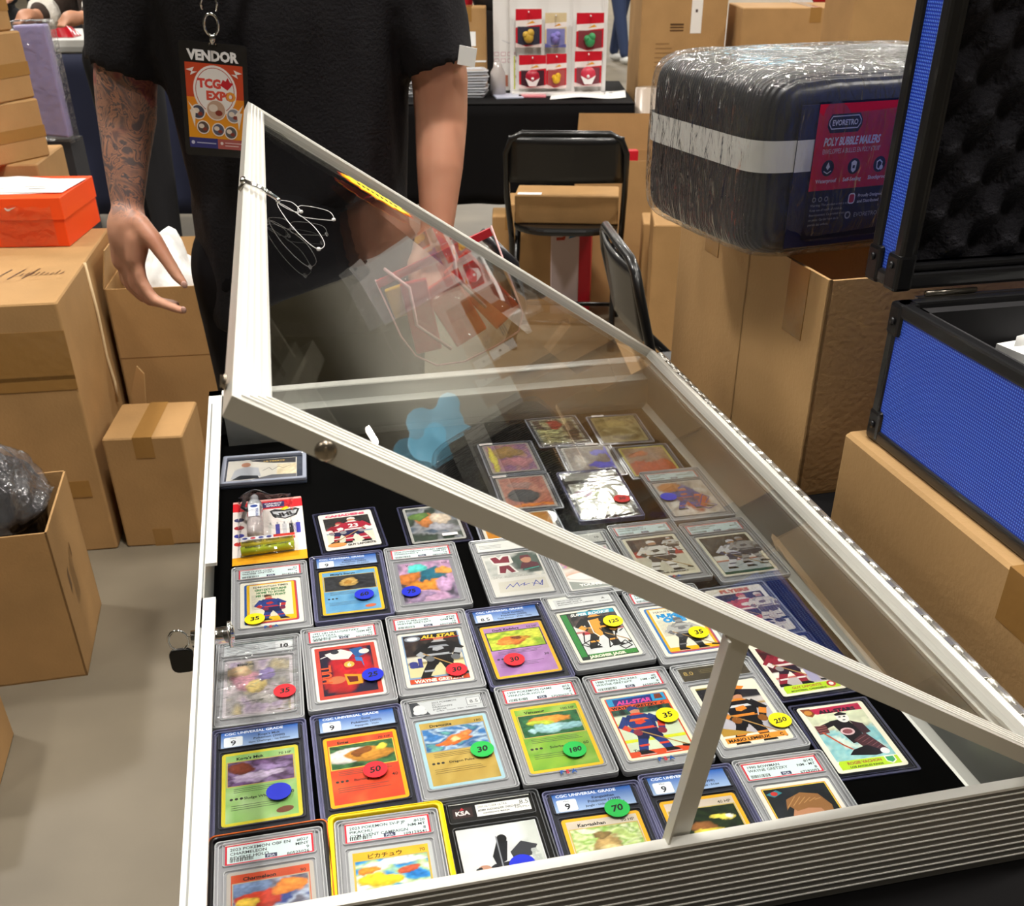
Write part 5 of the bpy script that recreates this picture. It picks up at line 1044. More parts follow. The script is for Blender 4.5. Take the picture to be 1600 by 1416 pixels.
# big left box (front right corner at (-1.06, 2.40))
bw, bd, bh = .62, .74, .649
rz = R(9.3)
def place(corner, size, rz, cx=1, cy=-1):
    """centre of the base from one bottom corner: cx,cy = which corner (+1 right, -1 near)"""
    v = Vector((-cx * size[0] / 2, -cy * size[1] / 2, 0)); v.rotate(Matrix.Rotation(rz, 3, 'Z')); return Vector(corner) + v
p = place((-1.062, 2.395, 0), (bw, bd), rz)
def bigm(t, X, Y, Z):
    def f(a):
        rnd = random.Random(3)
        for q in range(3):
            x = 118 + q * 34
            a.line([(x, -150), (x + 24, -60)], 4, '4a3420')
        x = 175
        for q in range(9):
            a.line([(x + q * 12, -120), (x + q * 12 + 6, -120 + rnd.uniform(14, 34))], 2.4, '4a3420')
        a.line([(165, -126), (280, -120)], 2, '4a3420'); a.line([(120, -170), (290, -160)], 1.4, 'a37c4c')
    face_art(t, X, Y, Z, 4, f)
    B().b2((-X / 2, -Y / 2 - .0012, Z * .72), (X / 2 + .0004, -Y / 2 - .0004, Z * .90)).b2((-X / 2, -Y / 2 - .0012, Z * .68), (X / 2, -Y / 2 - .0006, Z * .735)).b2((X * .1, -Y / 2 - .0014, Z * .24), (X / 2 - .03, -Y / 2 - .0006, Z * .31)).build('tape_band', TAPE(), t)
    B().tube([(X / 2 + .001, -.02, Z), (X / 2 + .004, -.015, Z * .8), (X / 2 + .003, -.02, Z * .62), (X / 2 + .006, -.01, Z * .5), (X / 2 + .004, -.02, Z * .42)], .004, 5).build('torn_edge', mat('torn_card', 'e2c79c', .9), t)
big = carton('largest brown box on the floor at left with an orange shoe box on it', (p.x, p.y, 0), (bw, bd, bh), rz, tape=None, marks=bigm)
# shoe box on top
_c = at(114, 386, z=bh); sp = place((_c.x - .005, _c.y, bh + .001), (.36, .30), R(3))
sb = thing('shoe_box', 'bright orange shoe box with papers on its lid, standing on the largest box', 'shoe box', sp, R(3))
org = mat('orange_card', 'f04a12', .5, spec=.4); orgd = mat('orange_card_lid', 'f8521a', .5, spec=.4)
B().b2((-.177, -.147, 0), (.177, .147, .12)).build('box_base', org, sb, bevel=.002)
B().b2((-.18, -.15, .068), (.18, .15, .125)).build('box_lid', orgd, sb, bevel=.002)
B().prism([(0.026 * math.cos(PI + PI * k / 12), 0.026 * math.sin(PI + PI * k / 12)) for k in range(13)], 0, .001, f=lambda x, y, z: (-.05 + x, -.1505 - z, .124 + y)).build('thumb_hole', mat('hole_dark', '120c07', 1), sb)
a = Art(0, 2e-5); a.poly([(-32, 52), (-22, 52), (-26, 24)], 'e8d8d0'); a.line([(-18, 52), (-18, 40)], 2, 'e8d8d0'); a.line([(-12, 52), (-11, 38)], 2, 'e8d8d0'); a.poly([(30, 30), (34, 24), (40, 23), (62, 34), (42, 29), (36, 29), (33, 32)], 'f6e8e2')
o = a.b.build('printed_mark', PRINT, sb, (0, -.1508, .07)); o.rotation_euler = (PI / 2, 0, 0)
fl = B().grid(16, 12, lambda u, v: (.0 + u * .15, -.1525 - .006 * abs(noise.noise(Vector((u * 6, v * 6, 2)))), .004 + v * .10 + .01 * noise.noise(Vector((u * 4, 3, v * 3)))))
fl.build('torn_film', clear('loose_film', (.97, .97, .97), .08, 1.45, bump=(40, .9), gain=2.4), sb)
papers = mat('paper_white')
for k, (dx, dy, dz, r_) in enumerate(((0, 0, 0, 4), (.012, .008, .0016, -3))):
    t = thing('printed_form', ('lower white printed form on the orange shoe box lid', 'upper white printed form on the orange shoe box lid')[k], 'paper', sp + Vector((.045 + dx, .0 + dy, .1256 + dz * 1.5)), R(3 + r_), 'printed forms on the shoe box')
    def fp(u, v, k=k): return (-.15 + u * .27, -.10 + v * .19, .001 + .02 * max(0, .35 - abs(u - .3)) * v + .010 * max(0, .2 - u) * (1 if k == 0 else 1.2))
    B().grid(14, 8, fp).build('sheet', papers, t, solid=.0005)
    if k == 1:
        a = Art(.0022, 2e-5)
        for (x0, x1, y, w_) in ((10, 60, -60, 4), (30, 70, -84, 4.5), (-60, 0, -70, 1.5), (-40, -90, -86, 3), (20, 70, 30, 1.6), (0, 50, 60, 2)): a.line([(x0, y), (x1, y + 1)], w_ * 1.6, '33333a')
        a.line([(-100, -90), (-80, -90)], 3, 'a83a4a'); a.b.v = [(x, y, z + .02 * max(0, .35 - abs((x + .15) / .27 - .3)) * ((y + .10) / .19) + .006) for x, y, z in a.b.v]
        a.b.build('printing', PRINT, t)
# small closed box
p = place((-1.04, 2.400, 0), (.197, .24), R(5.5), cx=-1)
carton('small closed brown box on the floor between the largest box and the case', (p.x, p.y, 0), (.197, .235, .307), R(5.5), marks=lambda t, X, Y, Z: B().b2((-.02, -Y / 2 - .0012, .003), (.02, -Y / 2 - .0004, .05)).build('tape_end', TAPE(), t))
# taller open box behind it with a white bubble bag
p = at(250, 470, z=.52)
tb = carton('tall open brown box behind the vendor\'s hand with white plastic bag inside', (p.x - .02, 2.98, 0), (.27, .30, .56), R(8), open_=True, flaps=[(3, -12, .10), (2, 15, .06)], marks=lambda t, X, Y, Z: B().b2((-X / 2, -Y / 2 - .0006, Z * .66), (X / 2, -Y / 2 - .0001, Z * .664)).build('crease', mat('crease', '8e6a3e', .9), t))
wb = thing('white_plastic_bag', 'crumpled white plastic bag bulging out of the open box behind the vendor', 'bag', (p.x - .02, 2.98, .30))
def wbf(u, v):
    a = u * 2 * PI; ph = -PI / 2 + v * PI; d = 1 + .25 * noise.noise(Vector((math.cos(a) * 2.2, math.sin(a) * 2.2, ph * 2)))
    return (.115 * d * math.cos(a) * math.cos(ph), .12 * d * math.sin(a) * math.cos(ph), .16 + .19 * math.sin(ph) * d)
B().grid(40, 24, wbf).build('bag_body', mat('white_plastic', 'f6f6f4', .4, bump=(25, .6)), wb)
yb = at(182, 385, y=3.02)
yy_ = carton('slim yellow box standing behind the orange shoe box', (yb.x - .03, 3.22, 0), (.05, .12, .68), R(8), tape=None, name='yellow_box')
bpy.data.objects['body' if False else [o.name for o in bpy.data.objects if o.parent == yy_][0]].data.materials[0] = mat('yellow_card', 'f6b40a', .5)
# leaning cardboard sheet between big box and open box
t = thing('cardboard_sheet', 'torn strip of brown cardboard leaning between the boxes at left', 'cardboard', at(222, 640, y=2.72) + Vector((0, 0, 0)), R(-10))
B().prism([(-.02, -.02), (.012, .0), (.022, .10), (.004, .12), (-.026, .04)], 0, .004, f=lambda x, y, z: (x, z + y * .1, y)).build('sheet', KRAFT2(), t)
t['label'] = 'torn strip of brown cardboard leaning between the boxes at left'
# open box with black bag, near left
sx_, sy_, sz_ = .40, .30, .355
rzb = R(13)
p = place((-.948, 1.83, 0), (sx_, sy_), rzb)
def dmk(t, X, Y, Z):
    def f(a):
        a.poly([(-85, 40), (-68, 52), (-68, 10), (-85, -6)], '6b4a26'); a.poly([(-6, 70), (2, 76), (2, 48), (-6, 40)], '6b4a26')
        for k in range(5): a.line([(-52 + k * 9, -50 + k * 2), (-52 + k * 9, 40 + k * 8)], 2.2, '7d5c34')
    face_art(t, X, Y, Z, 1, f)
nb = carton('open brown box at near left with a glossy black plastic bag inside', (p.x, p.y, 0), (sx_, sy_, sz_), rzb, open_=True, marks=dmk)
bg = thing('black_plastic_bag', 'crumpled glossy black plastic bag bulging out of the near left box', 'bag', (p.x, p.y, .012), rzb)
def bgf(u, v):
    a = u * 2 * PI; ph = -PI / 2 + v * PI; q = Vector((math.cos(a) * 1.8, math.sin(a) * 1.8, ph * 1.6)); d = 1 + .16 * noise.noise(q) + .07 * abs(noise.noise(q * 3))
    ca, sa = math.cos(a), math.sin(a); sq = lambda k: abs(k) ** .6 * (1 if k > 0 else -1)
    rr_ = abs(math.cos(ph)) ** .55
    zz_ = .235 + .235 * math.sin(ph); kx = 1 if zz_ > .345 else .86
    return (.186 * d * sq(ca) * rr_ * kx, .128 * min(d, 1.08) * sq(sa) * rr_ * (1 if ph < .3 else 1.0), .235 + .235 * math.sin(ph) * (d if ph > 0 else 1) + (.035 * max(0, math.sin(ph)) * ca * -1))
B().grid(72, 44, bgf).build('bag_body', mat('bag_black', '141316', .16, spec=.8, bump=(22, .7)), bg)
def bgf2(u, v):
    x, y, z = bgf(u, .62 + v * .33); k = 1.04 + .03 * noise.noise(Vector((u * 20, v * 9, 4))); return (x * k, y * k, .235 + (z - .235) * 1.06 + .008)
B().grid(60, 18, bgf2).build('bag_film', clear('grey_film', (.82, .80, .82), .12, 1.5, bump=(30, .8), gain=1.2, haze=.07), bg)
carton('corner of a brown box at the bottom left edge of the picture', (at(8, 1150, y=1.55).x - .155, 1.50, 0), (.30, .20, .20), R(13), tape=None)
# pale crumpled film on the largest box
t = thing('clear_wrap', 'crumpled clear plastic wrap lying on the largest box at the left edge', 'wrap', (-1.62, 2.50, bh + .001), 0)
B().grid(16, 16, lambda u, v: (-.12 + u * .2, -.05 + v * .16, .004 + .05 * math.sin(u * PI) * math.sin(v * PI) * (1 + .8 * noise.noise(Vector((u * 5, v * 5, 2)))))).build('film', clear('grey_film'), t)

# far left stack, acrylic sheet, second table, people
q = R(20)
def stackbox(label, px, py, y, size, rz, z0): 
    c = at(px, py, y=y); return place((c.x, c.y, z0), size, rz)
yS = 3.22
xs = at(42, 262, y=yS).x
base = carton('tall plain brown box carrying the small box stack at far left', (xs - .22, yS + .16, 0), (.44, .34, .80), R(8), tape=None)
hts = [(.800, .155), (.956, .17), (1.127, .14)]
labs = ['brown taped box, lowest of the small stack at far left', 'brown taped box, middle of the small stack at far left', 'brown box, topmost of the small stack at far left']
for k, (z0, hh) in enumerate(hts):
    xr = (at(72, 240, y=yS).x + .03, at(40, 110, y=yS).x + .03, at(8, 20, y=yS).x + .03)[k]
    carton(labs[k], (xr - .212, yS + .10, z0), (.18, .22, hh), R((-24, -16, -14)[k]), tape=None, group='small brown boxes stacked at far left',
        marks=lambda t, X, Y, Z: B().b2((X / 2 + .0004, -Y / 2, Z * .35), (X / 2 + .001, Y / 2, Z * .55)).b2((-X / 2, -Y / 2 - .001, Z * .35), (X / 2, -Y / 2 - .0004, Z * .55)).build('tape_strip', TAPE(), t))
ya = 3.75
A0, A1, A2, A3 = at(18, 40, y=ya), at(68, 38, y=ya), at(108, 216, y=ya), at(68, 212, y=ya)
t = thing('plastic_sleeve_pack', 'tall clear bag of purple tinted plastic sleeves leaning behind the small box stack', 'plastic sleeves', (A2.x, ya, 0))
o_ = Vector((A2.x, ya, 0))
def quadp(pts, th, nm, m_, par, dy=0):
    P0 = [Vector(p_) - o_ + Vector((0, dy, 0)) for p_ in pts]; P1 = [p_ + Vector((0, th, 0)) for p_ in P0]
    return B().hexa([P0[0], P0[1], P1[1], P1[0], P0[3], P0[2], P1[2], P1[3]]).build(nm, m_, par, bevel=.006)
quadp([A3, A2, A1, A0], .05, 'sleeve_stack', mat('purple_tint', '9b93be', .3, spec=.6, coat=.4), t)
ins = [A3 + Vector((-.02, 0, -.015)), A2 + Vector((.015, 0, -.015)), A1 + Vector((.015, 0, .012)), A0 + Vector((-.01, 0, .012))]
quadp(ins, .07, 'clear_bag', clear('loose_film'), t, -.01)
B().b2((-.12, .0, .0), (.0, .12, A2.z - .01)).build('stand_box', mat('dark_grey_box', '26262a', .8), t)

# table with navy cloth behind
yT = 5.6
tt = thing('folding_table', 'far table with navy cloth and a white front edge behind the vendor\'s tattooed arm', 'table', (-2.0, yT, 0))
zt = at(100, 62, y=yT).z
B().b2((-1.3, 0, zt - .055), (.75, .7, zt)).build('tabletop', mat('white_top', 'dcdcd8', .5), tt, bevel=.004)
B().b2((-1.3, -.001, zt - .050), (.75, -.004, zt - .030)).build('edge_band', mat('edge_grey', 'a9a9a6', .5), tt)
def navyf(u, v): return (-.60 + u * 1.36, .012 * math.sin(u * 22) * (1 - v) - .012, (zt - .06) * (.18 + .82 * v))
B().grid(40, 8, navyf).build('front_cloth', mat('navy_cloth', '232842', .85), tt, solid=.004)
for x in (-1.2, .68):
    for y in (.05, .62): B().tube([(x, y, 0), (x, y, zt - .05)], .015, 8).build('leg', mat('leg_steel', '55565a', .4, metal=.7), tt)
rb_ = thing('red_wrapped_pack', 'shiny red wrapped pack on the navy clothed table', 'pack', at(86, 50, y=yT + .15) , 0)
rb_.location.z = zt
B().grid(14, 10, lambda u, v: (-.10 + u * .2, -.05 + v * .12, .002 + .09 * math.sin(u * PI) ** .7 * math.sin(v * PI) ** .7 * (1 + .4 * noise.noise(Vector((u * 5, v * 5, 1)))))).build('wrapper', mat('red_foil', 'b01222', .2, spec=.8), rb_)

# ------------------------------------------------------------------ people
def capsule(b, p0, r0, p1, r1, n=14, m=5):
    p0, p1 = Vector(p0), Vector(p1); d = p1 - p0; L = d.length
    t = d / L if L > 1e-6 else Vector((0, 0, 1)); a = t.orthogonal().normalized(); c = t.cross(a); rings = []
    for k in range(1, m + 1):
        ph = -PI / 2 + PI / 2 * k / m; rings.append([p0 + t * (r0 * math.sin(ph)) + r0 * math.cos(ph) * (math.cos(2 * PI * q / n) * a + math.sin(2 * PI * q / n) * c) for q in range(n)])
    for k in range(0, m):
        ph = PI / 2 * k / m; rings.append([p1 + t * (r1 * math.sin(ph)) + r1 * math.cos(ph) * (math.cos(2 * PI * q / n) * a + math.sin(2 * PI * q / n) * c) for q in range(n)])
    b.loft(rings)
def ellipsoid(b, c, r, rot=None, n=20, m=14):
    rings = []
    for i in range(1, m):
        ph = -PI / 2 + PI * i / m; ring = []
        for k in range(n):
            v = Vector((r[0] * math.cos(ph) * math.cos(2 * PI * k / n), r[1] * math.cos(ph) * math.sin(2 * PI * k / n), r[2] * math.sin(ph)))
            if rot is not None: v = rot @ v
            ring.append(Vector(c) + v)
        rings.append(ring)
    b.loft(rings)
def fuse(b, name, m_, parent, voxel=.006, smooth=6, factor=.6):
    """join every chain into ONE continuous skin"""
    me = bpy.data.meshes.new(name); me.from_pydata([tuple(v) for v in b.v], [], b.f); o = bpy.data.objects.new(name, me); col.objects.link(o)
    r = o.modifiers.new('remesh', 'REMESH'); r.mode = 'VOXEL'; r.voxel_size = voxel; r.use_smooth_shade = True
    s_ = o.modifiers.new('smooth', 'SMOOTH'); s_.iterations = smooth; s_.factor = factor
    dg = bpy.context.evaluated_depsgraph_get(); me2 = bpy.data.meshes.new_from_object(o.evaluated_get(dg)); o.modifiers.clear(); o.data = me2
    bpy.data.meshes.remove(me); me2.materials.clear(); me2.materials.append(m_); me2.polygons.foreach_set('use_smooth', [True] * len(me2.polygons))
    o.parent = parent; return o
def head(b, c, yaw=0, s=1.):
    c = Vector(c); Rz = Matrix.Rotation(yaw, 3, 'Z')
    def P(x, y, z): return c + Rz @ Vector((x * s, y * s, z * s))
    ellipsoid(b, P(0, .01, .02), (.074 * s, .092 * s, .10 * s), Rz); ellipsoid(b, P(0, -.03, -.05), (.052 * s, .055 * s, .062 * s), Rz)
    capsule(b, P(0, -.088, .005), .010 * s, P(0, -.106, -.025), .014 * s); capsule(b, P(-.018, -.082, -.058), .008 * s, P(.018, -.082, -.058), .008 * s)
    for k in (-1, 1): ellipsoid(b, P(.078 * k, .012, -.005), (.012 * s, .022 * s, .034 * s), Rz)
def face(par, c, yaw, hair, s=1.):
    c = Vector(c); Rz = Matrix.Rotation(yaw, 3, 'Z')
    def P(x, y, z): return c + Rz @ Vector((x * s, y * s, z * s))
    b = B()
    for k in (-1, 1): ellipsoid(b, P(.028 * k, -.076, .008), (.012 * s, .008 * s, .008 * s), Rz, 10, 8)
    b.build('eyes', mat('eye_white', 'e8e4e0', .2), par)
    b = B()
    for k in (-1, 1): ellipsoid(b, P(.028 * k, -.083, .008), (.005 * s, .003 * s, .005 * s), Rz, 8, 6)
    b.build('irises', mat('iris', '2a1c14', .2), par)
    B().tube([P(-.022, -.0885, -.057), P(0, -.092, -.055), P(.022, -.0885, -.057)], .0045 * s, 6).build('lips', mat('lip', 'a8605a', .5), par)
    b = B(); rings = []
    for i in range(9):
        ph = -.25 + (PI / 2 + .2) * i / 8; rings.append([P(.083 * math.cos(ph) * math.cos(a), .018 + .102 * math.cos(ph) * math.sin(a) * (1 if math.sin(a) > -.2 or ph > .45 else .72), .03 + .098 * math.sin(ph)) for a in [2 * PI * k / 24 for k in range(24)]])
    b.loft(rings); b.build('hair', mat('hair_' + hair, hair, .7, bump=(60, .5)), par)

skin = bpy.data.materials.new('skin_tattooed'); skin.use_nodes = True
nt = skin.node_tree; bs_ = nt.nodes['Principled BSDF']; bs_.inputs['Roughness'].default_value = .5; bs_.inputs['Subsurface Weight'].default_value = .12; bs_.inputs['Subsurface Radius'].default_value = (.012, .004, .002)
tc_ = nt.nodes.new('ShaderNodeTexCoord'); sx = nt.nodes.new('ShaderNodeSeparateXYZ'); nt.links.new(tc_.outputs['Object'], sx.inputs[0])
def node(ty, **kw):
    n = nt.nodes.new(ty)
    for k, v in kw.items(): setattr(n, k, v)
    return n
def lk(a, b): nt.links.new(a, b)
nz = node('ShaderNodeTexNoise'); nz.inputs['Scale'].default_value = 9; lk(tc_.outputs['Object'], nz.inputs[0])
base = node('ShaderNodeValToRGB'); base.color_ramp.elements[0].position = .35; base.color_ramp.elements[0].color = (*lin('bf8266'), 1); base.color_ramp.elements[1].position = .65; base.color_ramp.elements[1].color = (*lin('d8a083'), 1); lk(nz.outputs[0], base.inputs[0])
# ink: curling dark lines plus shaded patches and some red
n2 = node('ShaderNodeTexNoise'); n2.inputs['Scale'].default_value = 26; n2.inputs['Detail'].default_value = 4; n2.inputs['Distortion'].default_value = 1.6; lk(tc_.outputs['Object'], n2.inputs[0])
r2 = node('ShaderNodeValToRGB'); e_ = r2.color_ramp.elements; e_[0].position = .40; e_[0].color = (.15, .15, .15, 1); e_[1].position = .47; e_[1].color = (1, 1, 1, 1); k_ = r2.color_ramp.elements.new(.505); k_.color = (0, 0, 0, 1); k_ = r2.color_ramp.elements.new(.54); k_.color = (.8, .8, .8, 1); k_ = r2.color_ramp.elements.new(.66); k_.color = (.25, .25, .25, 1); lk(n2.outputs[0], r2.inputs[0])
n3 = node('ShaderNodeTexNoise'); n3.inputs['Scale'].default_value = 15; n3.inputs['Detail'].default_value = 2; lk(tc_.outputs['Object'], n3.inputs[0])
r3 = node('ShaderNodeValToRGB'); r3.color_ramp.elements[0].position = .56; r3.color_ramp.elements[0].color = (0, 0, 0, 1); r3.color_ramp.elements[1].position = .60; r3.color_ramp.elements[1].color = (1, 1, 1, 1); lk(n3.outputs[0], r3.inputs[0])
ink = node('ShaderNodeMix', data_type='RGBA'); ink.inputs[6].default_value = (*lin('585a62'), 1); lk(r2.outputs[0], ink.inputs[0]); lk(base.outputs[0], ink.inputs[7])
red = node('ShaderNodeMix', data_type='RGBA'); red.inputs[7].default_value = (*lin('a02c3c'), 1); lk(ink.outputs[2], red.inputs[6])
# mask: the man's right arm between sleeve and wrist
mz = node('ShaderNodeMapRange'); mz.inputs[1].default_value = .955; mz.inputs[2].default_value = .985; lk(sx.outputs[2], mz.inputs[0])
mxx = node('ShaderNodeMapRange'); mxx.inputs[1].default_value = -.12; mxx.inputs[2].default_value = -.14; lk(sx.outputs[0], mxx.inputs[0])
mm = node('ShaderNodeMath', operation='MULTIPLY'); lk(mz.outputs[0], mm.inputs[0]); lk(mxx.outputs[0], mm.inputs[1])
mh = node('ShaderNodeMapRange'); mh.inputs[1].default_value = 1.08; mh.inputs[2].default_value = 1.12; lk(sx.outputs[2], mh.inputs[0])
mr_ = node('ShaderNodeMath', operation='MULTIPLY'); lk(r3.outputs[0], mr_.inputs[0]); lk(mh.outputs[0], mr_.inputs[1]); ms_ = node('ShaderNodeMath', operation='MULTIPLY'); ms_.inputs[1].default_value = .5; lk(mr_.outputs[0], ms_.inputs[0]); lk(ms_.outputs[0], red.inputs[0])
fin = node('ShaderNodeMix', data_type='RGBA'); lk(mm.outputs[0], fin.inputs[0]); lk(base.outputs[0], fin.inputs[6]); lk(red.outputs[2], fin.inputs[7]); lk(fin.outputs[2], bs_.inputs['Base Color'])

man = thing('person', 'person in a black t-shirt with one tattooed arm, standing behind the display case', 'person', (-.37, 1.88, 0))
MO = Vector((-.37, 1.88, 0))
def ml(p_): return Vector(p_) - MO
b = B()
def chain(pts):
    for (p0, r0), (p1, r1) in zip(pts, pts[1:]): capsule(b, ml(p0), r0, ml(p1), r1)
HC = Vector((-.36, 1.86, 1.60))
chain([((-.37, 1.88, .93), .125), ((-.37, 1.88, 1.10), .115), ((-.37, 1.88, 1.28), .125), ((-.37, 1.88, 1.36), .10), ((-.37, 1.88, 1.45), .058), ((-.36, 1.87, 1.54), .056)])
for s_ in (-1, 1):
    chain([((-.37 + s_ * .07, 1.88, 1.30), .10), ((-.37 + s_ * .17, 1.88, 1.385), .062)])
    chain([((-.37 + s_ * .085, 1.88, .90), .10), ((-.37 + s_ * .095, 1.87, .50), .062), ((-.37 + s_ * .10, 1.90, .30), .056), ((-.37 + s_ * .10, 1.92, .10), .038), ((-.37 + s_ * .10, 1.92, .05), .036)])
    chain([((-.37 + s_ * .10, 1.93, .045), .036), ((-.37 + s_ * .115, 1.80, .028), .026)])
head(b, ml(HC))
# his right arm (viewer's left)
E0 = at(196, 128, y=1.87); E1 = at(198, 178, y=1.87); E2 = at(197, 250, y=1.85); W0 = at(199, 322, y=1.83)
chain([((-.565, 1.88, 1.365), .052), (E0, .049), (E1, .0475), (E2, .037), (W0, .0265)])
Kn = at(204, 392, y=1.80)
capsule(b, ml(W0), .026, ml(at(202, 352, y=1.815)), .030); ellipsoid(b, ml(at(200, 368, y=1.81)), (.034, .024, .052))
capsule(b, ml(at(188, 372, y=1.82)), .020, ml(at(190, 408, y=1.815)), .017); capsule(b, ml(at(214, 372, y=1.80)), .022, ml(at(212, 405, y=1.795)), .017)
def finger(pts, rs):
    for k in range(len(pts) - 1): capsule(b, ml(pts[k]), rs[k], ml(pts[k + 1]), rs[k + 1], 12, 4)
finger([at(212, 402, y=1.795), at(222, 440, y=1.785), at(240, 468, y=1.775), at(264, 478, y=1.765), at(286, 486, y=1.755)], [.0125, .0105, .0098, .0088, .0072])   # index
finger([at(204, 406, y=1.805), at(211, 446, y=1.80), at(234, 470, y=1.79), at(260, 474, y=1.785), at(276, 476, y=1.78)], [.0125, .0108, .0098, .0088, .0075])   # middle
finger([at(195, 408, y=1.815), at(203, 446, y=1.815), at(224, 466, y=1.81), at(246, 468, y=1.805)], [.0118, .010, .0092, .0078])   # ring
finger([at(188, 404, y=1.825), at(195, 438, y=1.83), at(212, 456, y=1.83), at(228, 460, y=1.825)], [.0108, .009, .008, .007])   # little
finger([at(216, 348, y=1.80), at(240, 375, y=1.785), at(262, 408, y=1.77), at(276, 430, y=1.762), at(287, 443, y=1.755)], [.018, .0155, .0118, .0105, .0078])   # thumb
# his left arm (viewer's right)
F0 = at(687, 120, y=1.86); F1 = at(689, 190, y=1.86); F2 = at(687, 262, y=1.83); W1 = at(683, 352, y=1.80)
chain([((-.175, 1.88, 1.365), .052), (F0, .046), (F1, .0435), (F2, .039), (W1, .0285)])
ellipsoid(b, ml(at(676, 400, y=1.775)), (.036, .026, .050)); capsule(b, ml(W1), .027, ml(at(678, 385, y=1.785)), .028)
for k, (px, py) in enumerate(((654, 425), (663, 432), (674, 436), (686, 434))):
    p0 = at(px + 4, py - 14, y=1.77); p1 = at(px - 6, py + 16, y=1.745); p2 = at(px + 4, py + 32, y=1.735); p3 = at(px + 16, py + 30, y=1.745)
    finger([p0, p1, p2, p3], [(.0125, .0120, .0115, .0105)[k], .0100, .0092, .0078])
finger([at(662, 388, y=1.765), at(648, 412, y=1.745), at(648, 438, y=1.735), at(660, 456, y=1.73)], [.016, .0135, .0115, .0085])
body = fuse(b, 'body', skin, man, .0046, 5, .55)
face(man, ml(HC), 0, '2a1e18')
# nails
for q, r_ in ((at(288, 445, y=1.7475), (.0055, .0022, .0062)), (at(287, 484, y=1.748), (.0048, .002, .0055))):
    b = B(); ellipsoid(b, ml(q), r_, None, 10, 8); b.build('fingernail', mat('nail', 'e0b0a0', .3), man)
# t-shirt
tee_m = mat('tee_black', '19171b', .8, spec=.3, bump=(220, .15))
b = B(); N = 44
prof = [(.775, .190, .128), (.80, .192, .130), (.90, .182, .128), (1.0, .180, .126), (1.12, .188, .130), (1.24, .200, .134), (1.32, .214, .132), (1.38, .208, .118), (1.43, .150, .095), (1.465, .080, .072), (1.475, .070, .066)]
rings = []
for j in range(len(prof) * 3 - 2):
    i, f_ = divmod(j, 3); f_ /= 3
    A_, B_ = prof[i], prof[min(i + 1, len(prof) - 1)]; z = A_[0] + (B_[0] - A_[0]) * f_; rx = A_[1] + (B_[1] - A_[1]) * f_; ry = A_[2] + (B_[2] - A_[2]) * f_
    ring = []
    for k in range(N):
        a_ = 2 * PI * k / N; ca, sa = math.cos(a_), math.sin(a_)
        x = abs(ca) ** .8 * (1 if ca > 0 else -1) * rx; y = abs(sa) ** .8 * (1 if sa > 0 else -1) * ry
        fold = .008 * noise.noise(Vector((ca * 3.2 + z * 2.2, sa * 3.2, z * 3.0))) + .006 * noise.noise(Vector((ca * 7 + z * 5, sa * 7, z * 4 + 3))) + (.006 * math.sin(a_ * 9 + z * 4) if z < 1.0 else 0)
        if z > 1.40: fold *= .2
        ring.append((x + ca * fold, y + sa * fold, z))
    rings.append(ring)
b.loft(rings, cap0=True, cap1=True)
def sleeve(p0, p1, r0, r1, seed):
    p0, p1 = ml(p0), ml(p1); d = (p1 - p0).normalized(); a_ = d.orthogonal().normalized(); c_ = d.cross(a_); rg = []
    for j in range(13):
        t_ = j / 12; r_ = r0 + (r1 - r0) * t_; c = p0 + (p1 - p0) * t_; ring = []
        for k in range(28):
            an = 2 * PI * k / 28; f_ = 1 + .10 * noise.noise(Vector((math.cos(an) * 2, math.sin(an) * 2, t_ * 3 + seed)))
            ring.append(c + r_ * f_ * (math.cos(an) * a_ + math.sin(an) * c_))
        rg.append(ring)
    # shallow recess at the hem so the opening reads as cloth
    rg.append([p1 - d * .012 + (v - p1) * .80 for v in rg[12]])
    b.loft(rg, cap0=True, cap1=True)
sleeve((-.552, 1.88, 1.385), at(199, 116, y=1.87), .088, .064, 1)
sleeve((-.188, 1.88, 1.385), at(684, 112, y=1.86), .088, .060, 5)
tee = b.build('t_shirt', tee_m, man)
rm = tee.modifiers.new('remesh', 'REMESH'); rm.mode = 'VOXEL'; rm.voxel_size = .007; rm.use_smooth_shade = True
smm = tee.modifiers.new('smooth', 'SMOOTH'); smm.iterations = 5; smm.factor = .6
# trousers
b = B()
chain([((-.37, 1.88, .93), .150), ((-.37, 1.88, .86), .150)])
for s_ in (-1, 1): chain([((-.37 + s_ * .09, 1.88, .86), .118), ((-.37 + s_ * .10, 1.875, .50), .088), ((-.37 + s_ * .105, 1.90, .28), .078), ((-.37 + s_ * .105, 1.92, .09), .070)])
tr_ = fuse(b, 'trousers', mat('trouser_black', '0c0a0e', .85, spec=.2, bump=(9, .5)), man, .011, 5)
for s_ in (-1, 1):
    b = B(); ellipsoid(b, (s_ * .105, -.03, .05), (.048, .125, .046)); b.v = [Vector((v[0], v[1], max(v[2], 0.002))) for v in b.v]; b.build('shoe', mat('shoe_black', '141214', .5), man)
# sleeve tag
sp_ = ml(at(730, 88, y=1.80)); B().box(sp_, (.027, .003, .026), Matrix.Rotation(R(10), 3, 'Y')).build('sleeve_tag', mat('paper_white'), man)
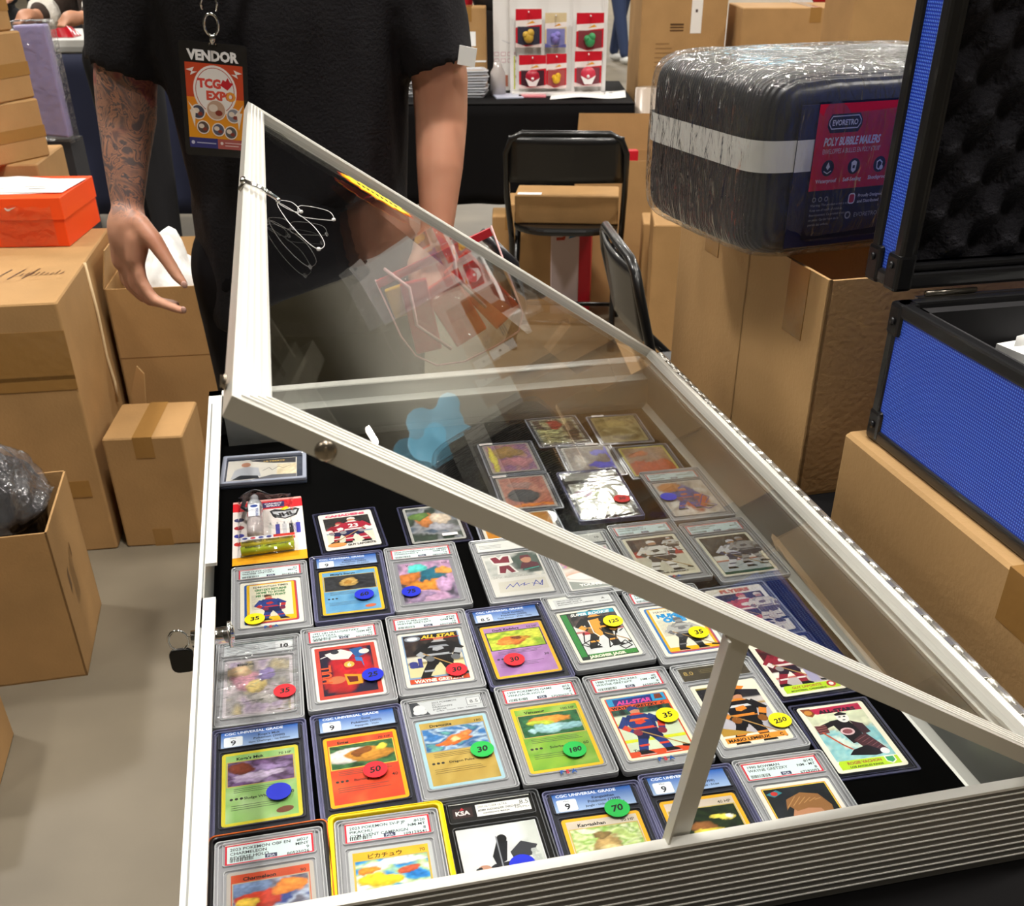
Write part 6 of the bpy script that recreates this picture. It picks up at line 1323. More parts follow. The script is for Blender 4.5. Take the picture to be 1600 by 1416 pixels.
# badge on a lanyard
bd_ = thing('vendor_badge', 'vendor badge in a black holder hanging on a lanyard at the vendor\'s chest', 'badge', at(337, 158, y=1.722), 0)
BO = bd_.location.copy(); bd_.rotation_euler = (R(4), R(6), R(10))
B().prism(rrect(.096, .155, .004), -.0015, 0, f=lambda x, y, z: (x, z, y)).build('badge_holder', mat('holder_black', '121114', .25, coat=.3), bd_)
a = Art(0, 1e-5)
a.text('VENDOR', 0, 54, 18, 'f6f4f4', 'c', .05, width=17.2)
a.rect(-41, -66, 41, 50, 'cf4a26'); a.field(-41, -52, 41, 4, 10, 8, lambda u, v: mixc(lin('f2a21e'), lin('ee8e1e'), v)); a.rect(-41, -52, 41, -50, 'f2a21e')
a.ell(0, 14, 31, 34, 'f6ece8', n=40); a.ell(0, 14, 28, 31, 'b84a3c', n=40); a.ell(0, 14, 27, 30, 'f4eeea', n=40)
a.text('TCG', -24, 18, 16, 'e0483c', 'l', .06); a.text('EXPO', -13, 2, 16, 'e0503c', 'l', .06); a.text('O', 16, 2, 16, 'f0a03a', 'l', .06)
a.poly([(8, 22), (12, 30), (16, 28), (19, 33), (22, 27), (27, 26), (22, 20), (18, 16)], 'c8202c')
for (x, y, r_, c) in ((-26, -16, 9, '4a4a5c'), (0, -12, 13, 'c8a48c'), (25, -18, 9, '8c8c94'), (-20, -37, 8, '5c4a44'), (2, -39, 8, '5a5a6c'), (20, -42, 8, '5c5a5a')):
    a.ell(x, y, r_ + 1.5, r_ + 1.5, 'f4e6dc', n=24); a.ell(x, y, r_, r_, c, n=24); a.ell(x - r_ * .3, y + r_ * .2, r_ * .5, r_ * .4, 'e8d8c8'); a.ell(x + r_ * .3, y - r_ * .3, r_ * .4, r_ * .3, '8c3a2c')
for sx2 in (-1, 1):
    a.poly([(sx2 * 40, 40), (sx2 * 28, 44), (sx2 * 31, 38), (sx2 * 24, 38), (sx2 * 34, 33), (sx2 * 32, 38)], 'f6ece8')
    a.poly([(sx2 * 40, -2), (sx2 * 34, -14), (sx2 * 38, -14), (sx2 * 32, -38), (sx2 * 30, -18), (sx2 * 26, -18)], 'f8e8d8')
a.rect(-41, -66, 0, -52, '3a3a7c'); a.rect(0, -66, 41, -52, 'b05a54'); a.ell(-36, -59, 2.6, 2.6, 'c8c8e0'); a.line([(-30, -59), (-3, -59)], 1.4, 'b8b8d4'); a.ell(6, -58, 2.2, 2.2, 'f4e0d8'); a.line([(11, -57), (36, -57)], 1.2, 'e8cac4'); a.line([(11, -61), (30, -61)], 1.2, 'e8cac4')
o = a.b.build('badge_print', PRINT, bd_, (0, -.0022, 0)); o.rotation_euler = (PI / 2, 0, 0)
b = B(); b.tube([(.0 + .010 * math.cos(PI * 2 * k / 14), 0, .100 + .014 * math.sin(PI * 2 * k / 14)) for k in range(14)], .0022, 8, close=True)
b.tube([(0, 0, .076), (.001, -.002, .088)], .005, 8); b.tube([(-.006, 0, .074), (0, -.003, .080), (.006, 0, .074)], .002, 6)
b.tube([(-.011, 0, .118), (-.013, 0, .124), (-.010, .0, .134), (.006, 0, .136), (.010, 0, .128), (.008, 0, .118)], .002, 6)
b.build('lanyard_hook', chrome, bd_)
b = B()
for s2 in (-1, 1):
    w1_ = .008; p_ = [Vector((s2 * .002, .002, .130)), Vector((s2 * .03, .0, .20)), Vector((s2 * .07, .03, .28)), Vector((s2 * .075, .12, .315))]
    vs = []
    for q_ in p_: vs += [q_ + Vector((-w1_, -.001, 0)), q_ + Vector((w1_, -.001, 0)), q_ + Vector((w1_, .001, 0)), q_ + Vector((-w1_, .001, 0))]
    b.loft([vs[i:i + 4] for i in range(0, 16, 4)])
b.build('lanyard_strap', mat('strap_dark', '17161a', .7), bd_)

# clear zip bag of red and orange packs in his hand, behind the glass
rbg = thing('zip_bag', 'clear zip bag of red and orange packs held in the vendor\'s hand behind the glass', 'bag', at(672, 446, y=1.72), 0)
RO = rbg.location.copy(); rbg.rotation_euler = (0, R(-22), R(8))
B().grid(24, 24, lambda u, v: (-.075 + u * .20, -.022 - .012 * math.sin(u * PI) * math.sin(v * PI) + .012 * noise.noise(Vector((u * 6, v * 6, 1))), .045 - v * .175)).build('bag_front', clear('loose_film'), rbg)
B().box((.025, -.02, .042), (.20, .006, .012)).build('zip_strip', mat('zip_red', 'c8182a', .4), rbg)
b = B(); b.tube([(-.055, -.02, .06), (-.03, -.034, .02), (-.045, -.034, -.04), (-.01, -.034, -.10)], .003, 6); b.tube([(.06, -.03, .05), (.045, -.036, .0), (.07, -.036, -.06)], .003, 6); b.tube([(-.075, -.02, .05), (-.078, -.02, -.05), (-.07, -.02, -.09), (-.045, -.02, -.12), (0, -.02, -.134), (.06, -.02, -.132), (.105, -.02, -.125), (.122, -.02, -.10), (.128, -.02, .05)], .0016, 6, close=False); b.build('bag_seam', mat('seam_pink', 'e8b8b8', .3), rbg)
for k, (x, z, w2, h2, c, ry) in enumerate(((-.035, -.04, .045, .12, 'd01f2c', 12), (.02, -.055, .06, .11, 'e84a2a', -8), (.075, -.045, .055, .13, 'f0542a', -20), (-.06, -.005, .03, .05, 'e8b81c', 5))):
    B().box((x, .004 * k, z), (w2, .012, h2), Matrix.Rotation(R(ry), 3, 'Y')).build('pack', mat('pack_' + c, c, .3, coat=.5), rbg, bevel=.003)
B().tube([(.11, .01, .04), (.14, .01, -.03), (.125, .01, -.10), (.08, .01, -.15)], .009, 8).build('black_handle', mat('strap_black'), rbg)

# ------------------------------------------------------------------ background booth at right
yB = 4.86; zB = .75
rt = at(1002, 163, z=zB)
t = thing('folding_table', 'far table with a short black cloth and hanging product packs on it', 'table', (-.55, yB, 0))
B().b2((-.62, 0, zB - .035), (1.035, .78, zB)).build('tabletop', mat('table_grey'), t, bevel=.004)
b = B(); N = 60
def drape(u, v):
    x = -.632 + u * 1.678; return (x, -.006 - .012 * (1 - v) * math.sin(u * 50) , zB + .003 - (1 - v) * .40)
B().grid(90, 8, drape).build('cloth_front', cloth_black, t, solid=.003)
B().b2((-.632, -.008, zB), (1.046, .785, zB + .004)).build('cloth_top', cloth_black, t)
B().grid(20, 8, lambda u, v: (1.045 + .01 * (1 - v) * math.sin(u * 20), -.008 + u * .79, zB + .003 - (1 - v) * .40)).build('cloth_side', cloth_black, t, solid=.003)
for x in (-.55, .95):
    for y in (.08, .7): B().tube([(x, y, 0), (x, y, zB - .03)], .015, 8).build('leg', mat('leg_steel'), t)
TZ = zB + .004
# display rack with hanging packs
yr = 5.16
rl, rr2 = at(800, 120, y=yr).x, at(943, 120, y=yr).x
rk = thing('display_rack', 'white wire display rack on the black table with hanging red toy packs', 'rack', ((rl + rr2) / 2, yr, TZ))
hw = (rr2 - rl) / 2
B().b2((-hw, 0, 0), (hw, .02, .74)).build('back_panel', mat('rack_white', 'e6e3e0', .6), rk, bevel=.002)
for k in range(4):
    x = -hw + k * 2 * hw / 3; B().b2((x - .008, -.012, 0), (x + .008, 0, .74)).build('divider', mat('rack_white'), rk)
B().b2((-hw, -.06, 0), (hw, .06, .012)).build('foot', mat('rack_white'), rk)
a = Art(0, 2e-5)
for k in range(5): a.ell(-190 + (k % 2) * 3, 40 + k * 30, 3, 6, 'c8a8a8')
a.rect(-hw * 1000 + 4, 20, -hw * 1000 + 14, 150, 'd8e05a')
o = a.b.build('printed_edge', PRINT, rk, (0, -.0008, 0)); o.rotation_euler = (PI / 2, 0, 0)
def blister(label, px, py0, py1, w2, kind):
    """py0 = top pixel, py1 = bottom pixel"""
    zt_ = at(px, py0, y=yr - .03).z; zb_ = at(px, py1, y=yr - .03).z; x = at(px, py1, y=yr - .03).x; h2 = zt_ - zb_
    t = thing('toy_pack', label, 'toy pack', (x, yr - .035, zb_), 0, 'hanging toy packs on the white rack')
    W2 = w2 / 2
    a = Art(0, 2e-5); s_ = 1000
    main = {'b': 'c8162a', 'r': 'c8162a', 'y': 'c8162a', 'v': 'd8c49a', 'g': 'c8162a', 'k': 'c8162a'}[kind]
    a.rect(-W2 * s_, 0, W2 * s_, h2 * s_, main); top = h2 * s_
    a.poly([(-W2 * s_, top * .52), (W2 * s_, top * .60), (W2 * s_, top * .74), (-W2 * s_, top * .70)], 'f0e6e2')
    a.poly([(-W2 * s_ * .2, top * .60), (W2 * s_ * .5, top * .64), (W2 * s_ * .3, top * .70)], 'e8a02c')
    a.rect(-W2 * s_ * .86, top * .06, W2 * s_ * .86, top * .55, {'b': '4a2a34', 'r': '8c4a54', 'y': 'b85a5a', 'v': '8c8cc8', 'g': '8a3a42', 'k': '3a3a4a'}[kind])
    a.poly([(-W2 * s_, 0), (W2 * s_, 0), (W2 * s_, top * .10), (-W2 * s_ * .2, top * .02), (-W2 * s_, top * .12)], 'f0dcd8' if kind != 'v' else '6a6ab0')
    o = a.b.build('backing_card', PRINT, t, (0, .004, 0)); o.rotation_euler = (PI / 2, 0, 0)
    B().b2((-W2, .005, 0), (W2, .008, h2)).build('card_board', mat('rack_white'), t)
    cz = h2 * .30; rr3 = min(W2 * .62, h2 * .24); b = B()
    col_ = {'b': 'b01c34', 'r': 'd23a50', 'y': 'e8b81c', 'v': '8a80d0', 'g': '3a9a5c', 'k': 'd0a83a'}[kind]
    if kind in ('b', 'r'):
        # round two-tone ball toy on a pale V-shaped stand
        ellipsoid(b, (0, -.010, cz + rr3 * .25), (rr3, .016, rr3 * .9)); b.build('toy', mat('toy_' + col_, col_, .35), t)
        B().prism([(-rr3, .1 * rr3), (-rr3 * .5, -rr3 * .9), (rr3 * .5, -rr3 * .9), (rr3, .1 * rr3), (0, -rr3 * .35)], 0, .012, f=lambda x, y, z: (x, -.026 + z, cz + y)).build('stand', mat('toy_white', 'ece8e6', .5), t)
        B().cyl((0, -.027, cz + .05 * rr3), (0, -.030, cz + .05 * rr3), rr3 * .2, 10).build('button', mat('toy_white'), t)
    else:
        for dx, dz, q in ((0, -.15, .62), (.25, .35, .45), (-.35, .15, .4)): ellipsoid(b, (dx * rr3, -.008, cz + dz * rr3), (rr3 * q, .014, rr3 * q))
        b.build('toy', mat('toy_' + col_, col_, .5), t)
    B().prism(rrect(W2 * 1.72, h2 * .5, .006), 0, .026, f=lambda x, y, z: (x, .002 - z, h2 * .30 + y)).build('blister', clear('toy_blister', (.97, .97, .97), .08, 1.4, gain=.6), t)
    B().cyl((0, -.03, h2 * .93), (0, .03, h2 * .93), .003, 6).build('hook', mat('toy_white'), t)
for lb, px, y0, y1, w2, k in (('red toy pack, bottom left, with a dark red ball', 832, 86, 138, .118, 'b'), ('narrow red toy pack, bottom middle, with a yellow figure', 869, 84, 138, .088, 'y'), ('red toy pack, bottom right, with a pale red ball', 918, 80, 135, .118, 'r'),
    ('red toy pack, upper left, with a yellow and blue toy', 826, 14, 74, .112, 'k'), ('violet toy pack with a cream top, upper middle', 868, 20, 74, .092, 'v'), ('red toy pack, upper right, with a green toy', 921, 20, 80, .118, 'g')):
    blister(lb + ' on the white rack', px, y0, y1, w2, k)
# white board left of the rack
pl_ = at(772, 130, y=5.30).x; pr_ = at(806, 130, y=5.30).x
t = thing('display_board', 'white printed board standing behind the rack on the black table', 'board', ((pl_ + pr_) / 2, 5.30, TZ))
B().b2((-(pr_ - pl_) / 2, 0, 0), ((pr_ - pl_) / 2, .015, .72)).build('board', mat('rack_white'), t)
a = Art(0, 2e-5)
for k in range(3):
    for j in range(2): a.rr(-36 + k * 30, 120 + j * 26, 22, 16, 3, 'c89aa4'); a.rr(-36 + k * 30, 120 + j * 26, 18, 12, 2, 'ece6e4')
a.line([(-10, 200), (20, 188), (40, 200)], 3, 'c4c4c8'); a.text('VU', -6, 420, 70, '8cc46a', 'c', .05); a.rect(0, 16, 14, 62, 'b06a54')
o = a.b.build('printing', PRINT, t, (0, -.0008, 0)); o.rotation_euler = (PI / 2, 0, 0)
# small bottle, boxes and stacks on the table
c = at(779, 143, z=TZ)
t = thing('clear_jar', 'small clear plastic jar in front of the white board', 'jar', (c.x, 5.13, TZ)); B().tube([(0, 0, 0), (0, 0, .09), (0, 0, .11), (0, 0, .13)], [.035, .033, .02, .018], 16).build('jar_body', mat('jar_clear', 'b8b0ac', .15, spec=.8), t)
c = at(738, 128, y=5.25)
carton('brown box with a white label on the black table beside the vendor\'s sleeve', (c.x - .02, 5.33, TZ), (.17, .16, .33), 0, marks=lambda t, X, Y, Z: B().b2((-.02, -Y / 2 - .0012, Z * .55), (.04, -Y / 2 - .0004, Z * .72)).b2((-X / 2, -Y / 2 - .0012, Z * .36), (X / 2, -Y / 2 - .0006, Z * .38)).build('label_patch', mat('paper_white'), t))
bgk = thing('black_backpack', 'black bag hanging above the brown box on the black table', 'bag', (at(762, 60, y=5.30).x, 5.46, TZ))
def bkf(u, v):
    a_ = u * 2 * PI; ph = -PI / 2 + v * PI; return (.09 * math.cos(a_) * abs(math.cos(ph)) ** .5, .06 * math.sin(a_) * abs(math.cos(ph)) ** .5, .52 + .22 * math.sin(ph) + .01 * noise.noise(Vector((a_, ph, 1))))
B().grid(24, 20, bkf).build('bag_body', mat('bag_nylon', '151518', .5), bgk); B().b2((-.05, -.03, 0), (.05, .03, .34)).build('stand', mat('bag_nylon'), bgk)
r_ = thing('red_pouch', 'red packet standing behind the vendor\'s sleeve on the black table', 'packet', (at(726, 20, y=5.5).x, 5.56, TZ)); B().b2((-.035, -.02, 0), (.035, .02, .60)).build('pouch', mat('zip_red'), r_, bevel=.006)
for k in range(5):
    c = at(745, 152, z=TZ); t = thing('plastic_tray', ('lowest', 'second lowest', 'middle', 'second highest', 'topmost')[k] + ' clear plastic tray in the stack beside the vendor\'s bare arm', 'tray', (c.x - .13 + .006 * (k % 2), c.y + .06, TZ + k * .021), R(k * 4 - 6), 'clear plastic trays stacked on the black table')
    B().prism(rrect(.34, .15, .02), 0, .014).build('tray_body', mat('tray_clear', 'b9bcc2', .18, spec=.9, coat=.4), t, bevel=.004); B().ring(rrect(.35, .16, .02), rrect(.33, .14, .015), .014, .018).build('rim', mat('tray_rim', 'e0e2e6', .15, spec=.9), t)
for lb, px, py, w2, d2, c_, rz_ in (('flat silver blue packet on the black table edge', 793, 152, .12, .14, 'c4c8dc', 10), ('flat pink strip lying on the black table', 832, 152, .12, .07, 'd87a84', -3), ('narrow white printed leaflet on the black table', 875, 145, .10, .10, 'ecebe8', 10)):
    c = at(px, py, z=TZ); t = thing('flat_packet', lb, 'packet', (c.x, c.y + .02, TZ), R(rz_)); B().b2((-w2 / 2, -d2 / 2, 0), (w2 / 2, d2 / 2, .006)).build('packet', mat('pk_' + c_, c_, .3), t, bevel=.001)
c = at(912, 149, z=TZ)
t = thing('paper_sheets', 'white printed sheets lying at the right end of the black table', 'paper', (c.x + .01, c.y - .01, TZ), R(3))
B().grid(10, 6, lambda u, v: (-.17 + u * .33 + .03 * v, -.12 + v * .24, .002 + .008 * math.sin(u * 4) ** 2)).build('sheet', papers, t, solid=.001)
a = Art(.012, 2e-5); a.rect(70, 10, 90, 60, '6a6a6c'); a.rect(100, -30, 116, 0, '6a6a6c'); a.line([(-110, 20), (-60, 24)], 5, 'c8a0a4'); a.b.build('printing', PRINT, t)

# folding chairs
def chair(label, loc, rotz, rot=None, folded=False, box=None):
    t = thing('folding_chair', label, 'chair', loc, rotz, None, rot)
    mt = mat('chair_black', '0e0e0f', .35, spec=.5, coat=.3); W2 = .215; r = .0115
    # the back frame: one bent tube from front feet over the backrest
    fr = []
    sy, fy = (0, .34) if not folded else (0, .02)
    for p_ in ((-W2, fy, .0), (-W2, fy * .55, .36), (-W2, -.02, .55), (-W2, -.06, .70), (-W2 + .02, -.068, .745), (-W2 + .06, -.072, .765), (W2 - .06, -.072, .765), (W2 - .02, -.068, .745), (W2, -.06, .70), (W2, -.02, .55), (W2, fy * .55, .36), (W2, fy, .0)): fr.append(p_)
    B().tube(fr, r, 10).build('back_frame', mt, t)
    bk = B(); bk.grid(12, 6, lambda u, v: (-W2 + .01 + u * (2 * W2 - .02), -.060 - .020 * math.sin(u * PI) + (v - .5) * -.03, .60 + v * .155)); bk.build('backrest', mt, t, solid=.012)
    ry = -.10 if not folded else .03
    for k in (-1, 1):
        B().tube([(k * (W2 - .025), ry, 0), (k * (W2 - .025), .10 if not folded else .02, .26), (k * (W2 - .025), .24 if not folded else .0, .42)], r, 10).build('leg', mt, t)
        B().tube([(k * (W2 - .025), ry, 0), (k * (W2 - .025), ry - .002, .03)], r * 1.35, 10).build('foot_cap', mat('rubber', '18181a', .8), t)
        B().cyl((k * (W2 - .027), .118 if not folded else .018, .285), (k * (W2 + .012), .118 if not folded else .018, .285), .008, 10).build('rivet', mat('rivet_bright', 'a8a49c', .3, metal=.9), t)
    B().tube([(-W2 + .025, ry + .05, .09), (W2 - .025, ry + .05, .09)], r * .8, 8).build('crossbar', mt, t)
    B().tube([(-W2, fy * .9, .06), (W2, fy * .9, .06)], r * .8, 8).build('crossbar', mt, t)
    if not folded:
        B().prism(rrect(.40, .40, .15, 8, 0, .165), .408, .436).build('seat', mt, t, bevel=.011)
    else:
        B().prism(rrect(.38, .37, .08, 6, 0, .36), -.012, .004, f=lambda x, y, z: (x, .03 + z, y)).build('seat', mt, t, bevel=.005)
    return t
lc = at(887, 215, y=3.98)
ch = chair('black folding chair with a brown box on its seat, in front of the black table', (lc.x, 4.05, 0), R(-4))
cb = at(888, 350, y=4.08)
carton('long brown box with a small white label lying on the folding chair seat', (cb.x + .0, 4.19, .437), (.39, .19, .10), R(-5), tape=None, marks=lambda t, X, Y, Z: B().b2((-X / 2 + .01, -Y / 2 + .01, Z + .0004), (-X / 2 + .10, -Y / 2 + .05, Z + .001)).build('shipping_label', mat('paper_white'), t))
chair('second black folding chair seen from its side, beyond the brown box at the hinge', (.300, 2.46, 0), R(-84))

# boxes around the chair
g_ = 'brown boxes piled on the floor behind the folding chair'
def bx(label, px, py, y, size, rz=0, z0=0, **k):
    c = at(px, py, y=y); return carton(label, (c.x + size[0] / 2, y + size[1] / 2, z0), size, R(rz), **k)
bx('brown box under the black cloth edge, left of the folding chair', 770, 400, 4.67, (.16, .18, .34), 0, group=g_)
bx('brown box directly behind the left leg of the folding chair', 797, 400, 4.43, (.18, .22, .44), 0, group=g_)
bx('open brown box with red packs behind the chair\'s right side', 900, 300, 4.55, (.40, .26, .58), -3, group=g_, open_=True, flaps=[(1, 25, .16), (2, 5, .14)])
for k in range(4):
    c = at(925 + k * 22, 300, y=4.6); t = thing('red_packet', ('first', 'second', 'third', 'fourth')[k] + ' red packet from the left in the open box behind the chair', 'packet', (c.x - .02, 4.62, .42), R(k * 5 - 8), 'red packets in the open box')
    B().b2((-.027, -.02, 0), (.027, .02, .19)).build('packet', mat('zip_red'), t, bevel=.003); B().b2((-.022, -.0215, .08), (.022, -.0205, .13)).build('packet_label', mat('rack_white'), t)
bx('tall brown box at the right of the chair, behind the leaning chair', 1002, 450, 4.16, (.22, .20, .42), -4, group=g_)
bx('dark brown box at the far right of the floor pile', 1020, 450, 3.78, (.34, .28, .50), -4, group=g_)
t = carton('white and red printed box under the folding chair seat', (at(893, 450, y=4.40).x, 4.475, 0), (.165, .14, .40), R(-6), tape=None, name='printed_box')
kids = [o for o in bpy.data.objects if o.parent == t]; kids[0].data.materials[0] = mat('box_pinkwhite', 'e2d0d0', .5)
B().b2((.035, -.0712, 0), (.083, -.0700, .40)).b2((.0825, -.07, 0), (.0838, .07, .40)).build('red_side', mat('zip_red'), t)
a = Art(0, 2e-5)
a.line([(-60, 170), (-30, 175), (-20, 150), (-30, 120), (-55, 118)], 12, 'c8452a'); a.line([(-66, 150), (-44, 146)], 10, 'c8452a'); a.poly([(-10, 120), (6, 150), (-4, 176), (16, 186), (30, 160), (20, 128)], '3a78a8')
o = a.b.build('printed_shapes', PRINT, t, (0, -.0716, .19)); o.rotation_euler = (PI / 2, 0, 0)
# white plastic roll behind the open box
c = at(1000, 190, y=4.75); t = thing('plastic_roll', 'pale clear plastic roll standing behind the open box of red packs', 'roll', (c.x + .065, 4.95, .0)); B().cyl((0, 0, 0), (0, 0, .80), .07, 20).build('roll', mat('roll_pale', 'b8a898', .3, spec=.7), t)

# large boxes behind the mailers
yL = 5.25
c = at(985, 150, y=yL)
def lab1(t, X, Y, Z):
    def f(a):
        a.rect(-60, Z * 500 - 120, 0, Z * 500 - 112, '5a4026'); a.rect(-60, Z * 500 - 130, 0, Z * 500 - 124, '5a4026'); a.rect(-60, Z * 500 - 142, 0, Z * 500 - 136, '5a4026')
        a.rect(30, Z * 500 - 150, 78, Z * 500 - 10, 'ece8e2'); a.rect(48, Z * 500 - 70, 58, Z * 500 - 58, '4a3a3a')
        for k in range(7): a.line([(-120 + 0, Z * 500 - 190 - k * 18), (-60 + (k % 3) * 12, Z * 500 - 190 - k * 18)], 4, '8c6a42')
    face_art(t, X, Y, Z, 0, f)
carton('large brown box with black print and a white label behind the wrapped mailers', (c.x + .215, yL + .22, 0), (.38, .40, 1.13), R(2), tape=None, marks=lab1)
carton('wide brown box with a vertical tape strip behind the wrapped mailers', (c.x + .43 + .33, yL + .05, .42), (.62, .40, .665), R(-1), tape='top')
carton('plain brown box standing under the wide taped box behind the mailers', (c.x + .43 + .33, yL + .05, 0), (.62, .40, .419), R(-1), tape=None)
yp = 5.72; c = at(1290, 20, y=yp)
t = thing('ribbon_stand', 'black pole topped with a bunch of red ribbon in front of a white banner', 'stand', (c.x, yp, 0))
B().cyl((0, 0, 0), (0, 0, 1.10), .018, 10).build('pole', mat('chair_black', '0e0e0f'), t); B().cyl((0, 0, 0), (0, 0, .02), .14, 20).build('foot', mat('chair_black'), t)
B().grid(24, 14, lambda u, v: (.075 * math.cos(u * 2 * PI) * math.sin(v * PI) * (1 + .4 * noise.noise(Vector((u * 12, v * 5, 1)))), .05 * math.sin(u * 2 * PI) * math.sin(v * PI), 1.13 + .09 * math.cos(v * PI) * (1 + .3 * noise.noise(Vector((u * 9, v * 4, 2)))))).build('ribbon_bunch', mat('red_foil'), t)
t = thing('white_banner', 'white hanging banner behind the red ribbon', 'banner', (c.x + .02, yp + .3, 0)); B().grid(12, 6, lambda u, v: (-.13 + u * .26, .01 * math.sin(u * 18), .3 + v * 1.1)).build('banner_cloth', mat('rack_white'), t, solid=.004); B().cyl((0, .02, 0), (0, .02, 1.4), .01, 8).build('pole', mat('chair_black'), t); B().b2((-.15, -.05, 0), (.15, .10, .015)).build('foot', mat('chair_black'), t)
c = at(1320, 45, y=4.4)
carton('tall brown box behind the wrapped mailers, left of the white cartons', (c.x + .12, 4.55, 0), (.24, .28, 1.22), R(8), tape=None)
for k in range(5):
    c = at(1425, 60, y=4.75); t = thing('white_carton', ('lowest', 'second', 'middle', 'fourth', 'topmost')[k] + ' white carton in the pile beside the blue case lid', 'box', (c.x + .18, 4.95, .55 + k * .125), R(3 - k * 1.5), 'white cartons piled behind the mailers')
    B().b2((-.22, -.15, 0), (.22, .15, .122)).build('carton_body', mat('rack_white'), t, bevel=.004); B().b2((-.221, -.151, .085), (.221, .151, .0875)).build('lid_line', mat('groove_pale', 'a8a49c', .7), t)
carton('brown box under the pile of white cartons', (c.x + .18, 4.95, 0), (.46, .34, .548), R(2), tape=None)

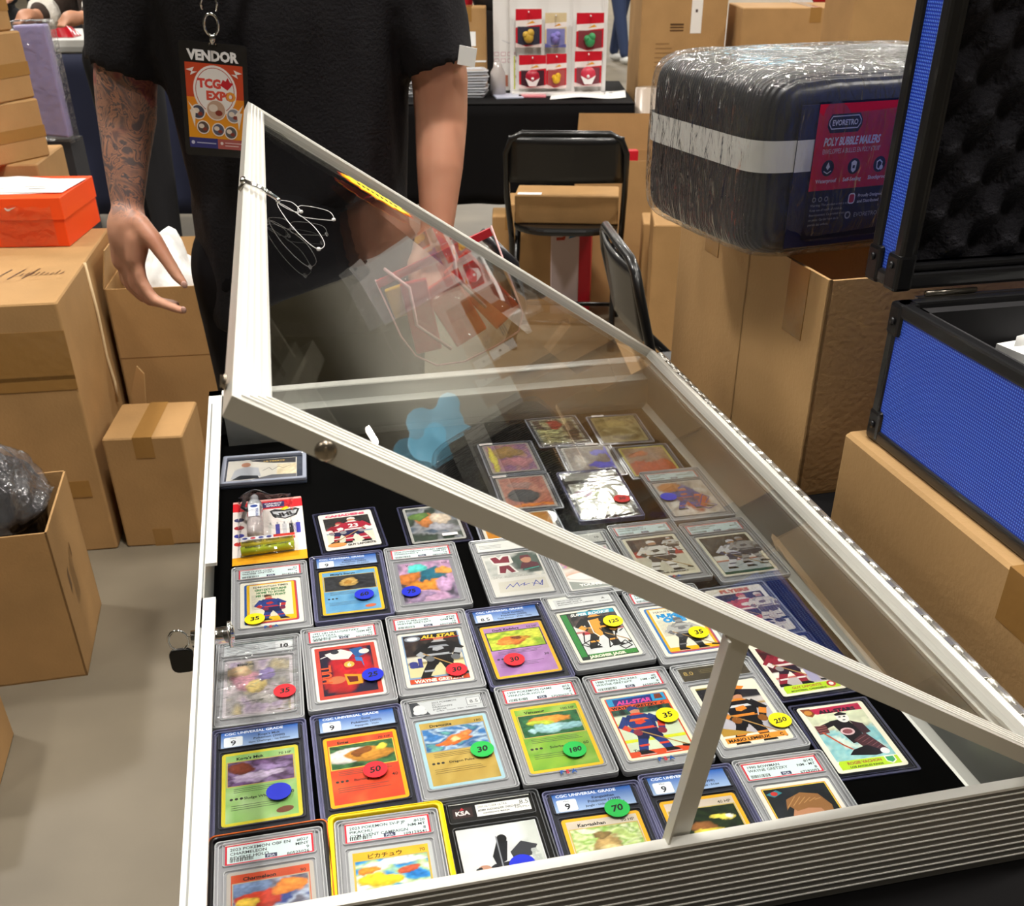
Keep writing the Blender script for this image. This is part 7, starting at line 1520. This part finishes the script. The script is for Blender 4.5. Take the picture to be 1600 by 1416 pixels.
# people in the far aisle
def figure(label, loc, rotz, top, legs, hair='2a1e18', skinc='c08a6c', pose='stand', jacket_extra=None):
    global MO, b
    t = thing('person', label, 'person', loc, rotz); b = B()
    MO = Vector((0, 0, 0))
    chain([((0, 0, .93), .12), ((0, 0, 1.15), .115), ((0, 0, 1.36), .105), ((0, 0, 1.46), .055), ((0, 0, 1.53), .052)])
    st = {'stand': (0, 0), 'walk': (.22, -.20)}[pose if pose == 'walk' else 'stand']
    for s_, f_ in ((-1, st[0]), (1, st[1])):
        chain([((s_ * .15, 0, 1.40), .06), ((s_ * .09, 0, 1.25), .09)]); chain([((s_ * .085, 0, .90), .095), ((s_ * .09, -f_ * .5, .50), .06), ((s_ * .09, -f_, .10), .038)])
        if pose == 'reach':
            chain([((s_ * .17, 0, 1.39), .055), ((s_ * .22, -.05, 1.12), .045), ((s_ * .14, -.26, 1.08), .03)]); ellipsoid(b, (s_ * .13, -.32, 1.08), (.032, .05, .03))
            for k in range(4): capsule(b, (s_ * .13 - .02 + k * .013, -.35, 1.075), .009, (s_ * .13 - .02 + k * .013, -.39, 1.05), .007, 8, 3)
            capsule(b, (s_ * .10, -.32, 1.08), .010, (s_ * .085, -.36, 1.07), .008, 8, 3)
        else:
            chain([((s_ * .17, 0, 1.39), .055), ((s_ * .24, .02, 1.12), .044), ((s_ * .25, -.06, .90), .03)]); ellipsoid(b, (s_ * .25, -.07, .84), (.02, .034, .05))
            for k in range(4): capsule(b, (s_ * .25, -.10 + k * .017, .81), .009, (s_ * .25, -.10 + k * .017, .75), .007, 8, 3)
            capsule(b, (s_ * .235, -.10, .85), .010, (s_ * .225, -.12, .80), .008, 8, 3)
    head(b, (0, -.01, 1.62))
    fuse(b, 'body', mat('skin_' + skinc, skinc, .5), t, .011, 4)
    face(t, (0, -.01, 1.62), 0, hair)
    b = B(); chain([((0, 0, .92), .135), ((0, 0, 1.15), .13), ((0, 0, 1.38), .118), ((0, 0, 1.45), .065)])
    for s_ in (-1, 1):
        chain([((s_ * .15, 0, 1.40), .075), ((s_ * .09, 0, 1.25), .10)])
        if pose == 'reach': chain([((s_ * .17, 0, 1.39), .070), ((s_ * .22, -.05, 1.12), .066), ((s_ * .15, -.23, 1.085), .050)])
        else: chain([((s_ * .17, 0, 1.39), .070), ((s_ * .24, .02, 1.12), .060), ((s_ * .25, -.045, .94), .048)])
    fuse(b, 'jacket', mat('cloth_' + top, top, .85, bump=(12, .5)), t, .013, 4)
    b = B(); chain([((0, 0, .92), .13)] * 2)
    for s_, f_ in ((-1, st[0]), (1, st[1])): chain([((s_ * .08, 0, .90), .11), ((s_ * .09, -f_ * .5, .50), .078), ((s_ * .09, -f_, .12), .06)])
    fuse(b, 'trousers', mat('cloth_' + legs, legs, .85), t, .013, 4)
    for s_, f_ in ((-1, st[0]), (1, st[1])):
        b = B(); ellipsoid(b, (s_ * .09, -f_ - .05, .045), (.045, .125, .042)); b.v = [Vector((v[0], v[1], max(v[2], .001))) for v in b.v]; b.build('shoe', mat('shoe_pale', 'd8d8d4', .6), t)
    if jacket_extra: jacket_extra(t)
    return t
c = at(82, 30, y=6.7)
figure('person in a dark jacket with hands together behind the navy clothed table', (c.x, 6.75, 0), R(4), '1c1d22', '17181c', pose='reach')
c = at(20, 20, y=6.9)
figure('person in a black hoodie at the left edge behind the navy clothed table', (c.x - .22, 7.15, 0), R(14), '202026', '1a1a1e', pose='reach')
c = at(140, 60, y=5.0)
def cuff(t):
    for s_ in (-1, 1): B().tube([(s_ * .157, -.20, 1.087), (s_ * .143, -.245, 1.083)], [.062, .060], 16).build('cuff', mat('fleece_white', 'ece6dc', .95, bump=(60, .8)), t)
figure('person in a brown leather jacket with white fleece cuffs beside the tattooed arm', (c.x + .10, 5.05, 0), R(-30), '3a2c24', '15151a', pose='reach', jacket_extra=cuff)
c = at(968, 100, z=0)
figure('person in blue jeans walking far down the aisle behind the rack', (c.x, c.y + .2, 0), R(35), '1e2028', '2c3a5c', pose='walk')
c2_ = at(1000, 60, z=0)
figure('person in black walking beyond the person in blue jeans', (c.x - .55, c.y + 1.6, 0), R(200), '18181c', '1c1d22', pose='walk')

# unseen cyan glow for the lid glass reflection; balloon form is made up
cy_ = thing('reflection_glow', 'unseen pale blue glow for the lid reflection, made up as a hanging cloud shaped balloon', 'balloon', (1.63, 8.0, 1.78))
b = B()
for (x, z, r_) in ((-.16, .10, .12), (0, .16, .14), (.15, .08, .12), (-.06, -.06, .15), (.12, -.12, .12), (-.18, -.16, .09)): ellipsoid(b, (x, 0, z), (r_, r_ * .7, r_), None, 18, 12)
fuse(b, 'balloon_skin', mat('balloon_glow', '8fd4f0', .4, emit=1.1), cy_, .02, 3)
B().cyl((0, 0, .25), (0, 0, 6.2), .004, 5).build('cord', mat('rack_white'), cy_)
